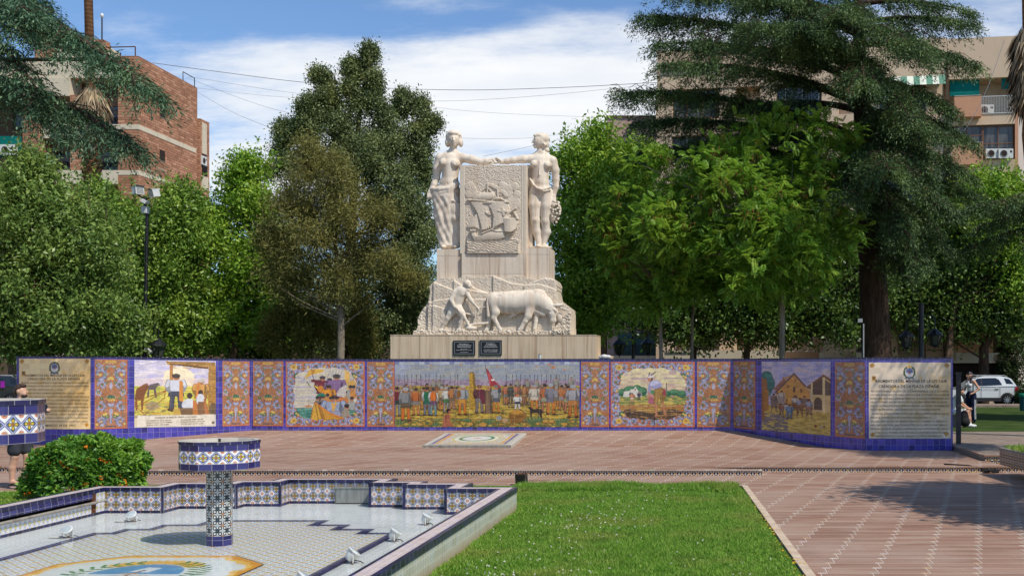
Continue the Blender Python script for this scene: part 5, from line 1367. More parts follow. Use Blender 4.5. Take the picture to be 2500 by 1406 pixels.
prof([(385,560),(700,555),(740,660),(745,760),(640,850),(490,925),(505,760),(470,650)], 0, 390, 760, .07, .19)
for P in ([(575,680),(690,690)], [(630,645),(655,740)]): bar(P, 16, .205)
bar([(400,700),(450,730)], 14, .15); bar([(420,720),(445,700)], 10, .15)
bar([(440,550),(530,500),(600,500),(700,555)], 9, .10); bar([(370,562),(715,555)], 9, .17); bar([(130,518),(520,545)], 8, .10); bar([(630,770),(810,640)], 13, .14); bar([(790,690),(845,790)], 10, .11); bar([(580,780),(850,792)], 9, .18)
prof([(605,785),(845,790),(850,860),(820,940),(760,985),(660,975),(655,880)], 0, 600, 860, .10, .24)
prof([(175,955),(235,950),(245,1030),(330,1030),(470,950),(640,850),(660,965),(660,1060),(560,1085),(380,1095),(220,1095)], 1, 930, 1110, .08, .14)
bar([(180,960),(235,955)], 14, .17); bar([(340,1000),(470,945),(630,850)], 10, .16); bar([(470,945),(560,970),(700,960)], 6, .15); bar([(690,1030),(770,1000),(800,960)], 9, .12)
for k in range(6): bar([(330+k*30, 930-k*10), (335+k*30, 950-k*10)], 7, .12)
for k, y0 in enumerate((1085, 1120, 1150, 1180, 1210, 1240)):
    yy = y0+10*np.sin(X_/ (26+3*k)+k*1.7)+6*np.sin(X_/11+k); edge = np.clip((X_-118)/20, 0, 1)*np.clip((878-X_)/20, 0, 1)
    add((Y_ > yy)&(X_ > 118)&(X_ < 878), (.05+.028*k*edge)+.03*np.exp(-((Y_-yy)/9)**2)+tex*.02)
px0 = lambda q: 1120+q/5.857
Hs = Hs*.72
o = relief('ship_relief', Hs, (px0(18), 400+20/5.857, px0(968), 400+1284/5.857), 34.60, 34.68, np.ones(Hs.shape, bool), G['stone_rough'], 'carved sailing ship on waves')
# --- the two women
DS = 35.03; KS = F/DS
def J(px, py, dy=0.0): return (gx(px, DS), DS+dy/KS, gz(py, DS))
class Fig(SDF):
    def c(s, pts, rs, k=.05):
        P = [J(*p) for p in pts]; r = [q/KS for q in rs]
        s.chain(P, r, k)
    def e(s, p, r, k=.05, op='add', rot=None): s.ell(J(*p), [q/KS for q in r], k, rot, op)
lo, hi = J(1038, 612, -36), J(1234, 310, 34)
A = Fig(lo, hi, .021)
A.e((1101,396,0),(27,17,25)); A.c([(1101,404,0),(1098,440,0)],[21,19.5]); A.e((1097,449,-1),(24,19,20)); A.e((1094,468,0),(31,21,22))
A.c([(1075,385,1),(1128,386,0)],[10.5,10.5],.06); A.c([(1105,368,1),(1084,381,1)],[7.5,7],.05); A.c([(1105,368,1),(1124,382,0)],[7.5,7],.05)
A.e((1086,400,-13),(10.5,10,10.5),.02); A.e((1114,403,-14),(11,10.5,11),.02); A.e((1084,403,-22.5),(1.6,1.6,1.6),.01); A.e((1116,407,-24),(1.6,1.6,1.6),.01); A.e((1097,452,-20.5),(1.6,2.5,2),.012,'sub')
A.c([(1107,352,2),(1104,380,2)],[8.2,9.5],.03)
A.e((1108,342,0),(14,16,18.5),.02); A.e((1110.5,344,-5),(11.8,13,16),.02); A.e((1111,356,-11),(5,5,4.5),.02)
A.e((1107,334,3),(19.5,17,17.5),.012); A.e((1092.5,348,3),(6.5,11,11),.02); A.e((1124,348,4),(5.5,10,11),.02); A.e((1109,328,-8),(13,9,6.5),.012)
for k in range(7): A.e((1095+k*4.6, 326+abs(k-3)*1.6, -11+abs(k-3)*1.8),(3.6,3.4,3.4),.008)
A.c([(1111,339,-17.5),(1112.5,347.5,-20.5)],[1.5,2.3],.012); A.e((1106,342,-17.5),(3.0,2.6,1.9),.01,'sub'); A.e((1116.6,342,-16.8),(2.8,2.6,1.9),.01,'sub'); A.e((1106,342.3,-16.2),(2.0,1.4,1.3),.005); A.e((1116.4,342.3,-15.6),(2.0,1.4,1.3),.005)
A.c([(1109,351.6,-17.2),(1115,351.6,-16.6)],[1.2,1.0],.005); A.c([(1109.5,353.6,-16.8),(1114.5,353.6,-16.2)],[1.2,1.0],.005)
A.c([(1131,386,0),(1152,391,-5),(1177,398,-8)],[10.5,10,8.4],.06); A.c([(1177,398,-8),(1190,396,-9),(1206,392,-10)],[8.2,7.6,5.2],.04)
A.e((1213,391.5,-11),(8,5,4.8),.03)
for k in range(4): A.c([(1215+k*2.6,388.5+k*.9,-15),(1221+k*2.0,392+k*1.2,-17),(1222+k*1.6,399.5+k*.5,-15)],[2.2,2.1,1.7],.008)
A.c([(1208,394,-15),(1213,400,-17)],[2.3,1.9],.01)
A.c([(1072,387,2),(1067,412,3),(1065,434,3)],[10.5,10,8.4],.06); A.c([(1065,434,3),(1060,450,0),(1053,465,-3)],[8.2,7.6,5.6],.04); A.e((1050.5,472,-5),(5.6,5,8.5),.03)
for k in range(4): A.c([(1046.5+k*3,475,-8),(1047+k*3.2,483,-10),(1049.5+k*2.8,490-k*.8,-9)],[2.2,2.1,1.7],.008)
A.c([(1054,469,-8),(1060,478,-11)],[2.4,2.0],.01)
# drapery
A.c([(1058,464,-7),(1078,466,-17),(1100,464,-21),(1120,452,-15)],[6,6.5,6,6],.02); A.c([(1059,471,-8),(1080,474,-18),(1100,470,-21),(1117,459,-17)],[4.5,5,5,4.5],.012); A.c([(1060,478,-8),(1082,481,-18),(1098,479,-20)],[4,4.5,4],.012)
A.c([(1104,466,-20),(1097,490,-20),(1096,520,-16)],[5,4,3],.015); A.c([(1110,462,-20),(1104,486,-19),(1103,508,-17)],[4,3.5,2.5],.015)
A.c([(1077,480,0),(1080,530,0),(1086,596,-1)],[21,19.5,14],.05); A.c([(1096,484,0),(1099,535,-1),(1101,596,-1)],[25,20,15],.05); A.c([(1112,490,-3),(1116,540,-5),(1117,598,-3)],[14,12,9],.05)
A.e((1113,512,-10),(13.5,13,27),.03); A.e((1114,535,-13),(10.5,10.5,12),.03); A.c([(1101,498,-19),(1112,493,-22),(1124,502,-17),(1126,540,-14),(1125,590,-8)],[2.6,2.6,2.6,2.6,3],.01)
A.e((1096,600,-2),(24,15,8),.04); A.e((1087,604.5,-15),(6.5,11,4),.02); A.e((1117,604.5,-14),(7,11,4),.02)
zb_, zt_ = gz(603, DS), gz(478, DS); xk = gx(1104, DS)
def folds(x, y, z):
    t = np.clip((zt_-z)/.15, 0, 1)*np.clip((z-zb_)/.1, 0, 1)*np.clip((xk-x)/.08, 0, 1)
    low = np.clip((gz(540, DS)-z)/.2, 0, 1)*np.clip((z-zb_)/.1, 0, 1)*np.clip((x-xk)/.05+.3, 0, 1)*.7
    w_ = np.sin(x*30+z*13+.8*np.sin(z*5))+.8*np.sin(x*15-z*15+1.3)+.4*np.sin(z*24-x*12)
    return -.010*w_*np.maximum(t, low)
A.disp(folds)
o = A.build('statue', G['stone_figure'], mon); o['label'] = 'stone woman with a draped skirt, face turned to the viewer'
lo, hi = J(1176, 610, -36), J(1376, 322, 34)
B = Fig(lo, hi, .021)
B.e((1322,399,0),(26,16.5,24)); B.c([(1321,408,0),(1319,440,0)],[20.5,20]); B.e((1318,449,-1),(23,18,18)); B.e((1320,467,0),(27,20,20))
B.c([(1296,388,0),(1348,391,1)],[9.5,9.5],.06); B.c([(1320,370,1),(1302,383,1)],[7.5,7],.05); B.c([(1320,370,1),(1341,385,1)],[7.5,7],.05)
B.e((1306,404,-13),(9.5,9.5,9.5),.02); B.e((1338,406,-13),(9.5,9.5,9.5),.02); B.e((1304,407,-22),(1.5,1.5,1.5),.01); B.e((1340,409,-22),(1.5,1.5,1.5),.01)
B.e((1318,452,-20),(1.5,2.5,2),.012,'sub'); B.c([(1321,398,-19),(1320,432,-22)],[1.6,1.6],.02)
B.c([(1319,356,2),(1321,378,2)],[8,9.2],.03)
B.e((1320,345,0),(14,15,18),.02); B.e((1314,347,-5),(11.5,11.5,15.5),.02); B.e((1308.5,360,-7),(5,5.5,4.5),.02)
B.e((1324,339,3),(17,17,15.5),.012); B.e((1330,352,4),(10.5,13,13),.02); B.e((1333,366,5),(8,9,7),.015); B.e((1316,333,-6),(13,9,6),.012)
for k in range(6): B.e((1309+k*4.6, 334+k*4.4, -12+k*.6),(3.4,3.2,3.4),.008)
B.c([(1303.6,343,-9),(1301,350,-9.5)],[1.6,2.2],.012); B.e((1306,344.5,-14),(2.6,2.4,1.8),.01,'sub'); B.e((1303,355.5,-9),(2.2,3,1.0),.006); B.e((1303.6,357.6,-9),(2.0,3,1.0),.006)
B.c([(1295,388,0),(1278,390,-5),(1256,393,-9)],[10,9.5,8],.06); B.c([(1256,393,-9),(1240,396,-10),(1224,398.5,-11)],[7.8,7,5],.04); B.e((1211,399,-12),(10,5.5,4.2),.03)
for k in range(4): B.c([(1203-k*.6,397+k*1.6,-14+k*1.5),(1194-k*1.5,398.5+k*1.6,-15+k*1.5),(1184+abs(k-1)*2,402+k*1.2,-15+k*1.5)],[2.2,2.0,1.5],.008)
B.c([(1208,402,-15),(1199,406.5,-17)],[2.3,1.7],.01)
B.c([(1350,393,2),(1355,416,4),(1357,438,4)],[10,9.4,8],.06); B.c([(1357,438,4),(1357,456,3),(1353,474,1)],[8,7.2,5.2],.04); B.e((1352.5,482,-1),(5.8,5.5,8),.03)
for k in range(4): B.c([(1349+k*2.6,486,-6),(1348.5+k*2.8,493,-8),(1350+k*2.6,499,-6)],[2.1,2.0,1.7],.008)
B.c([(1297,440,-15),(1305,454,-19),(1315,463,-22),(1328,467,-22),(1345,460,-14)],[2.6]*5,.012); B.c([(1312,462,-21),(1330,471,-21),(1345,466,-13)],[2.2]*3,.012)
B.c([(1307,472,-1),(1306,502,-3),(1308,540,-7),(1311,566,-2),(1316,597,-1)],[15.5,15.5,10.5,10.5,6],.05); B.c([(1333,472,0),(1335,505,-2),(1333,541,-5),(1334,566,0),(1327,597,1)],[15.5,15,10.8,10.5,6],.05)
B.e((1308.5,539,-15),(4.5,4.5,6),.02); B.e((1316,602,-11),(6.5,12,4.2),.02); B.e((1332,601.5,-7),(8,10,4.2),.02); B.e((1322,604.5,-2),(28,18,3),.01)
o = B.build('statue', G['stone_figure'], mon); o['label'] = 'unclothed stone woman in profile holding grapes'
m = MB(); r_ = np.random.RandomState(2)
for k in range(90):
    t = r_.uniform(0, 1); w_ = 11*math.sin(PI*(.12+.8*t))+2; a = r_.uniform(0, 2*PI); m.ball(J(1356+3*(.5-t)+w_*math.cos(a)*.95, 492+t*52, -6+w_*.8*math.sin(a)), 3.1/KS, G['stone_figure'], 8, 5)
m.ball(J(1346, 494, -6), (5/KS, 4/KS, 4/KS), G['stone_figure']); m.build('grape_bunch', o)
# --- ploughing scene in high relief
DO = 34.30; KO = F/DO
def Q(zx, zy, dy=0.0): p = z2(zx, zy); return (gx(p[0], DO), DO+dy/4.535/KO, gz(p[1], DO))
class Rel(SDF):
    def c(s, pts, rs, k=.03): s.chain([Q(*p) for p in pts], [q/4.535/KO for q in rs], k)
    def e(s, p, r, k=.03, op='add'): s.ell(Q(*p), [q/4.535/KO for q in r], k, None, op)
    def done(s, name, sy, label):
        V, Fq = s.mesh(); V[:, 1] = DO+(V[:, 1]-DO)*sy; o = link(name, mesh_np(name, V, Fq, G['stone_figure'], smooth=True), mon); o['label'] = label; return o
O = Rel(Q(1090, 1045, -190), Q(2060, 540, 190), .0125)
O.c([(1225,715),(1330,715),(1430,715),(1600,705)],[100,108,112,118],.06); O.e((1205,690,0),(72,80,82),.05); O.e((1690,640,0),(95,60,72),.05); O.e((1400,800,0),(150,70,50),.06); O.c([(1180,640,0),(1400,618,0),(1600,606,0)],[36,26,30],.04)
O.c([(1690,690,0),(1770,740,0),(1840,800,-20)],[104,86,60],.05); O.c([(1660,800,0),(1760,845,-10)],[46,30],.05); O.c([(1845,785,-30),(1858,850,-40),(1864,905,-45)],[56,46,34],.03); O.e((1864,918,-45),(38,36,32),.02); O.e((1835,845,-82),(9,9,9),.01); O.e((1880,925,-76),(7,7,7),.01,'sub')
O.c([(1862,775,-60),(1895,812,-78),(1928,840,-80)],[16,12,4],.015); O.c([(1915,765,-20),(1975,788,-30),(2042,808,-20)],[16,12,4],.015); O.c([(1795,785,-70),(1835,800,-70)],[10,20],.02); O.c([(1835,765,-60),(1900,750,-60),(1960,745,-30)],[18,18,16],.01); O.c([(1840,740,-66),(1872,800,-80)],[9,9],.01)
O.c([(1215,740,-30),(1232,830,-60),(1212,890,-70),(1248,955,-75),(1272,1005,-75)],[64,44,27,20,24],.04); O.c([(1272,1005,-75),(1288,1022,-80)],[22,20],.02)
O.c([(1165,750,30),(1165,850,20),(1148,915,10),(1136,1005,0)],[46,30,20,22],.04); O.c([(1136,1010,0),(1120,1020,-5)],[20,20],.02)
O.c([(1605,780,-40),(1592,870,-70),(1556,930,-78),(1518,1000,-80)],[62,40,24,22],.04); O.c([(1518,1005,-80),(1500,1020,-84)],[22,22],.02); O.c([(1672,840,20),(1668,930,10),(1656,1005,0)],[34,21,20],.04); O.e((1562,928,-84),(26,24,24),.02)
O.c([(1150,640,-40),(1140,740,-60),(1152,870,-60)],[13,11,16],.01); O.e((1265,640,-86),(30,16,20),.03,'sub'); O.c([(1380,880,0),(1440,850,-10)],[12,20],.03); O.e((1930,880,30),(34,40,52),.03)
O.done('ox_carving', .62, 'carved ox with lowered horns')
W = Rel(Q(570, 1045, -150), Q(1180, 455, 150), .0125)
W.e((915,510,-30),(44,48,40),.02); W.e((935,535,-40),(26,34,36),.02); W.c([(958,525,-50),(966,545,-52)],[6,8],.01); W.c([(870,560,-10),(900,545,-20)],[32,30],.03); W.e((926,580,-40),(20,24,22),.02)
W.c([(850,600,-10),(815,680,0),(790,765,0)],[66,58,52],.05); W.e((800,600,-10),(46,50,44),.04); W.e((890,600,-20),(40,46,40),.04); W.e((856,625,-55),(34,16,26),.03)
W.c([(780,610,-40),(742,690,-60),(782,765,-80)],[30,23,16],.03); W.e((796,775,-85),(20,20,18),.02); W.c([(905,605,-30),(958,695,-50),(1025,770,-60)],[28,21,14],.03); W.e((1036,782,-60),(18,18,16),.02)
for k in range(4): W.c([(1030+k*6,772+k*6,-72),(1042+k*4,784+k*6,-78),(1034+k*3,796+k*4,-72)],[6,6,5],.005); W.c([(790+k*6,766+k*5,-98),(806+k*4,778+k*5,-100),(800+k*3,790+k*3,-96)],[6,6,5],.005)
W.c([(775,780,0),(735,840,-10),(698,890,-15)],[52,42,30],.04); W.c([(698,890,-15),(660,950,0),(630,1008,0)],[28,26,15],.03); W.c([(625,1014,0),(605,1024,-5),(665,1026,-25)],[16,13,11],.02)
W.c([(815,790,-20),(855,840,-45),(872,880,-50)],[50,40,30],.04); W.c([(872,880,-50),(845,945,-40),(832,1005,-40)],[28,25,15],.03); W.c([(830,1010,-40),(812,1022,-40),(880,1025,-60)],[16,13,11],.02)
W.c([(795,775,-85),(880,865,-70),(915,930,-60),(945,990,-60)],[13,16,16,18],.02); W.e((965,1006,-60),(62,40,26),.02); W.c([(880,985,-30),(1000,960,-30),(1160,945,-20)],[16,15,15],.015)
W.c([(1050,775,-50),(1110,768,-40),(1165,768,-30)],[5,5,5],.005); W.c([(1018,795,-60),(1005,850,-60),(1010,890,-60),(1024,890,-60),(1030,830,-60),(1040,795,-60)],[6]*6,.005); W.c([(890,840,-10),(950,850,0),(980,870,10)],[9,12,10],.02)
W.done('ploughman_carving', .7, 'carved ploughman stooping behind the ox')
# --- two dark plaques
def plaque(x0, x1, y0, y1, lines, label):
    m = MB(); D_ = 33.966; X0, X1, Z0_, Z1_ = gx(x0, D_), gx(x1, D_), gz(y1, D_), gz(y0, D_)
    m.box(X0, X1, D_, D_+.02, Z0_, Z1_, G['black_iron']); t = .012
    for (a, b, c, d) in ((X0+.04, X1-.04, Z0_+.04, Z0_+.04+t), (X0+.04, X1-.04, Z1_-.04-t, Z1_-.04), (X0+.04, X0+.04+t, Z0_+.0523, Z1_-.0523), (X1-.04-t, X1-.04, Z0_+.0523, Z1_-.0523)): m.box(a, b, D_-.003, D_+.001, c, d, G['grey_metal'])
    o = m.build('plaque', mon); o['label'] = label
    lettering(lines, (X0, D_), (X1, D_), Z0_, Z1_, G['cloth_white'], o, .004)
plaque(1106, 1160, 831, 867, [(.27,.27,.72,.065,'MONUMENTO A'), (.37,.19,.82,.07,'LA CONFRATERNIDAD'), (.48,.20,.80,.07,'HISPANOARGENTINA'), (.60,.33,.66,.035,'INAUGURADO POR'), (.67,.14,.86,.04,'EL SEÑOR GOBERNADOR DE LA PROVINCIA'), (.81,.32,.69,.04,'CIUDAD DE MENDOZA')], 'left plaque with three bold lines and two small blocks')
plaque(1171, 1225, 830, 867, [(.27,.29,.70,.065,'MONUMENTO'), (.37,.25,.76,.07,'A LA HERMANDAD'), (.48,.20,.80,.07,'HISPANOARGENTINA'), (.65,.20,.80,.04,'OBRA DE ARTE DE LA PLAZA ESPAÑA'), (.72,.17,.83,.04,'RESTAURADO POR LA MUNICIPALIDAD'), (.79,.21,.79,.04,'CIUDAD DE MENDOZA ARGENTINA')], 'right plaque with three bold lines and one small block')
# rubble and a can left on the wall top
m = MB(); z_ = 2.382
for (px, s, q) in ((1475, .10, .07), (1484, .08, .06), (1468, .07, .05)): m.ball((gx(px, 31.2), 31.2, z_+q*.8), (s*1.3, s, q), G['plaster_white'], 7, 5)
tag(m.build('rubble_lump'), 'small heap of white rubble on the wall top beside the plinth', 'rubble')
m = MB(); m.lathe([(.035,z_),(.04,z_+.02),(.045,z_+.11),(.047,z_+.115)], gx(1318, 31.18), 31.18, G['cloth_white'], 12); m.lathe([(.047,z_+.1152),(.047,z_+.128)], gx(1318, 31.18), 31.18, G['rust'], 12)
tag(m.build('paint_can'), 'small white can with a rusty rim standing on the wall top', 'can')
# ================================================================ vegetation
def unit(v): return v/np.maximum(np.linalg.norm(v, axis=-1, keepdims=True), 1e-9)
def leaf_quads(P, d, n, L, W, bend=.15):
    """P base points, d directions, n leaf normals -> rhombic leaves"""
    d = unit(d); s = unit(np.cross(d, n)); nn = unit(np.cross(s, d)); L = np.asarray(L)[:, None]; W = np.asarray(W)[:, None]
    a = P; b = P+d*L*.45+s*W*.5+nn*L*bend*.3; c = P+d*L-nn*L*bend*.3; e = P+d*L*.45-s*W*.5+nn*L*bend*.3
    V = np.stack([a, b, c, e], 1).reshape(-1, 3); Fq = np.arange(len(V)).reshape(-1, 4); return V, Fq
def leaf_obj(name, V, mt, parent, midx=None):
    o = link(name, mesh_np(name, V, np.arange(len(V)).reshape(-1, 4), mt, midx), parent); return o
def wob(P, f, ph):
    return np.sin(P[:, 0]*f+ph)*np.sin(P[:, 1]*f*.9+ph*1.7)*np.sin(P[:, 2]*f*1.1+ph*2.3)*1.6+.6*np.sin(P[:, 0]*f*2.3-P[:, 2]*f*1.9+ph*3)
def clumps(rg, lobes, dens, shell=.45, mul=1.5, mn_=10, sat=5):
    """clump centres + outward directions in pixel-defined ellipsoid lobes (px,py,D,rx,ry[,depth m]), broken up by satellites, bulges and holes"""
    C_, N_ = [], []; dens = dens*mul; LB = []
    for lb in lobes:
        px, py, D_, rx, ry = lb[:5]; k = D_/F; rd = lb[5] if len(lb) > 5 else (rx+ry)*.5*k
        c = np.array(at(px, py, D_)); r = np.array((rx*k, rd, ry*k)); LB.append((c, r*.93))
        for _ in range(sat):
            u = unit(rg.normal(size=3)+np.array((0, -.3, .35))); LB.append((c+u*r*rg.uniform(.75, 1.02), r*rg.uniform(.22, .42)))
    for c, r in LB:
        n = max(mn_, int(dens*(r[0]*r[2]*PI)*(1+.35*r[1])))
        u = unit(rg.normal(size=(n, 3))); t = rg.uniform(shell**3, 1, n)**(1/3)*(1+.10*rg.normal(size=n)); t = t*(1+.24*wob(u*2.2+c, 1.0, c[0]))
        P = c+u*r*t[:, None]; keep = wob(P, 1.9, 3.3)+.35*rg.normal(size=n) > -.52
        C_.append(P[keep]); N_.append(unit(u/r)[keep])
    return np.concatenate(C_), np.concatenate(N_)
def foliage(rg, cen, nor, per, cr, L, W, out=.6, up=.35, flat=1.0):
    n = len(cen); P = np.repeat(cen, per, 0)+rg.normal(size=(n*per, 3))*cr*np.array((1, 1, flat))
    N_ = np.repeat(nor, per, 0)*out+rg.normal(size=(n*per, 3))*.6+np.array((0, 0, up))
    d = rg.normal(size=(n*per, 3))+np.repeat(nor, per, 0)*.5-np.array((0, 0, .25))
    q = rg.uniform(.65, 1.25, n*per); return leaf_quads(P, d, N_, L*q, W*q)[0]
def twiggy(rg, m, root, ends, r0, mt, nseg=5, wob=.25):
    root = np.array(root)
    for e in ends:
        e = np.array(e); mid = (root+e)/2+rg.normal(size=3)*wob*np.linalg.norm(e-root)*.3; P = []
        for k in range(nseg+1):
            t = k/nseg; P.append(tuple((1-t)**2*root+2*t*(1-t)*mid+t*t*e))
        m.tube(P, [r0*(1-.85*k/nseg) for k in range(nseg+1)], mt, 6)
def base(px, D_, z=.15): return (gx(px, D_), D_, z)
def tree(label, lobes, trunk, D_, mt, bark, r, seed, dens=5, per=40, cr=.28, L=.13, W=.07, group=None, shell=.45, name='tree', nl=14, flat=1.0, up=.35, cat='tree', sprays=None, tap=.6):
    """trunk: list of (px, py) from the ground up"""
    rg = np.random.RandomState(seed); tp = [at(x, y, D_) for x, y in trunk]; tp[0] = (tp[0][0], D_, 0.0)
    root = empty(name, tp[0], label, cat, group)
    m = MB(); n = len(tp); m.tube(tp, [r*(1-tap*k/(n-1)) for k in range(n)], G[bark], 10)
    cen, nor = clumps(rg, lobes, dens, shell, mn_=26 if name == 'evergreen_tree' else 10, sat=2 if name == 'evergreen_tree' else 5); pick = rg.choice(len(cen), min(nl*3, len(cen)), False)
    TP = np.array(tp); zz = TP[:, 2]
    for e in cen[pick]:
        zr = np.clip(e[2]-.55*np.hypot(e[0]-TP[-1, 0], e[1]-TP[-1, 1])-.1, zz[1]*.8, zz[-1]); rt = [np.interp(zr, zz, TP[:, i]) for i in range(3)]
        twiggy(rg, m, rt, [e], r*.22*(1-.5*zr/zz[-1])+.01, G[bark])
    Vs = [foliage(rg, cen, nor, int(per*FUL), cr, L*LSC, W*LSC, up=up, flat=flat)]
    if name == 'tree' and L > .11:               # ragged outer shoots all round the crown
        for q in rg.choice(len(cen), min(90, len(cen)), False):
            d = unit(nor[q]*np.array((1, 1, .6))+np.array((0, 0, .75))+rg.normal(size=3)*.35); ln = rg.uniform(.5, 1.15); k = int(ln*26); tt = rg.uniform(0, 1, k)[:, None]
            P = cen[q]+nor[q]*.15+d*ln*tt+rg.normal(size=(k, 3))*.05; Vs.append(leaf_quads(P, rg.normal(size=(k, 3))+d*.6, rg.normal(size=(k, 3))+np.array((0, 0, .5)), L*rg.uniform(.8, 1.3, k), W*rg.uniform(.8, 1.3, k))[0])
    if sprays:                                   # thin leafy shoots standing out of the crown
        for (xa, ya, xb, yb) in sprays:
            a, b = np.array(at(xa, ya, D_-.3)), np.array(at(xb, yb, D_-.3)); m.tube([tuple(a), tuple((a+b)/2+rg.normal(size=3)*.06), tuple(b)], [.02, .012, .005], G[bark], 5)
            k = int(np.linalg.norm(b-a)*40)+10; t = rg.uniform(.05, 1.02, k)[:, None]; P = a+(b-a)*t+rg.normal(size=(k, 3))*.05
            Vs.append(leaf_quads(P, rg.normal(size=(k, 3))+(b-a)*.5, rg.normal(size=(k, 3))+np.array((0, 0, .5)), L*rg.uniform(.8, 1.3, k), W*rg.uniform(.8, 1.3, k))[0])
    m.build('trunk', root); leaf_obj('crown', np.concatenate(Vs), G[mt], root)
    return root
FUL, LSC = 1.3, 1.2
GT = 'broadleaf trees behind the wall'
tree('grey green leafy tree filling the left edge in front of the palm', [(q[0],q[1],36,q[2],q[3]) for q in ((60,490,100,80),(20,600,110,140),(150,560,110,110),(110,720,150,140),(240,640,80,110),(30,810,130,80),(200,800,140,80),(70,420,50,40),(280,800,60,60))], [(120,880),(115,700),(120,600)], 36, 'leaf_bluegreen', 'bark', .2, 1, 10, 46, .24, .135, .06, GT,
     sprays=[(30,440,10,370),(80,430,70,385),(200,560,215,430),(250,600,262,445),(130,470,140,430)])
tree('light green leafy tree behind the tall camera pole', [(q[0],q[1],41.5,q[2],q[3]) for q in ((300,520,60,60),(340,640,100,110),(300,770,110,90),(430,570,80,80),(420,700,110,110),(440,800,100,70),(250,480,40,40),(445,500,40,40))], [(380,880),(385,700),(380,600)], 41.5, 'leaf_green', 'bark', .18, 2, 9, 44, .26, .14, .065, GT,
     sprays=[(260,500,262,440),(330,500,322,430),(440,480,458,425),(410,500,430,440),(460,510,480,470)])
tree('bright green loose tree between the brick building and the olive tree', [(q[0],q[1],43,q[2],q[3]) for q in ((560,570,100,80),(615,480,70,60),(530,660,110,110),(640,650,80,100),(560,770,110,80),(670,760,60,90),(600,430,45,35),(500,530,45,30))], [(570,880),(572,700),(580,560)], 43, 'leaf_bright', 'bark', .18, 3, 8.5, 42, .27, .14, .07, GT,
     sprays=[(600,430,560,385),(620,420,640,360),(640,430,668,370),(650,440,690,395),(580,440,530,430),(520,540,490,480)])
tree('bright green tree right beside the monument', [(q[0],q[1],42.5,q[2],q[3]) for q in ((1400,430,60,80),(1450,370,45,60),(1400,570,80,110),(1420,700,90,120),(1500,480,80,110),(1540,410,55,50),(1500,620,90,90),(1380,800,60,60),(1480,760,80,60))], [(1430,880),(1432,700),(1440,540)], 42.5, 'leaf_bright', 'bark', .2, 4, 8.5, 42, .28, .14, .07, GT,
     sprays=[(1400,360,1370,325),(1440,330,1462,285),(1480,330,1496,300),(1520,380,1545,320),(1560,380,1570,330),(1360,420,1345,370),(1470,340,1500,290)])
tree('dark glossy tree on a leaning trunk beside the white car', [(q[0],q[1],61.4,q[2],q[3],1.3) for q in ((2230,690,100,120),(2330,640,110,100),(2250,570,90,70),(2400,740,90,60),(2300,770,120,45),(2440,770,60,40))], [(2401,930),(2402,850),(2428,800),(2420,720)], 61.4, 'leaf_dark', 'bark_dark', .34, 5, 4.5, 52, .42, .2, .11, GT)
tree('sunlit yellow green tree below the balconies at the right edge', [(q[0],q[1],60.6,q[2],q[3],1.3) for q in ((2430,470,80,55),(2370,500,60,50),(2480,540,60,90),(2400,590,80,70),(2490,680,60,80))], [(2300,930),(2330,742),(2400,600)], 60.6, 'leaf_bright', 'bark', .24, 6, 4.5, 50, .4, .19, .1, GT, sprays=[(2350,470,2345,430),(2440,430,2450,395),(2470,450,2480,410)])
for i, (lb, lobes, tr, seed) in enumerate((('deep shade tree behind the fine leaved trees, left of the pair', ((1450,730,80,70),(1560,700,100,90),(1640,760,90,70),(1540,620,90,70)), [(1690,890),(1695,760)], 7),
     ('deep shade tree behind the fine leaved trees, right of the pair', ((1700,800,90,34),(1900,805,110,34),(2040,795,80,40),(1700,570,120,110),(1860,560,140,110),(2000,560,120,110),(1780,470,110,70),(1950,470,110,80),(1760,700,110,90),(1860,740,110,80),(1970,690,110,90),(2080,720,70,100),(1900,620,120,80)), [(1815,890),(1830,760)], 8))):
    tree(lb, [(q[0],q[1],57.5,q[2],q[3],1.8) for q in lobes], tr, 57.5, 'leaf_dark', 'bark_dark', .26, seed, 4.5, 46, .4, .18, .1, GT)
for lb, lobes, tr, seed in (('shaded low tree behind the light green tree at left', ((330,810,120,60),(470,820,110,50),(240,840,80,40)), [(330,890),(332,800)], 9), ('shaded low tree between bright tree and olive tree trunk', ((600,820,100,60),(700,800,80,70),(900,810,90,60),(990,770,60,80)), [(640,890),(645,800)], 10)):
    tree(lb, [(q[0],q[1],47,q[2],q[3]) for q in lobes], tr, 47, 'leaf_dark', 'bark_dark', .15, seed, 6, 40, .3, .15, .085, GT)
# dark evergreens with upright spires, and the feathery olive-brown tree in front of them
tree('tall dark evergreen with ragged spires left of the monument', [(q[0],q[1],44.5,q[2],q[3]) for q in ((788,192,14,30),(806,225,12,30),(792,262,26,46),(752,262,12,34),(745,310,28,40),(705,335,20,24),(690,322,9,12),(853,166,12,18),(868,172,8,10),(860,215,12,30),(903,138,8,18),(908,196,11,26),(884,250,26,44),(915,262,16,40),(944,305,12,30),(955,345,20,36),(880,330,60,60),(830,300,45,70),(790,330,60,60),(745,330,38,35),(700,330,20,22),(720,420,55,60),(700,390,35,45),(860,420,100,110),(930,390,80,90),(960,480,80,100),(1000,560,60,110),(980,680,75,110),(930,780,90,80),(830,700,110,110),(800,810,90,70),(720,520,50,70),(768,270,22,40),(1030,590,30,60))], [(856,880),(855,600),(875,300),(903,120)], 44.5, 'leaf_evergreen', 'bark_dark', .3, 11, 13, 44, .17, .088, .045, 'dark evergreens left of the monument', .35, 'evergreen_tree', 20, tap=.96)
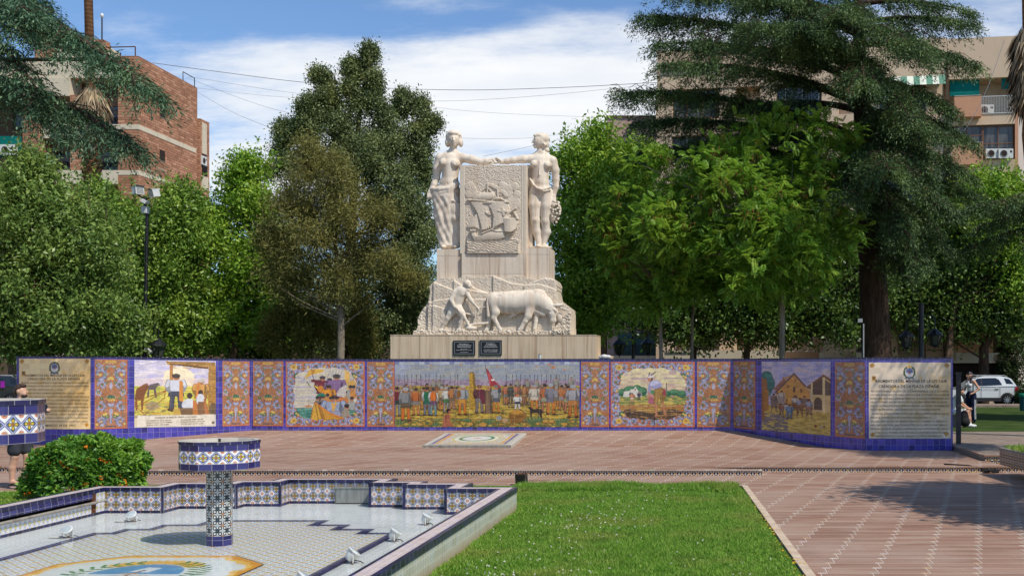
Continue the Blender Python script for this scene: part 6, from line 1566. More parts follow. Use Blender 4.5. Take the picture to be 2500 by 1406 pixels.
tree('narrower dark evergreen with blunt tips closest to the statue', [(q[0],q[1],45.5,q[2],q[3]) for q in ((982,250,13,26),(978,300,22,50),(1017,262,16,32),(1030,300,16,40),(1040,340,18,40),(1005,340,36,60),(1052,305,14,14),(1000,420,40,80),(1035,440,22,60),(1010,520,40,60),(1015,620,38,90),(1020,740,40,90))], [(1000,880),(1002,500),(1005,280)], 45.5, 'leaf_evergreen', 'bark_dark', .2, 12, 15, 42, .17, .10, .045, 'dark evergreens left of the monument', .3, 'evergreen_tree', 12, tap=.96)
tree('feathery olive brown tree on a pale slanting trunk', [(q[0],q[1],39,q[2],q[3]) for q in ((780,410,50,50),(750,375,26,34),(835,440,55,50),(730,540,90,60),(880,540,80,60),(690,640,60,55),(945,650,60,28),(990,678,36,14),(790,700,110,42),(662,585,28,38),(935,535,48,34),(770,480,80,60),(870,640,95,52),(710,700,50,30),(760,600,90,60))], [(829,885),(834,760),(830,700),(815,560)], 39, 'leaf_olive', 'bark_grey', .15, 13, 15, 46, .22, .13, .022, None, .3, 'feathery_tree', 22)
for lb, lobes, tr, seed in (('yellow green conifer shrub left of the pale trunk', ((760,800,36,55),(735,770,22,36),(785,830,30,40)), (760,885), 14), ('yellow green conifer shrub right of the pale trunk', ((885,800,30,50),(900,840,30,36)), (888,885), 15), ('rusty tipped conifer shrub below the bright tree', ((700,770,36,40),(690,820,40,50)), (695,885), 16)):
    tree(lb, [(q[0],q[1],40.5,q[2],q[3]) for q in lobes], [tr, (tr[0], tr[1]-60)], 40.5, 'leaf_thuja', 'bark', .05, seed, 12, 40, .16, .12, .035, 'conifer shrubs in the shade', .2, 'shrub', 6, 1.6, cat='shrub')
# ---- trees standing just beyond the right edge; their shade falls on the pavement and on the right inscription
tree('leafy tree beyond the right edge shading the near pavement', [(q[0],q[1],q[4] if len(q) > 4 else 15,q[2],q[3],1.0) for q in ((3240,-80,150,150),(3420,-180,190,170),(3640,-60,190,190),(3192,8,200,110,14.5),(3320,110,190,100,13),(3480,60,170,120,12.6))], [(3560,1275),(3550,500),(3480,100)], 15, 'leaf_dark', 'bark', .2, 41, 9, 40, .28, .16, .08, GT)
tree('leafy tree beyond the right edge shading the right inscription', [(q[0],q[1],22,q[2],q[3],1.2) for q in ((2960,40,110,110),(3100,-80,130,130),(2990,180,110,100))], [(3120,1155),(3110,600),(3040,200)], 22, 'leaf_dark', 'bark', .2, 42, 8, 36, .32, .15, .075, GT)
tree('large leafy tree beyond the right edge shading the garden grass', [(q[0],q[1],38,q[2],q[3],3.0) for q in ((2790,250,130,130),(2960,160,170,170),(3100,330,150,150),(2880,400,140,90))], [(2950,1045),(2945,700),(2940,450)], 38, 'leaf_dark', 'bark', .3, 43, 4.5, 40, .36, .17, .09, GT)
# ---- fine-leaved trees (pinnate fronds) with hanging pods
def frond_tree(label, lobes, trunk, D_, seed, dens, r):
    rg = np.random.RandomState(seed); tp = [at(x, y, D_) for x, y in trunk]; tp[0] = (tp[0][0], D_, 0); root = empty('mimosa_tree', tp[0], label, 'tree', 'fine leaved trees with pods')
    cen, nor = clumps(rg, lobes, dens, .55); m = MB(); m.tube(tp, [r*(1-.5*k/(len(tp)-1)) for k in range(len(tp))], G['bark_grey'], 10); twiggy(rg, m, tp[-1], cen[rg.choice(len(cen), 26, False)], r*.4, G['bark_grey'], 6); m.build('trunk', root)
    Vs = []
    for c, n in zip(cen, nor):
        for _ in range(5):
            ax = unit(n*np.array((1, 1, .45))+rg.normal(size=3)*.55+np.array((0, 0, .15))); side = unit(np.cross(ax, np.array((0, 0, 1.0))+rg.normal(size=3)*.35)); up = np.cross(side, ax); Lf = rg.uniform(.26, .46); k = 9
            t = np.linspace(.12, 1, k); spine = c+rg.normal(size=3)*.14+ax*Lf*t[:, None]-np.array((0, 0, 1))*(Lf*.28*t**2)[:, None]
            for sg in (-1, 1):
                d = side*sg+ax*.55-up*.12; ll = .125*np.sin(PI*(.15+.75*t)); off = ax*.0
                for j in (0, 1): Vs.append(leaf_quads(spine+ax*.028*j, np.tile(d, (k, 1))+rg.normal(size=(k, 3))*.08, np.tile(up, (k, 1)), ll, np.full(k, .026), .25)[0])
    leaf_obj('crown', np.concatenate(Vs), G['leaf_mimosa'], root)
    top = cen[cen[:, 2] > np.quantile(cen[:, 2], .35)]; top = top[top[:, 1] < np.median(cen[:, 1])]; sel = top[rg.choice(len(top), len(top)//5, False)]-np.array((0, .25, .1)); P = np.repeat(sel, 12, 0)+rg.normal(size=(len(sel)*12, 3))*np.array((.12, .12, .08)); n = len(P)
    leaf_obj('seed_pods', leaf_quads(P, np.tile((0, 0, -1.0), (n, 1))+rg.normal(size=(n, 3))*.18, rg.normal(size=(n, 3)), rg.uniform(.14, .22, n), np.full(n, .028))[0], G['seed_pod'], root)['kind'] = 'stuff'
frond_tree('wide fine leaved tree with brown pods in front of the big cedar', [(q[0],q[1],q[4] if len(q) > 4 else 36.5,q[2],q[3]) for q in ((1640,560,80,60,35.4),(1560,500,60,40,36),(1880,540,80,50,35.2),(1780,470,90,50,35.2),(1960,610,90,70,35.0),(1840,660,110,50,35.2),(1700,580,80,60,35.4),(1740,410,110,70),(1900,345,120,65),(2040,330,80,45),(1860,450,170,100),(1700,520,110,90),(1980,480,110,90),(1850,600,180,90),(2030,600,80,70),(1950,700,130,50),(1600,420,60,50),(1660,620,80,60))], [(1908,890),(1910,760),(1900,640),(1880,560)], 36.5, 21, 7.6, .11)
frond_tree('smaller fine leaved tree on a thin pale trunk beside the plinth', [(q[0],q[1],37.5,q[2],q[3]) for q in ((1590,560,90,80),(1520,640,70,60),(1640,690,90,60),(1560,730,60,36),(1480,560,50,50))], [(1618,890),(1612,780),(1606,690)], 37.5, 22, 8, .085)
frond_tree('slender fine leaved tree with a straight dark trunk between its neighbours', [(q[0],q[1],39.0,q[2],q[3]) for q in ((1720,640,90,60),(1780,700,80,50),(1690,700,50,40))], [(1689,890),(1690,780),(1700,690)], 39, 23, 6.5, .07)
# ---- cedars
def cedar(label, trunk, D_, limbs, mt, seed, r0, spread=.165, dm=1.5):
    rg = np.random.RandomState(seed); tp = [at(x, y, D_) for x, y in trunk]; tp[0] = (tp[0][0], D_, 0); root = empty('cedar_tree', tp[0], label, 'tree', 'dark cedars')
    m = MB(); n = len(tp); m.tube(tp, [r0*(1-.75*k/(n-1)) for k in range(n)], G['bark_dark'], 12); Vs = []
    for (xa, ya, xb, yb, dd, dens) in limbs:
        a, b = np.array(at(xa, ya, D_)), np.array(at(xb, yb, D_+dd)); Lm = np.linalg.norm(b-a); a = a-np.array((0, 0, min(2.2, .16*abs(b[0]-a[0])*np.sign(max(0, b[2]-a[2]+1.5))))); Lm = np.linalg.norm(b-a); c = (a+b)/2+np.array((0, 0, Lm*.12))
        t = np.linspace(0, 1, 12)[:, None]; cur = (1-t)**2*a+2*t*(1-t)*c+t*t*b
        rr = min(.16, .022*Lm)+.02; m.tube([tuple(p) for p in cur], [rr*(1-.9*k/11) for k in range(12)], G['bark_dark'], 7)
        ax = unit(b-a); sd = unit(np.cross(ax, (0, 0, 1)))
        nt = int(Lm*9*dens*dm)
        for q in range(nt):
            u = rg.uniform(.12, 1.0)**.8; p = (1-u)**2*a+2*u*(1-u)*c+u*u*b
            lt = (.35+Lm*spread*math.sin(PI*min(1, .12+u*.80)))*rg.uniform(.5, 1.15); sg = rg.choice((-1, 1))
            d = unit(sd*sg*rg.uniform(.5, 1)+ax*rg.uniform(.4, 1.0)+rg.normal(size=3)*.18)
            if q % 4 == 0: m.tube([tuple(p), tuple(p+d*lt*.6), tuple(p+d*lt-np.array((0, 0, lt*.30)))], [.018, .012, .006], G['bark_dark'], 4, False)
            k = int(lt*75)+8; s = rg.uniform(0, 1, k); P = p+d*(lt*s)[:, None]-np.array((0, 0, 1))*(lt*.6*s**2)[:, None]
            lat = rg.normal(size=(k, 3))*np.array((.10, .10, .035)); hang = rg.uniform(0, .2, k)*(rg.uniform(size=k) < .6); P = P+lat-np.array((0, 0, 1))*hang[:, None]
            Vs.append(leaf_quads(P, d*.8+rg.normal(size=(k, 3))*.55-np.array((0, 0, .35)), np.array((0, 0, 1.0))+rg.normal(size=(k, 3))*.5, rg.uniform(.09, .17, k), np.full(k, .034), .1)[0])
    m.build('trunk', root); leaf_obj('foliage', np.concatenate(Vs), G[mt], root); return root
cedar('huge dark cedar with a thick trunk and drooping boughs at right', [(2150,890),(2128,620),(2112,420),(2100,200),(2092,-120)], 40, [
 (2098,90,1565,40,-2,1.0),(2098,120,1605,108,-3,1.0),(2100,180,1620,160,-4,.9),(2104,250,1520,228,-2,1.1),(2108,290,1552,300,0,1.0),(2112,330,1548,378,1,.9),(2096,20,1700,-10,2,1.0),(2094,-20,1620,-30,-3,.9),(2096,40,1850,-10,-4,1.2),(2100,130,1830,60,-6,1.3),(2100,160,1960,60,-6,1.2),
 (2094,-30,2370,30,-1,1.0),(2096,20,2380,60,-2,1.0),(2100,110,2390,160,-3,1.1),(2104,190,2330,270,-3,1.2),(2106,240,2385,355,-2,1.0),(2110,310,2370,430,0,1.1),(2114,380,2390,480,1,1.2),(2104,180,2230,300,-5,1.2),(2108,260,2250,420,-5,1.2),(2098,80,2240,120,-6,1.2),
 (2104,220,1780,270,3,.9),(2108,300,1700,350,3,.9),(2112,360,1760,420,3,.8),(2116,430,2290,560,-1,1.3),(2120,500,2330,620,2,1.0),(2112,380,2330,520,-3,1.3),(2114,420,2200,560,-4,1.4),(2110,330,2170,420,-6,1.4),(2114,400,2060,480,-5,1.1),(2108,280,2300,330,-5,1.2),(2118,470,2260,650,-3,1.1),(2096,60,2040,30,-6,1.2),(2098,0,1930,-60,-3,1.1),(2096,-40,2200,-60,-3,1.1),(2125,560,2210,680,-2,.9),(2100,150,2110,210,-6,1.0),(2094,-80,1990,-120,-1,1.2),(2094,-80,2190,-130,0,1.2),(2093,-100,2060,-200,-1,1.3),(2093,-100,2120,-190,1,1.3)], 'leaf_cedar', 31, .62, .175, 1.95)
cedar('blue green cedar reaching in from beyond the left edge', [(-120,900),(-118,500),(-112,200),(-105,-160)], 28, [
 (-108,-70,122,60,-2,1.5),(-108,-30,60,90,-3,1.2),(-108,-5,388,236,-3,1.5),(-108,-20,200,100,-2,1.1),(-106,-100,100,0,-1,1.3),(-112,185,336,368,-3,1.5),(-112,200,190,345,-2,1.0),(-110,60,90,215,-3,.9),(-106,-60,70,30,-3,1.2)], 'leaf_cedar_blue', 32, .4, .12, 1.2)
cedar('shadowy cedar bough entering at the right edge under the balconies', [(2640,900),(2640,500),(2640,200)], 38, [(2640,440,2330,520,0,1.3),(2640,470,2380,560,-1,1.2),(2640,420,2440,500,-2,1.1),(2640,500,2350,610,1,1.0)], 'leaf_cedar', 33, .35)
# ---- palms
def palm(label, px, D_, low, sk0, sk1, top, r):
    root = empty('palm_tree', (gx(px[0], D_), D_, 0), label, 'palm'); rg = np.random.RandomState(5); m = MB(); P0 = np.array((gx(px[0], D_), D_, 0)); P1 = np.array(at(px[1], sk1, D_)); P2 = np.array(at(px[2], top, D_))
    m.tube([tuple(P0), tuple((P0+P1)/2), tuple(P1), tuple(P1+(P2-P1)*.15), tuple((P1+P2)/2), tuple(P2)], [r*1.1, r, r*.95, r*.62, r*.55, r*.5], G['palm_trunk'], 14); m.build('trunk', root)
    if low:                                     # cut leaf bases on the lower trunk
        Vs = []; n = 520; zz = np.linspace(1.0, P1[2]+.2, n); th = np.arange(n)*2.399; u = (zz/P1[2])[:, None]; c = P0*(1-u)+P1*u; c[:, 2] = zz; o_ = np.stack([np.cos(th), np.sin(th), np.zeros(n)], -1)
        Vs.append(leaf_quads(c+o_*r*.9, o_*.55+np.array((0, 0, .9)), o_, np.full(n, .26), np.full(n, .2), .1)[0]); leaf_obj('leaf_bases', np.concatenate(Vs), G['palm_trunk'], root)
    za, zb_ = gz(sk0, D_), gz(sk1, D_); n = 1500; t = rg.uniform(0, 1, n); th = rg.uniform(0, 2*PI, n); o_ = np.stack([np.cos(th), np.sin(th), np.zeros(n)], -1); c = P1+(P2-P1)*0; c = np.tile(P1, (n, 1)); c[:, 2] = zb_+(za-zb_)*(.35+.65*t)
    rad = r*(1.05+1.1*np.sin(PI*np.clip(1-t*.9, 0, 1))); leaf_obj('dead_frond_skirt', leaf_quads(c+o_*rad[:, None]*.6, o_*.35+np.array((0, 0, -1.0))+rg.normal(size=(n, 3))*.15, o_, rg.uniform(.5, 1.0, n), rg.uniform(.05, .11, n), .1)[0], G['dead_frond'], root)
    Vs = []
    for q in range(34):
        a = q*2.4; e_ = rg.uniform(-.35, 1.0); d = np.array((math.cos(a)*math.cos(e_), math.sin(a)*math.cos(e_), math.sin(e_))); h_ = P2+d*rg.uniform(.7, 1.0); sd = unit(np.cross(d, (0, 0, 1.0))); k = 15; t = np.linspace(-1.1, 1.1, k)[:, None]
        Vs.append(leaf_quads(np.repeat(P2[None], 1, 0), d[None], np.array([[0, 0, 1.0]]), np.array([1.0]), np.array([.05]))[0]); Vs.append(leaf_quads(np.repeat(h_[None], k, 0), d*np.cos(t)+sd*np.sin(t)-np.array((0, 0, .25))*np.abs(t), np.tile(np.cross(sd, d), (k, 1)), np.full(k, .75), np.full(k, .075))[0])
    leaf_obj('fronds', np.concatenate(Vs), G['leaf_dark'], root)
palm('palm with a shaggy skirt of dead fronds and a slim upper trunk at left', (222, 224, 212), 42, True, 215, 320, -150, .29)
palm('dark palm trunk with ragged dead fronds cut by the right edge', (2580, 2512, 2500), 30, False, 60, 330, -210, .2)
# ---- flowering bush, hedges
def bush(label, px, py0, py1, D_, rxp, mt, seed, n, L, W, flowers=0, name='flowering_bush', cat='bush'):
    rg = np.random.RandomState(seed); k = D_/F; zt = gz(py0, D_); rx = rxp*k; root = empty(name, (gx(px, D_), D_, 0), label, cat)
    u = unit(rg.normal(size=(n, 3))*np.array((1, 1, .9))); u[:, 2] = np.abs(u[:, 2])*1.25-.25
    lump = 1+.10*np.sin(u[:, 0]*9+seed)*np.cos(u[:, 2]*8+1)+.06*np.sin(u[:, 1]*7+u[:, 0]*5+2)
    ex = np.sign(u)*np.abs(u)**.72; P = np.array((gx(px, D_), D_, zt*.36))+ex*np.array((rx*.98, rx*.8, zt*.62))*(lump*rg.uniform(.82, 1.02, n))[:, None]; P[:, 2] = np.maximum(P[:, 2], .02)
    V = leaf_quads(P, u*.8+rg.normal(size=(n, 3))*.7, u*1.0+rg.normal(size=(n, 3))*.5+np.array((0, 0, .5)), L*rg.uniform(.7, 1.3, n), W*rg.uniform(.7, 1.3, n), .3)[0]; leaf_obj('leaves', V, G[mt], root)
    m = MB()
    for q in range(12): a = rg.uniform(0, 2*PI); m.tube([(gx(px, D_)+.15*math.cos(a), D_+.15*math.sin(a), 0), (gx(px, D_)+rx*.6*math.cos(a), D_+rx*.5*math.sin(a), zt*rg.uniform(.5, .8))], [.02, .008], G['bark'], 5)
    m.build('stems', root)
    if flowers:
        Vs = []
        for q in range(flowers):
            w = unit(rg.normal(size=3)*np.array((1, 1, .8))); w[2] = abs(w[2])*1.2-.3
            if w[1] > .35: continue
            c = np.array((gx(px, D_), D_, zt*.36))+np.sign(w)*np.abs(w)**.72*np.array((rx*.99, rx*.81, zt*.63))*1.02; kk = 9
            d = w+rg.normal(size=(kk, 3))*.9; Vs.append(leaf_quads(c+rg.normal(size=(kk, 3))*.016, d, rg.normal(size=(kk, 3))+w, np.full(kk, .032), np.full(kk, .026))[0])
        leaf_obj('flower_heads', np.concatenate(Vs), G['flower_orange'], root)['kind'] = 'stuff'
bush('round green bush dotted with orange flowers behind the fountain', 216, 1066, 1200, 17.9, 124, 'leaf_bush', 3, 24000, .08, .044, 135)
bush('large clipped dark shrub at the right edge beside the leaning trunk', 2492, 815, 935, 63.2, 66, 'leaf_hedge', 5, 16000, .13, .08, 0, 'clipped_shrub', 'shrub')
bush('small rounded dark shrub behind the white car', 2514, 945, 990, 58.5, 34, 'leaf_hedge', 6, 5000, .14, .08, 0, 'clipped_shrub', 'shrub')
# ---- lawn
def inpoly(P, poly):
    x, y = P[:, 0], P[:, 1]; m = np.zeros(len(P), bool); n = len(poly)
    for i in range(n):
        (xa, ya), (xb, yb) = poly[i], poly[(i+1) % n]
        if ya != yb: m ^= ((ya > y) != (yb > y)) & (x < (xb-xa)*(y-ya)/(yb-ya)+xa)
    return m
def lawn(poly, n, seed, hgt, wd, mt='grass_blade', bare=()):
    rg = np.random.RandomState(seed); A_ = np.array(poly); P = rg.uniform(A_.min(0), A_.max(0), (n, 2)); P = P[inpoly(P, poly)]
    for (bx_, by_, br) in bare: P = P[(np.hypot(P[:, 0]-bx_, (P[:, 1]-by_)*1.0)/br+.6*rg.uniform(-.5, 1, len(P))) > .8]
    k = len(P); hv = fbm(P[:, 0]*1.3, P[:, 1]*1.3, seed, 3)*.9+.55; P3 = np.concatenate([P, np.full((k, 1), -.012)], 1)
    d = rg.normal(size=(k, 3))*np.array((.55, .55, .1))+np.array((0, 0, 1.0)); return leaf_quads(P3, d, rg.normal(size=(k, 3))*np.array((1, 1, .3)), hgt*hv*rg.uniform(.6, 1.3, k), np.full(k, wd), .5)[0]
RP = [(-2.86, 8.6), (1.02, 8.6), (.60, 18.75), (.50, 19.15), (.28, 19.45), (-3.2, 19.5), (-3.65, 17.2), (-2.86, 16.5)]
bare = [(-2.5, 15.7, .55), (.1, 18.6, .6), (.35, 18.2, .35), (-2.0, 15.4, .3), (-1.2, 19.0, .25), (-.4, 11.3, .18)]
V = np.concatenate([lawn(RP, 330000, 1, .062, .011, bare=bare), lawn([(-3.4, 18.6), (.5, 18.6), (.5, 19.55), (-3.4, 19.55)], 26000, 2, .11, .012, bare=bare)])
tag(leaf_obj('lawn_grass', V, G['grass_blade'], None), kind='stuff')
V = np.concatenate([lawn([(-14.3, 12), (-9.4, 12), (-9.4, 18.6), (-14.3, 18.6)], 90000, 3, .06, .014), lawn([(-10.9, 17.9), (-3.4, 17.9), (-3.4, 19.5), (-10.9, 19.5)], 40000, 4, .055, .014)])
tag(leaf_obj('lawn_grass', V, G['grass_blade'], None), kind='stuff')
rg = np.random.RandomState(9); P = rg.uniform((-2.8, 8.8), (.9, 19), (1900, 2)); wgt = np.exp(-((P[:, 0]+2.0-.12*(P[:, 1]-11))/.8)**2)*.25+np.exp(-((P[:, 0]+1.9)/.7)**2-((P[:, 1]-15)/.8)**2)*.3+np.exp(-((P[:, 0]+.3)/.9)**2-((P[:, 1]-12.0)/.9)**2)*.16+np.exp(-((P[:, 0]+1.6)/.9)**2-((P[:, 1]-10)/1.2)**2)*.4
P = P[(rg.uniform(size=len(P)) < wgt) & inpoly(P, RP)]; k = len(P); P3 = np.repeat(np.concatenate([P, rg.uniform(.035, .07, (k, 1))], 1), 6, 0)
tag(leaf_obj('clover_flowers', leaf_quads(P3, rg.normal(size=P3.shape)+np.array((0, 0, .6)), rg.normal(size=P3.shape), np.full(len(P3), .015), np.full(len(P3), .013))[0], G['flower_white'], None), kind='stuff')
rg = np.random.RandomState(10); k = 170; yy = rg.uniform(9, 18.5, k); xx = .60+(19.6-yy)/10.6*.5-.06+rg.normal(size=k)*.045; P3 = np.stack([xx, yy, np.full(k, .016)], -1)
k2 = 60; P3 = np.concatenate([P3, np.stack([gx(rg.uniform(2300, 2440, k2), YF-.05), np.full(k2, YF-.06)-rg.uniform(0, .12, k2), np.full(k2, .008)], -1), np.stack([rg.uniform(-12, -9.5, 60), rg.uniform(18.5, 18.9, 60), np.full(60, .024)], -1)])
tag(leaf_obj('fallen_petals', leaf_quads(P3, rg.normal(size=P3.shape)*np.array((1, 1, .05)), np.array((0, 0, 1.0))+rg.normal(size=P3.shape)*.2, np.full(len(P3), .035), np.full(len(P3), .026))[0], G['petal_yellow'], None), kind='stuff')
# ================================================================ buildings
def q4(m, pts, mt): m.face(pts, mt)
bb = empty('brick_building', (-38, 66, .1), 'brick apartment block with cream floor bands behind the trees at left', 'building')
XS, DB = -34.67, 66.0                       # corner: side wall runs back at this x
zt = gz(137, DB); zg = 0.1
def fx(px): return gx(px, DB)
def fz(py): return gz(py, DB)
DR = DB+1.1
m = MB()
m.box(-62, XS-.006, DR+.3, 73.6, zg, zt-.15, G['plaster_dark'])
m.face([(XS, DB, zg), (XS, 73.6, zg), (XS, 73.6, zt), (XS, DB, zt)], G['brick'])
m.box(fx(288), XS-.003, DB, DR+.3, zg, zt, G['brick']); m.box(-62, fx(230), DB+.05, DR+.3, fz(190), fz(150), G['plaster_cream'])
for (a, b) in ((55, 105), (171, 204)): m.box(fx(a), fx(b), DB, DR+.3, zg, fz(232), G['brick'])
m.box(fx(230), fx(287.9), DB+.06, DR+.3, fz(190), fz(138), G['plaster_cream'])
m.box(-62, fx(170), DB-.05, DR+.2, fz(235), fz(190.5), G['plaster_cream'])
m.face([(-62, DB, zt-.1), (XS, DB, zt-.1), (XS, 73.6, zt-.1), (-62, 73.6, zt-.1)], G['concrete'])
m.build('brick_wall', bb)
m = MB(); pitch = 2.78; z0b = fz(338)
for k in range(-1, 7):
    zb_ = z0b-pitch*k
    if zb_ < .4: break
    if k >= 0:
        m.box(fx(105.2), fx(287.8), DB-.03, DR+.2, zb_, zb_+.84, G['plaster_cream']); m.box(fx(288), XS+.02, DB-.02, DB+.02, zb_+.55, zb_+.84, G['plaster_cream'])
        m.box(XS-.02, XS+.02, DB+.021, 73.4, zb_+.55, zb_+.84, G['plaster_cream'])
m.build('floor_bands', bb)
for k in range(0, 6):
    zb_ = z0b-pitch*k+.84
    if zb_ < 1.5: break
    for (a, b) in ((105.5, 170.5), (204.5, 287.5), (0, 54.5)):
        f = MB(); f.box(fx(a), fx(b), DR+.10, DR+.16, zb_, zb_+1.9, G['dark_recess']); f.box(fx(a), fx(b), DR+.0, DR+.16, zb_+1.35, zb_+1.9, G['roller_shutter']); o = f.build('window', bb)
        g = MB(); g.box(fx(a)+.25, fx(b)-.25, DR+.06, DR+.09, zb_+.1, zb_+1.34, G['window_glass']); g.build('pane', o)
        if a > 60:
            r = MB(); r.box(fx(a), fx(b), DB+.1, DB+.14, zb_+.86, zb_+.92, G['black_iron']); r.box(fx(a), fx(b), DB+.1, DB+.14, zb_+.02, zb_+.07, G['black_iron']); r.box(fx(a), fx(b), DB+.12, DB+.13, zb_+.60, zb_+.86, G['dark_iron'])
            n = int((fx(b)-fx(a))/.13)
            for i in range(1, n): x = fx(a)+(fx(b)-fx(a))*i/n; r.box(x-.01, x+.01, DB+.105, DB+.135, zb_+.07, zb_+.6, G['black_iron'])
            r.build('railing', bb)
for (pa, ta, tb) in ((396.5, 260, 287), (395.5, 367, 392), (394.5, 480, 505)):
    D_ = XS*F/(pa-CX); z_a, z_b = ZC-(tb-CY)/F*D_, ZC-(ta-CY)/F*D_
    f = MB(); f.box(XS-.1, XS+.012, D_-.36, D_+.36, z_a, z_b, G['dark_recess']); f.box(XS-.05, XS+.03, D_-.40, D_-.361, z_a-.02, z_b+.02, G['brick']); f.box(XS-.05, XS+.03, D_+.361, D_+.40, z_a-.02, z_b+.02, G['brick']); f.box(XS-.05, XS+.03, D_-.40, D_+.40, z_a-.06, z_a-.021, G['concrete']); f.build('window', bb)
m = MB(); m.box(fx(0)-2, fx(54), DB-.7, DB+.2, fz(241), fz(233), G['teal_cloth']); m.build('awning', bb); m = MB(); m.box(fx(-20), fx(52), DB-.15, DB+.04, fz(383), fz(334), G['teal_cloth']); m.build('awning', bb)
def ac(par, x, y, z, w=.85, hh=.6, axis=0, front=-1):
    a = MB(); a.box(-w/2, w/2, 0, .32, 0, hh, G['ac_white']); a.lathe([(.21, 0), (.22, .02), (.20, .022)], 0, 0, G['grey_metal'], 16, M=Matrix.Translation((-w*.14, 0, hh*.5))@Matrix.Rotation(PI/2, 4, 'X')); a.lathe([(.18, .0222), (.05, .024)], 0, 0, G['dark_recess'], 16, M=Matrix.Translation((-w*.14, 0, hh*.5))@Matrix.Rotation(PI/2, 4, 'X')); a.box(w*.28, w*.42, -.012, -.001, hh*.6, hh*.8, G['dark_recess'])
    o = a.build('air_conditioner', None); o.matrix_basis = Matrix.Translation((x, y, z))@Matrix.Rotation(axis, 4, 'Z'); o.parent = par; o.matrix_parent_inverse = WM(par).inverted(); return o
ac(bb, fx(30), DB-.5, fz(382), .9, .62); ac(bb, fx(305), DB-.3, fz(361), .5, .32)
m = MB()                                     # lower rear wing continuing the side wall
z2b = gz(292, 74)
m.box(-45, -34.5, 73.7, 75.0, zg, z2b, G['brick']); m.box(-34.52, -34.46, 73.9, 74.55, gz(375, 74), gz(300, 74), G['plaster_cream']); m.box(-34.52, -34.45, 73.8, 74.75, gz(462, 74), gz(430, 74), G['plaster_cream']); m.build('rear_wing', bb)
f = MB(); f.box(-34.53, -34.47, 73.9, 74.6, gz(428, 74), gz(377, 74), G['dark_recess']); o = f.build('window', bb); f = MB()
for i in range(6): f.box(-34.44, -34.42, 73.92+i*.12, 73.94+i*.12, gz(428, 74), gz(405, 74), G['black_iron'])
f.box(-34.445, -34.415, 73.9, 74.6, gz(406, 74), gz(404, 74), G['black_iron']); f.build('railing', o); ac(bb, -34.40, 74.1, gz(403, 74), .7, .6, PI/2)
m = MB()                                     # roof: sheds, chimney, rails, mast
def rbox(x0, x1, y0, y1, D_, dd, mt): m.box(gx(x0, D_), gx(x1, D_), D_, D_+dd, gz(y1, D_), gz(y0, D_), mt)
rbox(140, 232, 97, 150, 71, 3, G['plaster_cream']); rbox(84, 141, 76, 150, 71.5, 4, G['brick']); rbox(172, 197, 108, 120, 70.97, .1, G['roller_shutter']); rbox(118, 143, 70, 92, 71.2, 1, G['window_glass']); rbox(113, 146, 62, 69.8, 71, 1.4, G['roller_shutter']); rbox(231, 253, 97, 116, 70.6, .8, G['brick'])
m.mesh([(gx(232, 70.9), 70.9, gz(150, 70.9)), (gx(275, 70.9), 70.9, gz(150, 70.9)), (gx(275, 70.9), 70.9, gz(136, 70.9)), (gx(232, 70.9), 70.9, gz(112, 70.9)), (gx(232, 70.9), 73, gz(150, 70.9)), (gx(275, 70.9), 73, gz(150, 70.9)), (gx(275, 70.9), 73, gz(136, 70.9)), (gx(232, 70.9), 73, gz(112, 70.9))], [(0,1,2,3), (1,5,6,2), (3,2,6,7)], G['plaster_cream'])
m.build('roof_shed', bb)
m = MB(); zr = zt
for px in (228, 324): m.tube([(fx(px), DB+.3, zr-.2), (fx(px), DB+.3, gz(112, DB))], .035, G['rust'], 6)
m.tube([(fx(200), DB+.3, gz(114, DB)), (fx(324), DB+.3, gz(111, DB))], .035, G['rust'], 6); m.tube([(fx(272), DB+1, zr), (fx(272), DB+1, gz(118, DB))], .05, G['dark_iron'], 6)
m.build('roof_rail', bb); m = MB(); yy = 73.2; m.tube([(XS, 71.6, zt), (XS, 71.6, zt+.55), (XS, yy, zt+.55), (XS, yy, zt-.1)], .03, G['dark_iron'], 6); m.build('roof_rail', bb)
m = MB(); m.tube([(gx(249, 70.9), 70.9, gz(99, 70.9)), (gx(249, 70.9), 70.9, gz(42, 70.9))], .045, G['dark_iron'], 6); m.lathe([(.05, gz(44, 70.9)), (.12, gz(41, 70.9)), (.09, gz(35, 70.9)), (.02, gz(33, 70.9))], gx(249, 70.9), 70.9, G['white_metal'], 10); m.build('mast', bb)
# ---- long beige block at right
bl = empty('beige_building', (8, 65, .1), 'long beige apartment block with balconies behind the big cedar', 'building')
PL, PR = Vector((gx(1605, 66.5), 66.5)), Vector((gx(2486, 63.2), 63.2)); dv = (PR-PL).normalized(); LB = (PR-PL).length; nv = Vector((-dv.y, dv.x))
MBL = Matrix(((dv.x, nv.x, 0, PL.x), (dv.y, nv.y, 0, PL.y), (0, 0, 1, 0), (0, 0, 0, 1)))
def lx(px, off=0.0):
    k = (px-CX)/F; P = PL+nv*off; t = (k*P.y-P.x)/(dv.x-k*dv.y); return t
def lz(py, px, off=0.0):
    t = lx(px, off); y = (PL+nv*off+dv*t).y; return ZC-(py-CY)/F*y
def lb(m, x0, x1, y0, y1, z0, z1, mt): m.box(x0, x1, y0, y1, z0, z1, mt, M=MBL)
def pb(m, px0, px1, py0, py1, o0, o1, mt):
    pm = (px0+px1)/2; lb(m, lx(px0, o0), lx(px1, o0), o0, o1, lz(py1, pm, o0), lz(py0, pm, o0), mt)
m = MB(); ztop = lz(88, 2480); zl = lz(120, 1700)
lb(m, 0, lx(2312), .9, 12, .1, zl-.1, G['plaster_beige']); lb(m, lx(2312)+.01, LB-.02, 1.6, 12, .1, ztop-.1, G['plaster_cream'])
lb(m, -.02, lx(2312), 0, 1.2, lz(205, 2000), zl, G['plaster_beige']); lb(m, lx(2313), LB, 0, 1.55, lz(191, 2400), ztop, G['plaster_beige'])
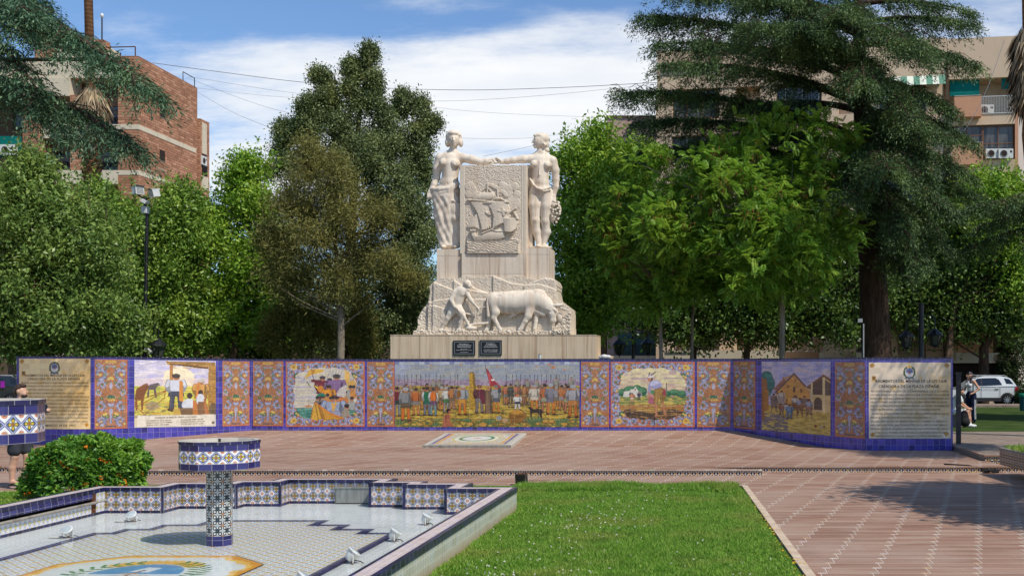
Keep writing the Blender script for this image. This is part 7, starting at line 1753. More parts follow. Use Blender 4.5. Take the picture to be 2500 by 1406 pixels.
lb(m, LB-.18, LB, .0, 12, .1, lz(192, 2400), G['plaster_peach'])
for (a, b) in ((277, 305), (391, 422), (506, 536), (622, 652), (736, 766)):
    lb(m, lx(2313), LB-.19, 0, 1.55, lz(b, 2400), lz(a, 2400), G['plaster_beige']); lb(m, -.02, lx(2311), .02, 1.2, lz(b+16, 2000), lz(a+4, 2000), G['plaster_beige'])
for px in (1605, 1760, 1860, 2010, 2110, 2265): lb(m, lx(px)-.1, lx(px)+.9, .05, 1.2, .1, lz(206, 2000), G['plaster_beige'])
lb(m, lx(2309), lx(2316), -.06, .06, .1, lz(150, 2310), G['plaster_dark'])
pb(m, 1612, 1750, 171, 186, -.004, .0, G['concrete'])
m.build('wall', bl)
for (px0, px1, py0, py1, fr_, gl) in ((1876, 2000, 207, 290, 'white_metal', 'window_glass'), (2118, 2262, 318, 382, 'white_metal', 'window_glass'), (2120, 2262, 225, 285, 'white_metal', 'window_dim'), (1640, 1750, 215, 290, 'roller_shutter', 'window_dim'), (1876, 2000, 325, 400, 'white_metal', 'window_dim'), (1640, 1750, 325, 400, 'white_metal', 'window_dim'), (2400, 2474, 307, 388, 'roller_shutter', 'window_dim'), (2322, 2399, 307, 350, 'roller_shutter', 'window_dim'), (2330, 2470, 430, 500, 'roller_shutter', 'window_dim'), (2118, 2262, 440, 500, 'white_metal', 'window_glass')):
    f = MB(); t = 2.2; o0 = .30 if px0 < 2300 else .12
    pb(f, px0, px1, py0, py0+t, o0, o0+.06, G[fr_]); pb(f, px0, px1, py1-t, py1, o0, o0+.06, G[fr_]); n = 3 if px1-px0 > 90 else 2
    for k in range(n+1): x = px0+(px1-px0-t)*k/n; pb(f, x, x+t, py0+t+.05, py1-t-.05, o0, o0+.06, G[fr_])
    if gl == 'window_dim' and px0 > 2300: pb(f, px0, px1, (py0+py1)/2+2, (py0+py1)/2+4, o0-.02, o0-.001, G[fr_])
    o = f.build('window', bl); g = MB(); pb(g, px0+1, px1-1, py0+1, py1-1, o0+.09, o0+.11, G[gl]); g.build('pane', o)
f = MB(); pb(f, 2319, 2391, 195, 234, .25, .28, G['teal_cloth']); f.build('curtain', bl); f = MB(); pb(f, 2445, 2464, 192, 218, .25, .27, G['teal_cloth']); f.build('curtain', bl)
for (a, b, c, d) in ((2330, 2396, 234, 285), (2322, 2400, 349, 402), (2322, 2400, 465, 516), (2322, 2400, 580, 634)): f = MB(); pb(f, a, b, c, d, -.62, -.05, G['plaster_peach']); pb(f, a, b, c-1, c-.02, -.64, -.03, G['rail_white']); f.build('balcony_panel', bl)
def rail(px0, px1, py0, py1, off, n, mt='white_metal', name='railing'):
    r = MB(); pb(r, px0, px1, py0, py0+1.6, off, off+.05, G[mt]); pb(r, px0, px1, py1-1.6, py1, off, off+.05, G[mt])
    for k in range(n+1): x = px0+(px1-px0-.7)*k/n; pb(r, x, x+.7, py0+1.62, py1-1.62, off+.01, off+.04, G[mt])
    return r.build(name, bl)
rail(2397, 2476, 234, 277, -.05, 20); rail(2120, 2262, 352, 395, -.3, 26); rail(1990, 2110, 352, 395, -.3, 22)
for (px, py, off) in ((2424, 388, -.02), (2455, 388, -.02), (2410, 276, .3)):
    ac(bl, *(MBL@Vector((lx(px), off-.2 if off < .2 else off, lz(py, px)))), .85, .55)
f = MB(); n = 9
for k in range(n): x = 2168+(2307-2168)*k/n; w_ = (2307-2168)/n; f.face([tuple(MBL@Vector(p)) for p in ((lx(x), -.9, lz(217, 2240)), (lx(x+w_), -.9, lz(217, 2240)), (lx(x+w_), -.01, lz(186, 2240)), (lx(x), -.01, lz(186, 2240)))], G['awning' if k % 2 else 'awning_green'])
f.build('awning', bl)
# street level of the block, seen in gaps under the trees
m = MB()
for (a, b, c, d, mt) in ((1622, 1905, 855, 880, 'plaster_cream'), (2010, 2090, 800, 880, 'plaster_beige'), (2000, 2120, 860, 882, 'plaster_cream'), (2172, 2192, 812, 880, 'plaster_beige'), (2330, 2424, 813, 860, 'plaster_peach'), (2328, 2440, 861, 886, 'plaster_cream'), (2425, 2486, 866, 886, 'plaster_beige'), (1840, 1905, 800, 856, 'plaster_beige'), (2310, 2335, 795, 880, 'plaster_beige')): pb(m, a, b, c, d, -.9, -.1, G[mt])
pb(m, 1640, 2486, 886, 990, -.3, -.12, G['dark_recess']); m.build('street_front', bl)  # dark-coloured box stands in for the shade at street level under the trees
rail(1618, 1712, 818, 856, -1.0, 15, 'rail_white'); rail(1905, 2010, 824, 858, -1.0, 14, 'rail_white'); rail(2192, 2312, 816, 856, -1.0, 18, 'dark_iron')
pk = empty('pink_building', (gx(1545, 70), 70, .1), 'low pinkish building with teal shutters left of the beige block', 'building')
m = MB(); m.box(gx(1482, 70), gx(1607, 70), 70, 80, .1, gz(285, 70), G['plaster_pink']); m.box(gx(1480, 70), gx(1608, 70), 69.9, 80.1, gz(287, 70), gz(283, 70), G['plaster_dark']); m.build('wall', pk)
f = MB(); f.box(gx(1500, 69.9), gx(1560, 69.9), 69.85, 69.98, gz(420, 70), gz(366, 70), G['teal_shutter']); f.build('shutter', pk)
for (a, b) in ((1508, 1551), (1553, 1600)): f = MB(); f.box(gx(a, 69.9), gx(b, 69.9), 69.86, 69.98, gz(868, 70), gz(812, 70), G['teal_shutter']); f.build('shutter', pk)
r = MB()
for k in range(30): x = gx(1500+k*3.6, 69.4); r.box(x-.012, x+.012, 69.4, 69.43, gz(868, 69.4), gz(845, 69.4), G['dark_iron'])
r.box(gx(1500, 69.4), gx(1610, 69.4), 69.39, 69.44, gz(845, 69.4), gz(843, 69.4), G['dark_iron']); r.box(gx(1480, 69.4), gx(1625, 69.4), 69.2, 69.9, gz(880, 69.4), gz(868, 69.4), G['plaster_cream']); r.build('railing', pk)
wb = empty('white_building', (20, 75, .1), 'plain white building edge beyond the beige block', 'building'); m = MB(); m.box(gx(2484, 75), gx(2640, 75), 75, 84, .1, gz(270, 75), G['plaster_white']); m.box(gx(2480, 75), gx(2640, 75), 74.9, 84.1, gz(270, 75)+.001, gz(266, 75), G['concrete_pale']); o = m.build('wall', wb)
# a plain row of lower houses closing the far side of the street between the two blocks
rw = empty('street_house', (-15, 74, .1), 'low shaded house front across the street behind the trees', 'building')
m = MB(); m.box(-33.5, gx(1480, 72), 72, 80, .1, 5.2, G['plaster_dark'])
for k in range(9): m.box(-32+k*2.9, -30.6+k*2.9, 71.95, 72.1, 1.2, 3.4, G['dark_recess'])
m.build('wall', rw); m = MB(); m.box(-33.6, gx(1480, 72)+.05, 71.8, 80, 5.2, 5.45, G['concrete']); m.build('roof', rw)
# ================================================================ lamps, cables
def lantern(m, x, y, z, s=1.0):
    m.lathe([(.05*s, z+.62*s), (.30*s, z+.40*s), (.31*s, z+.37*s), (.27*s, z+.36*s)], x, y, G['black_iron'], 8, False); m.lathe([(.012*s, z+.62*s), (.03*s, z+.68*s), (.012*s, z+.76*s)], x, y, G['black_iron'], 8)
    for k in range(6): t = k*PI/3; m.tube([(x+.25*s*math.cos(t), y+.25*s*math.sin(t), z+.37*s), (x+.14*s*math.cos(t), y+.14*s*math.sin(t), z)], .014*s, G['black_iron'], 5)
    m.lathe([(.05*s, z-.06*s), (.16*s, z), (.15*s, z+.02*s)], x, y, G['black_iron'], 8, False); m.tube([(x, y, z-.06*s), (x, y, z-.16*s)], .02*s, G['black_iron'], 5)
def lamp_post(px, D_, lanterns, ztop, label, r=.06):
    e = empty('street_lamp', (gx(px, D_), D_, .2), label, 'street lamp', 'iron lamp posts with hanging lanterns'); m = MB(); x0 = gx(px, D_)
    m.lathe([(.16, .2), (.15, .5), (r*1.3, .8), (r, 1.0), (r*.9, ztop)], x0, D_, G['black_iron'], 12); m.build('pole', e)
    for (lp, py) in lanterns:
        x = gx(lp, D_); z = gz(py, D_)-.36; sg = 1 if x > x0 else -1; m = MB()
        m.tube([(x0, D_, z+.95), (x0+sg*.25, D_, z+1.12), (x-sg*.08, D_, z+1.08), (x, D_, z+.95), (x, D_, z+.74)], .022, G['black_iron'], 6); m.tube([(x0, D_, z+.55), (x0+sg*.3, D_, z+.75), (x0+sg*.38, D_, z+1.0), (x0+sg*.22, D_, z+.98)], .014, G['black_iron'], 5)
        a = m.build('arm', e); m = MB(); lantern(m, x, D_, z); l = m.build('lantern', e); g = MB(); g.lathe([(.13, z+.02), (.235, z+.35)], x, D_, G['lantern_glass'], 6, False); g.build('lantern_glass', l)
    return e
lp = lamp_post(351, 37.5, ((313, 846), (384, 844)), gz(522, 37.5), 'tall black camera pole with two lanterns in front of the left trees', .062)
lp.rotation_euler.y = R(.9)
m = MB(); x, y = gx(352, 37.5), 37.5; z_ = gz(500, 37.5)
m.box(x-.03, x+.16, y-.16, y+.05, gz(522, 37.5), gz(505, 37.5), G['white_metal']); m.build('control_box', lp, .01)
m = MB(); m.box(x-.08, x+.06, y-.1, y-.06, gz(815, 37.5), gz(807, 37.5), G['ac_white']); m.build('name_plate', lp)
m = MB(); m.tube([(x+.03, y, gz(505, 37.5)), (x+.03, y, gz(480, 37.5))], .05, G['dark_iron'], 8); m.tube([(gx(337, 37.5), y, gz(476, 37.5)), (x+.03, y, gz(488, 37.5)), (gx(372, 37.5), y, gz(480, 37.5))], .03, G['dark_iron'], 6); m.build('crossarm', lp)
def cam_(cx, cy, rz, rx):
    m = MB(); Mt = Matrix.Translation((gx(cx, 37.3), 37.3, gz(cy, 37.3)))@Matrix.Rotation(rz, 4, 'Z')@Matrix.Rotation(rx, 4, 'X')@Matrix.Scale(.82, 4)
    m.box(-.17, .17, -.10, .16, -.15, .13, G['white_metal'], M=Mt); m.box(-.19, .19, -.13, -.1005, -.17, .15, G['lamp_white'], M=Mt)
    for k in range(5): m.box(-.15, .15, -.142, -.1305, -.13+k*.055, -.10+k*.055, G['grey_metal'], M=Mt)
    m.mesh([tuple(Mt@Vector(p)) for p in ((-.17,-.1,.1301),(.17,-.1,.1301),(.17,.2,.1301),(-.17,.2,.1301),(-.2,-.22,.2),(.2,-.22,.2),(.17,.2,.17),(-.17,.2,.17))], [(4,5,6,7),(0,3,7,4),(1,5,6,2)], G['lamp_white']); m.build('floodlight', lp)
cam_(337, 466, R(62), R(-6)); cam_(376, 472, R(-38), R(12)); 
m = MB(); Mt = Matrix.Translation((gx(356, 37.3), 37.3, gz(493, 37.3)))@Matrix.Rotation(R(30), 4, 'Y'); m.box(-.1, .1, -.18, .1, -.05, .05, G['lamp_white'], M=Mt); m.build('security_camera', lp); m = MB(); Mt = Matrix.Translation((gx(364, 37.3), 37.3, gz(855, 37.3)))@Matrix.Rotation(R(40), 4, 'Y'); m.box(-.12, .12, -.1, .1, -.05, .05, G['lamp_white'], M=Mt); m.build('security_camera', lp)
lamp_post(1546, 44, ((1512, 842), (1582, 840)), gz(806, 44), 'black lamp post with two lanterns just right of the plinth', .075)
lamp_post(2249, 40, ((2213, 824), (2282, 819)), gz(740, 40), 'black lamp post with two lanterns above the right inscription', .10)
e = empty('sign_pole', (gx(2108, 36), 36, .2), 'thin grey pole with a small box in front of the cedar trunk', 'pole'); m = MB(); m.tube([(gx(2108, 36), 36, .1), (gx(2108, 36), 36, gz(790, 36))], .025, G['grey_metal'], 8); m.build('pole', e); m = MB(); m.box(gx(2094, 36), gx(2105, 36), 35.9, 36.0, gz(787, 36), gz(778, 36), G['grey_metal']); m.build('box', e)
def cable(P, D0_, D1_, r, label):
    n = len(P); V = [at(px, py, D0_+(D1_-D0_)*k/(n-1)) for k, (px, py) in enumerate(P)]
    c = bpy.data.curves.new('c', 'CURVE'); c.dimensions = '3D'; s = c.splines.new('BEZIER'); s.bezier_points.add(n-1)
    for b, v in zip(s.bezier_points, V): b.co = v; b.handle_left_type = b.handle_right_type = 'AUTO'
    c.bevel_depth = r; c.bevel_resolution = 1; c.resolution_u = 10; o = bpy.data.objects.new('c', c); C.objects.link(o); dg = bpy.context.evaluated_depsgraph_get(); me = bpy.data.meshes.new_from_object(o.evaluated_get(dg)); bpy.data.objects.remove(o); me.materials.clear(); me.materials.append(G['wire'])
    tag(link('overhead_cable', me), label, 'cable', 'overhead cables across the sky')
cable([(372,154),(520,174),(780,205),(1100,220),(1350,215),(1606,202)], 66.5, 66, .016, 'thickest overhead cable sagging from the brick roof to the beige block')
cable([(460,188),(760,232),(1050,247),(1240,240),(1606,206)], 73, 66, .008, 'thin overhead cable just below the thickest one')
cable([(468,214),(700,238),(900,243),(1150,272),(1450,287)], 73.5, 70, .007, 'thin overhead cable dipping towards the pink building')
cable([(455,190),(620,252),(760,290)], 72, 47, .007, 'thin cable slanting down into the dark evergreen')
cable([(470,218),(560,270),(672,318)], 73.6, 46, .007, 'thin cable slanting down lowest left of the evergreen')
cable([(1040,334),(1200,339),(1330,333),(1500,300),(1606,270)], 50, 66, .006, 'thin cable passing behind the statues heads')
cable([(1180,382),(1320,352),(1450,318),(1606,268)], 40, 66, .006, 'thin cable rising behind the right statue')
cable([(2452,100),(2400,240),(2330,360),(2260,500)], 60, 44, .014, 'pale cable slanting down in front of the balconies')
# ================================================================ slab with ceramic medallion, wedge stub, bench, vehicles
YS0, YS1 = 27.62, 29.96; sl = empty('medallion_slab', (-5.85, 28.8, .1), 'low concrete slab on the terrace inlaid with a round ceramic emblem', 'slab')
XL, XR = gx(1031.5, 27.62), gx(1248, 27.62); zf, zk = gz(1086, YS0), gz(1056.5, YS1)
m = MB(); m.mesh([(XL, YS0, -.05), (XR, YS0, -.05), (XR, YS1, -.05), (XL, YS1, -.05), (XL, YS0, zf), (XR, YS0, zf), (XR, YS1, zk), (XL, YS1, zk)], [(4,5,6,7), (1,2,6,5), (2,3,7,6), (3,0,4,7)], G['concrete_pale']); m.face([(XL, YS0, -.05), (XR, YS0, -.05), (XR, YS0, zf), (XL, YS0, zf)], G['concrete']); m.build('slab_body', sl, .02)
im = Img(150, 130, (-1, -1, 1, 1), (226,222,206)); a = np.abs(im.gx)
n = fbm(im.gx*14, im.gy*14, 3, 3); im.put(n > .56, (206,190,120)); im.put(n < .36, (176,184,186)); im.put((n > .47)&(n < .5), (200,120,60)); im.put(a > .80, (226,158,70)); im.put((a > .86), (224,216,200)); im.put(a > .88, (110,110,152)); im.put(a > .955, (200,196,186)); im.put((np.abs(im.gy) > .88)&(a < .88), (222,170,110)); im.put((np.abs(im.gy) > .94), (206,200,188))
im.ell(0, 0, .62, .66, (232,230,216)); im.ring(0, 0, .60, .64, .03, (206,190,90)); im.ring(0, -.05, .42, .46, .12, (80,150,120)); im.ring(0, -.05, .42, .46, .05, (60,120,96)); im.ell(0, -.05, .36, .40, (228,226,222)); im.ell(0, -.1, .12, .08, (206,170,150)); im.tiles(.14, (0, 0), .03, .85, .04)
u, v = np.linspace(.055, .945, 151), np.linspace(.96, .05, 131); uu, vv = np.meshgrid(u, v); V = np.stack([XL+(XR-XL)*uu, YS0+(YS1-YS0)*vv, zf+(zk-zf)*vv+.004], -1).reshape(-1, 3); grid_obj('ceramic_inlay', V, im, G['paint_tile'], sl)
e = empty('wedge_block', (gx(1270, 19.7), 19.7, 0), 'dark metal wedge standing in the grass beyond the fountain corner', 'metal wedge')
m = MB(); a, b, c, d = gx(1258.5, 19.7), gx(1284, 19.7), gx(1279, 19.7), gx(1259.5, 19.7); z1, y0 = gz(1157, 19.7), 19.62
m.mesh([(d, y0+.06, -.02), (c, y0+.06, -.02), (b, y0, z1), (a, y0, z1), (d, y0+.2, -.02), (c+.06, y0+.2, -.02), (b+.012, y0+.2, z1), (a, y0+.2, z1)], [(0,1,2,3), (1,5,6,2), (3,2,6,7), (4,0,3,7), (5,4,7,6)], G['dark_iron']); o = m.build('wedge_shell', None, .006); o.parent = e; o.matrix_parent_inverse = WM(e).inverted()
m = MB(); m.box(b-.03, b+.02, y0+.202, y0+.215, 0, z1-.02, G['plaster_cream']); o = m.build('back_plate', e)
m = MB(); m.box(a+.02, b-.02, y0+.02, y0+.18, z1+.0005, z1+.008, G['rust']); m.build('top_lid', e)
bn = empty('tiled_bench', (6.0, 20, 0), 'raised tiled bench cut by the right edge with grass on top', 'bench')
m = MB(); Mt = Matrix.Translation((gx(2440, 21.5), 21.5, 0))@Matrix.Rotation(R(-4.5), 4, 'Z')@Matrix.Scale(-1, 4, (0, 1, 0))
def mbx(m, *a_): 
    x0, x1, y0, y1, z0, z1, mt = a_; m.box(x0, x1, -y1, -y0, z0, z1, mt, M=Matrix.Translation((gx(2440, 21.5), 21.5, 0))@Matrix.Rotation(R(4.5), 4, 'Z'))
mbx(m, 0, .8, 0, 6, .22, .51, G['azulejo_riser']); mbx(m, -.02, .82, -.02, 6.02, .5102, .555, G['concrete']); m.build('seat', bn)
for yy in (1.15, 3.2, 5.2): m = MB(); mbx(m, .10, .24, yy, yy+.12, -.02, .2198, G['concrete_pale']); mbx(m, .08, .26, yy-.03, yy+.15, -.02, .02, G['concrete_pale']); m.build('leg', bn)
V = lawn([(gx(2440, 21.5)+.08, 15.8), (gx(2440, 21.5)+1.1, 15.8), (gx(2440, 21.5)+.75, 21.4), (gx(2440, 21.5)+.05, 21.4)], 9000, 8, .09, .014); V[:, 2] += .565; leaf_obj('grass_top', V, G['grass_blade'], bn)
m = MB(); rg = np.random.RandomState(3); P = [(5.35, 22.35, .12)]
for k in range(44): t = k*.55; P.append((5.72+.16*math.cos(t)*(1+.3*math.sin(k)), 21.98+.10*math.sin(t*1.1), (.018 if k < 40 else .03)+.022*(k % 3)))
m.tube([(4.9, 22.6, .125), (5.1, 22.5, .125)]+P, .016, G['rubber_dark'], 5, True); tag(m.build('coiled_cable'), 'coil of black cable lying on the step beside the tiled bench', 'cable')
def car(x, y, label, body, seed, flip=False):
    root = empty('parked_car', (x, y, .02), label, 'car'); S = -1 if flip else 1
    def T(px, z): return (S*px, z)
    L2 = 2.05
    # lower body section profile (front at -x), swept across the width with a tumblehome
    prof = [(-2.0,.34),(-2.02,.62),(-1.92,.80),(-1.55,.94),(-1.02,1.03),(-.55,1.05),(1.75,1.08),(1.98,.98),(2.03,.70),(2.0,.36)]
    cab = [(-1.05,1.03),(-.64,1.34),(-.30,1.53),(.0,1.60),(.4,1.635),(1.0,1.615),(1.40,1.545),(1.56,1.47),(1.82,1.08)]
    m = MB()
    def sweep(P, ws, mt):
        n = len(P); V = []
        for (w, f) in ws: V += [(S*px_*1.0, w, z) for px_, z in P]
        Fc = [(i*n+k, i*n+k+1, (i+1)*n+k+1, (i+1)*n+k) for i in range(len(ws)-1) for k in range(n-1)]
        m.mesh(V, Fc if flip else [f[::-1] for f in Fc], mt, True)
        for i in (0, len(ws)-1): f = tuple(range(i*n, i*n+n)); m.mesh(V, [f if (i == 0) != flip else f[::-1]], mt)
    sweep(prof, ((-.86, 1), (-.89, 1), (.89, 1), (.86, 1)), G[body])
    n = len(cab); V = []
    for w in (-1, 1): V += [(S*a_, w*(.86-.20*(z-1.03)/.6), z) for a_, z in cab]
    m.mesh(V, [tuple(range(n))[::-1], tuple(range(n, 2*n))]+[(k, k+1, n+k+1, n+k) for k in range(n-1)], G[body])
    m.box(*sorted((S*-1.95, S*1.97)), -.895, .895, .26, .46, G['car_trim'])
    b = m.build('body', None); b.parent = root
    def side(Pts, mt, name, off=.008):
        mm = MB()
        for w in (-1, 1):
            V = [(S*a_, w*(.86-.20*(z-1.03)/.6+off), z) for a_, z in Pts]; mm.face(V if (w < 0) != flip else V[::-1], G[mt])
        o = mm.build(name, None); o.parent = root; return o
    side([(-.90,1.08),(-.12,1.09),(-.10,1.50),(-.28,1.49),(-.60,1.30)], 'car_glass', 'window'); side([(-.05,1.09),(1.04,1.14),(.88,1.43),(.70,1.52),(-.03,1.51)], 'car_glass', 'window'); side([(1.26,1.21),(1.66,1.19),(1.44,1.46),(1.16,1.51)], 'car_glass', 'window'); side([(-.12,1.09),(-.05,1.09),(-.03,1.51),(-.10,1.50)], 'car_trim', 'pillar_trim', .007)
    mm = MB()
    for w in (-1, 1):
        yy = w*.897
        for (a_, b_) in ((-.95, -.12), (-.10, .90)): mm.box(*sorted((S*a_, S*b_)), yy-.004, yy+.004, .92, .93, G['car_trim']); mm.box(*sorted((S*(b_-.24), S*(b_-.06))), yy-.025, yy+.025, .93+.02, .985, G[body])
        mm.box(*sorted((S*-.10, S*-.115)), yy-.003, yy+.003, .48, 1.04, G['car_trim']); mm.box(*sorted((S*.90, S*.915)), yy-.003, yy+.003, .5, 1.05, G['car_trim'])
    o = mm.build('door_trim', None); o.parent = root
    for w in (-1, 1):
        mm = MB(); mm.tube([(S*-.3, w*.66, 1.60), (S*-.2, w*.66, 1.665), (S*1.2, w*.66, 1.655), (S*1.35, w*.66, 1.57)], .022, G['grey_metal'], 6); o = mm.build('roof_rail', None); o.parent = root
        mm = MB(); mm.box(*sorted((S*1.72, S*1.995)), *sorted((w*.70, w*.896)), .80, 1.02, G['tail_red']); o = mm.build('tail_light', None); o.parent = root; mm = MB(); mm.box(*sorted((S*-1.985, S*-1.72)), *sorted((w*.60, w*.892)), .72, .86, G['lamp_glass']); o = mm.build('headlight', None); o.parent = root
        for ax in (-1.25, 1.3):
            Mt = Matrix.Translation((S*ax, w*.80, .335))@Matrix.Rotation(PI/2, 4, 'X'); mm = MB(); mm.lathe([(.20,-.11),(.32,-.10),(.335,-.06),(.335,.06),(.32,.10),(.20,.11)], 0, 0, G['tyre'], 22, M=Mt); o = mm.build('wheel', None); o.parent = root
            rr = MB(); rr.lathe([(.05,-.118),(.21,-.1105),(.21,.1105),(.05,.118)], 0, 0, G['tyre'], 18, M=Mt)
            for k in range(10): t = k*PI/5; rr.box(-.018, .018, .05, .215, -.124, .124, G['alloy'], M=Mt@Matrix.Rotation(t, 4, 'Z'))
            rr.lathe([(.06,-.126),(.06,.126)], 0, 0, G['alloy'], 10, M=Mt); r2 = rr.build('rim', None); r2.parent = o
            mm = MB(); t0 = [PI*k/12 for k in range(13)]; V = [(S*ax+.40*math.cos(t), w*.899, .335+.40*math.sin(t)) for t in t0]+[(S*ax+.335*math.cos(t), w*.899, .335+.335*math.sin(t)) for t in t0]; mm.mesh(V, [(k, k+1, 13+k+1, 13+k) if w > 0 else (13+k, 13+k+1, k+1, k) for k in range(12)], G['car_trim']); o = mm.build('wheel_arch', None); o.parent = root
    mm = MB(); Mt = Matrix.Translation((S*2.10, 0, .78))@Matrix.Rotation(PI/2, 4, 'Y'); mm.lathe([(.2,-.09),(.32,-.08),(.335,0),(.32,.08),(.2,.09)], 0, 0, G['car_trim'], 20, M=Mt); o = mm.build('spare_wheel', None); o.parent = root
    mm = MB(); mm.mesh([(S*1.80,-.62,1.12),(S*1.80,.62,1.12),(S*1.52,.56,1.50),(S*1.52,-.56,1.50)], [(0,1,2,3) if not flip else (3,2,1,0)], G['car_glass']); o = mm.build('rear_window', None); o.parent = root
    return root
car(gx(2393, 59.4), 59.6, 'white compact car with a spare wheel on its tail behind the standing woman', 'car_white', 1)
car(gx(-8, 59.6), 59.6, 'dark car parked at the left edge behind the wall', 'car_dark', 2)
tb = empty('litter_bin', (gx(2496, 48), 48, .2), 'teal litter bin with a green rim at the right edge', 'bin'); m = MB(); x = gx(2500, 48); m.lathe([(.17,.2),(.19,.3),(.21,.82)], x, 48, G['bin_teal'], 14); m.build('bin_body', tb); m = MB(); m.lathe([(.235,.8203),(.24,.86),(.25,.97),(.225,.972)], x, 48, G['bin_green'], 14); m.build('rim', tb)
m = MB(); m.box(gx(4, 58), gx(13, 58), 57.9, 57.95, gz(946, 58), gz(930, 58), G['purple_sign']); e = empty('small_sign', (gx(8, 58), 58, .2), 'small magenta sign above the dark car at the left edge', 'sign'); m.build('sign_face', e); m = MB(); m.tube([(gx(8, 58), 58, .1), (gx(8, 58), 58, gz(931, 58))], .03, G['dark_iron'], 6); m.build('post', e)
# ================================================================ people
class Bod(SDF):
    """metres, feet at z = 0, facing -y before turning"""
    def ch(s, pts, rs, k=.03): s.chain(pts, rs, k)
def hand(s, w, d, up, r=1.0):
    """palm at w reaching along d; four curled fingers and a thumb"""
    w, d, up = Vector(w), Vector(d).normalized(), Vector(up).normalized(); sd = d.cross(up).normalized(); c = w+d*.045
    s.cone(w, c+d*.03, .026, .030, .015)
    for k in range(4):
        o = sd*(.027-.018*k); l = (.030, .036, .033, .026)[k]; a = c+d*.03+o; b = a+d*l-up*.008; e = b+d*l*.6-up*.024
        s.cone(a, b, .0095, .0088, .004); s.cone(b, e, .0088, .0075, .003)
    a = w+d*.02+sd*.03; b = a+sd*.022+d*.028-up*.012; e = b+d*.026-up*.014; s.cone(a, b, .011, .010, .005); s.cone(b, e, .010, .008, .003)
def head(s, c, yaw, k=1.0):
    """head with a face; c = centre, yaw turns from -y"""
    c = Vector(c); Rz = Matrix.Rotation(yaw, 3, 'Z'); g = lambda x, y, z: c+Rz@Vector((x, y, z))
    s.ell(c, (.076, .076, .112), .02); s.ell(g(0, .03, .03), (.078, .078, .085), .02); s.ell(g(0, -.05, -.05), (.05, .045, .055), .02); s.ell(g(0, -.065, -.095), (.026, .024, .02), .015)
    s.cone(g(0, -.092, .015), g(0, -.112, -.022), .008, .013, .01); s.ell(g(.032, -.088, .018), (.014, .01, .008), .008, None, 'sub'); s.ell(g(-.032, -.088, .018), (.014, .01, .008), .008, None, 'sub')
    s.ell(g(0, -.092, -.052), (.022, .01, .006), .006); s.ell(g(0, -.090, -.062), (.019, .01, .006), .006)
    for q in (-1, 1): s.ell(g(q*.078, .01, -.005), (.014, .02, .03), .008)
    return g
def finish(o, root): o.parent = root; return o
def person(px, py, D_, label, yaw=0.0):
    r = empty('person', (gx(px, D_), D_, gz(py, D_)), label, 'person'); r.rotation_euler.z = yaw; return r
# man with a phone: faces right, seen from the side (local frame: facing -y, turned 90 deg + to face +x)
r = person(50, 1181, 19.25, 'young bearded man in dark grey shorts and flip flops behind the fountain bowl', R(82))
B = Bod((-.42, -.55, -.02), (.42, .35, 1.78), .011)
for sx in (-1, 1):
    y = -.06*sx
    B.ch([(.10*sx, 0, .92), (.11*sx, y*.5-.01, .50), (.105*sx, y+.015, .30), (.10*sx, y+.02, .085)], [.088, .062, .058, .038], .03); B.ch([(.10*sx, y+.03, .045), (.105*sx, y-.06, .04), (.11*sx, y-.14, .025)], [.04, .036, .028], .02); B.ell((.11*sx, y-.17, .022), (.042, .05, .02), .015)
B.ell((0, 0, .95), (.165, .11, .12), .05); B.ch([(0, .01, 1.0), (0, .015, 1.18), (0, .01, 1.34)], [.125, .13, .13], .05); B.ch([(-.15, .01, 1.40), (.15, .01, 1.40)], [.07, .07], .06); B.ch([(0, .01, 1.40), (0, -.01, 1.54)], [.058, .05], .03)
g = head(B, (0, -.02, 1.645), R(4))
for sx in (-1, 1): B.ch([(.18*sx, .02, 1.40), (.22*sx, .0, 1.13)], [.055, .043], .03)
B.ch([(.22, .0, 1.13), (.16, -.20, 1.17), (.10, -.36, 1.26)], [.042, .036, .026], .02); hand(B, (.10, -.37, 1.265), (-.15, -1, .55), (-1, .1, .1)); B.ch([(-.22, .0, 1.13), (-.22, -.02, .88)], [.042, .028], .02); hand(B, (-.22, -.02, .87), (0, -.1, -1), (1, 0, 0))
finish(B.build('body', G['skin'], None), r)
T = Bod((-.36, -.25, .9), (.36, .25, 1.52), .012); T.ch([(0, .01, .98), (0, .015, 1.18), (0, .01, 1.34)], [.142, .145, .145], .05); T.ch([(-.15, .01, 1.40), (.15, .01, 1.40)], [.082, .082], .06)
for sx in (-1, 1): T.ch([(.17*sx, .02, 1.40), (.215*sx, .01, 1.18)], [.075, .068], .03)
T.disp(lambda x, y, z: .004*np.sin(z*40+x*20)); finish(T.build('shirt', G['cloth_grey'], None), r)
T = Bod((-.28, -.22, .50), (.28, .22, 1.06), .012); T.ell((0, 0, .96), (.18, .125, .10), .05)
for sx in (-1, 1): T.ch([(.095*sx, 0, .92), (.115*sx, -.02*sx, .60)], [.11, .108], .03)
T.disp(lambda x, y, z: .004*np.sin(x*50+z*22)); finish(T.build('shorts', G['cloth_charcoal'], None), r)
T = Bod((-.14, -.16, 1.52), (.14, .14, 1.80), .009); T.ell((0, .012, 1.695), (.088, .092, .082), .02); T.ell((0, .055, 1.64), (.078, .055, .08), .02); T.ell((0, -.05, 1.74), (.06, .05, .035), .02); T.disp(lambda x, y, z: .004*np.sin(x*90)*np.sin(y*80+z*60)); finish(T.build('hair', G['hair_brown'], None), r)
T = Bod((-.1, -.16, 1.5), (.1, .02, 1.64), .008); T.ell((0, -.075, 1.565), (.052, .05, .04), .015); finish(T.build('beard', G['hair_brown'], None), r)
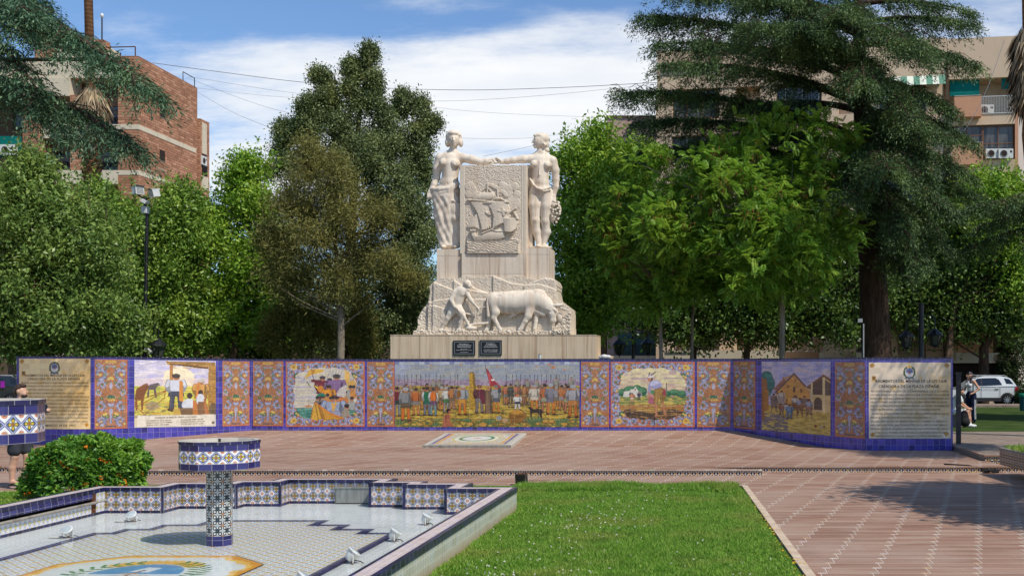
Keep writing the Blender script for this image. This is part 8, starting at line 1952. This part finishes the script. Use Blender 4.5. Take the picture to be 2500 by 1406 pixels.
for sx in (-1, 1): m = MB(); y = -.06*sx; m.prism([(.10*sx+x_, y+y_) for x_, y_ in ((-.045,.07),(-.05,-.05),(-.048,-.18),(.0,-.22),(.055,-.18),(.05,-.05),(.04,.07))], -.012, .004, G['rubber_dark']); m.tube([(.10*sx-.045, y-.06, .01), (.10*sx, y-.14, .055), (.10*sx+.05, y-.06, .01)], .007, G['rubber_dark'], 5); finish(m.build('flip_flop', None), r)
bpy.context.view_layer.update()
p = r.matrix_world@Vector((.085, -.44, 1.335)); e = empty('mobile_phone', p, 'black mobile phone held up in the hand of the man in shorts', 'phone'); e.rotation_euler = (R(-20), R(-8), R(70)); m = MB(); m.box(-.038, .038, -.005, .005, -.075, .075, G['phone_black']); o = m.build('phone_case', None, .004); o.parent = e; m = MB(); m.box(-.034, .034, -.0065, -.0051, -.07, .07, G['car_glass']); o = m.build('screen', None); o.parent = e
# woman standing, looking down to the left, hand on hip
r = person(2371, 1031, 36.2, 'woman in a white crop top and navy striped track trousers standing on the grass', R(-58))
B = Bod((-.5, -.5, -.02), (.5, .4, 1.75), .011)
for sx in (-1, 1): B.ch([(.095*sx, 0, .90), (.10*sx, -.02, .48), (.10*sx, .02, .09)], [.092, .062, .04], .03); B.ch([(.10*sx, .03, .045), (.105*sx, -.13, .03)], [.04, .03], .02)
B.ell((0, 0, .93), (.165, .115, .12), .05); B.ch([(0, .0, .98), (0, -.01, 1.10), (0, -.03, 1.28)], [.115, .10, .12], .05); B.ch([(-.135, -.03, 1.37), (.135, -.03, 1.37)], [.055, .055], .06); B.ch([(0, -.03, 1.38), (0, -.06, 1.49)], [.048, .043], .03); B.ell((.065, -.13, 1.25), (.06, .06, .06), .03); B.ell((-.065, -.13, 1.25), (.06, .06, .06), .03)
g = head(B, (0, -.085, 1.575), R(-18))
B.ch([(.16, -.02, 1.36), (.30, .06, 1.13)], [.046, .037], .03); B.ch([(.30, .06, 1.13), (.22, -.12, .99)], [.036, .026], .02); hand(B, (.22, -.13, .985), (-.5, -.8, -.3), (.3, -.3, 1)); B.ch([(-.16, -.03, 1.36), (-.23, -.06, 1.10)], [.046, .037], .03); B.ch([(-.23, -.06, 1.10), (-.20, -.27, .98)], [.036, .026], .02); hand(B, (-.20, -.275, .975), (0, -.9, -.5), (0, -.4, .9))
finish(B.build('body', G['skin_tan'], None), r)
T = Bod((-.26, -.28, 1.0), (.26, .2, 1.46), .011); T.ch([(0, .0, 1.05), (0, -.01, 1.12), (0, -.03, 1.28)], [.112, .112, .132], .05); T.ell((.065, -.13, 1.25), (.068, .068, .068), .03); T.ell((-.065, -.13, 1.25), (.068, .068, .068), .03)
for sx in (-1, 1): T.ch([(.09*sx, -.08, 1.30), (.10*sx, -.03, 1.42), (.09*sx, .05, 1.30)], [.035, .028, .04], .03)
finish(T.build('top', G['cloth_white'], None), r)
T = Bod((-.3, -.25, .04), (.3, .25, 1.06), .012); T.ell((0, 0, .95), (.18, .13, .115), .04); T.ch([(0, 0, .95), (0, 0, 1.02)], [.125, .118], .04)
for sx in (-1, 1): T.ch([(.095*sx, 0, .90), (.105*sx, -.02, .48), (.105*sx, .01, .10)], [.108, .088, .078], .03)
T.disp(lambda x, y, z: .005*np.sin(z*30+x*26)); tr = finish(T.build('track_trousers', G['cloth_navy'], None), r)
m = MB()
for sx in (-1, 1):
    for o_ in (-.028, .0, .028): m.tube([(sx*.178, o_, .93), (sx*.196, -.012+o_, .70), (sx*.194, -.02+o_, .48), (sx*.186, .005+o_, .12)], .0075, G['cloth_white'], 5)
q = m.build('side_stripes', None); q.parent = r
T = Bod((-.16, -.26, 1.05), (.16, .14, 1.74), .009); T.ell((0, -.065, 1.62), (.088, .095, .08), .02); T.ell((0, -.02, 1.55), (.082, .06, .1), .03); T.ch([(.06, -.03, 1.5), (.085, -.10, 1.33), (.075, -.15, 1.18)], [.045, .042, .02], .03); T.ch([(-.05, .0, 1.5), (-.06, .04, 1.3), (-.05, .05, 1.15)], [.05, .045, .02], .03); T.disp(lambda x, y, z: .004*np.sin(x*95+y*40)); finish(T.build('hair', G['hair_black'], None), r)
for sx in (-1, 1): T = Bod((.1*sx-.08, -.22, -.02), (.1*sx+.08, .1, .12), .009); T.ch([(.10*sx, .03, .04), (.105*sx, -.15, .03)], [.048, .038], .02); finish(T.build('shoe', G['rubber_dark'], None), r)
# person sitting behind the end of the wall: only a sleeve, a knee, the shins and white trainers show
r = person(2335, 1041, 35.0, 'seated person half hidden by the iron post with white trainers and a dark bag', R(62))
B = Bod((-.4, -.75, -.02), (.4, .35, 1.3), .012)
for sx in (-1, 1): B.ch([(.10*sx, .05, .46), (.12*sx, -.38, .50)], [.08, .06], .03); B.ch([(.12*sx, -.38, .50), (.11*sx, -.40, .28), (.11*sx, -.42, .08)], [.056, .05, .036], .03)
B.ell((0, .08, .48), (.16, .12, .12), .05); B.ch([(0, .08, .55), (0, .02, .75), (0, -.05, .92)], [.12, .12, .12], .05); B.ch([(-.14, -.05, .98), (.14, -.05, .98)], [.055, .055], .05); B.ch([(0, -.06, .98), (0, -.11, 1.08)], [.046, .042], .03); head(B, (0, -.15, 1.16), 0)
for sx in (-1, 1): B.ch([(.17*sx, -.06, .97), (.21*sx, -.15, .74), (.12*sx, -.36, .60)], [.045, .036, .026], .02); hand(B, (.12*sx, -.37, .60), (-.2*sx, -1, -.2), (0, -.2, 1))
finish(B.build('body', G['skin_tan'], None), r)
T = Bod((-.3, -.3, .4), (.3, .3, 1.06), .012); T.ch([(0, .08, .52), (0, .02, .75), (0, -.05, .92)], [.135, .135, .135], .05); T.ch([(-.14, -.05, .97), (.14, -.05, .97)], [.068, .068], .05)
for sx in (-1, 1): T.ch([(.17*sx, -.06, .97), (.20*sx, -.12, .82)], [.062, .056], .03)
finish(T.build('shirt', G['cloth_white'], None), r)
T = Bod((-.3, -.4, .34), (.3, .3, .66), .012); T.ell((0, .08, .50), (.175, .135, .125), .05)
for sx in (-1, 1): T.ch([(.10*sx, .05, .47), (.12*sx, -.24, .50)], [.098, .085], .03)
finish(T.build('shorts', G['cloth_white'], None), r)
T = Bod((-.14, -.28, 1.02), (.14, .0, 1.32), .01); T.ell((0, -.135, 1.20), (.09, .095, .085), .02); T.ell((0, -.09, 1.13), (.085, .06, .09), .02); finish(T.build('hair', G['hair_black'], None), r)
for sx in (-1, 1): T = Bod((.11*sx-.09, -.66, -.02), (.11*sx+.09, -.3, .16), .009); T.ch([(.11*sx, -.41, .045), (.115*sx, -.58, .035)], [.052, .042], .02); T.ch([(.11*sx, -.42, .06), (.11*sx, -.415, .12)], [.045, .042], .02); finish(T.build('shoe', G['shoe_white'], None), r)
e = empty('ledge', (gx(2340, 35.2), 35.2, .2), 'low stone ledge behind the wall end used as a seat', 'ledge'); m = MB(); m.box(gx(2310, 35.1), gx(2349, 35.1), 35.0, 35.6, .1, .72, G['concrete']); m.build('ledge_block', e, .01)
e = empty('bag', (gx(2356, 34.7), 34.7, .27), 'dark bag slumped on the grass between the seated person and the woman', 'bag'); T = Bod((gx(2356, 34.7)-.3, 34.4, .2), (gx(2356, 34.7)+.3, 35.0, .9), .015); c = gx(2354, 34.7); T.ell((c, 34.7, .50), (.15, .12, .26), .04); T.ell((c+.02, 34.66, .38), (.16, .14, .14), .05); o = T.build('bag_body', G['rubber_dark'], e); m = MB(); m.tube([(c-.1, 34.62, .62), (c-.04, 34.58, .82), (c+.08, 34.62, .66)], .014, G['cloth_navy'], 6); m.build('strap', e)
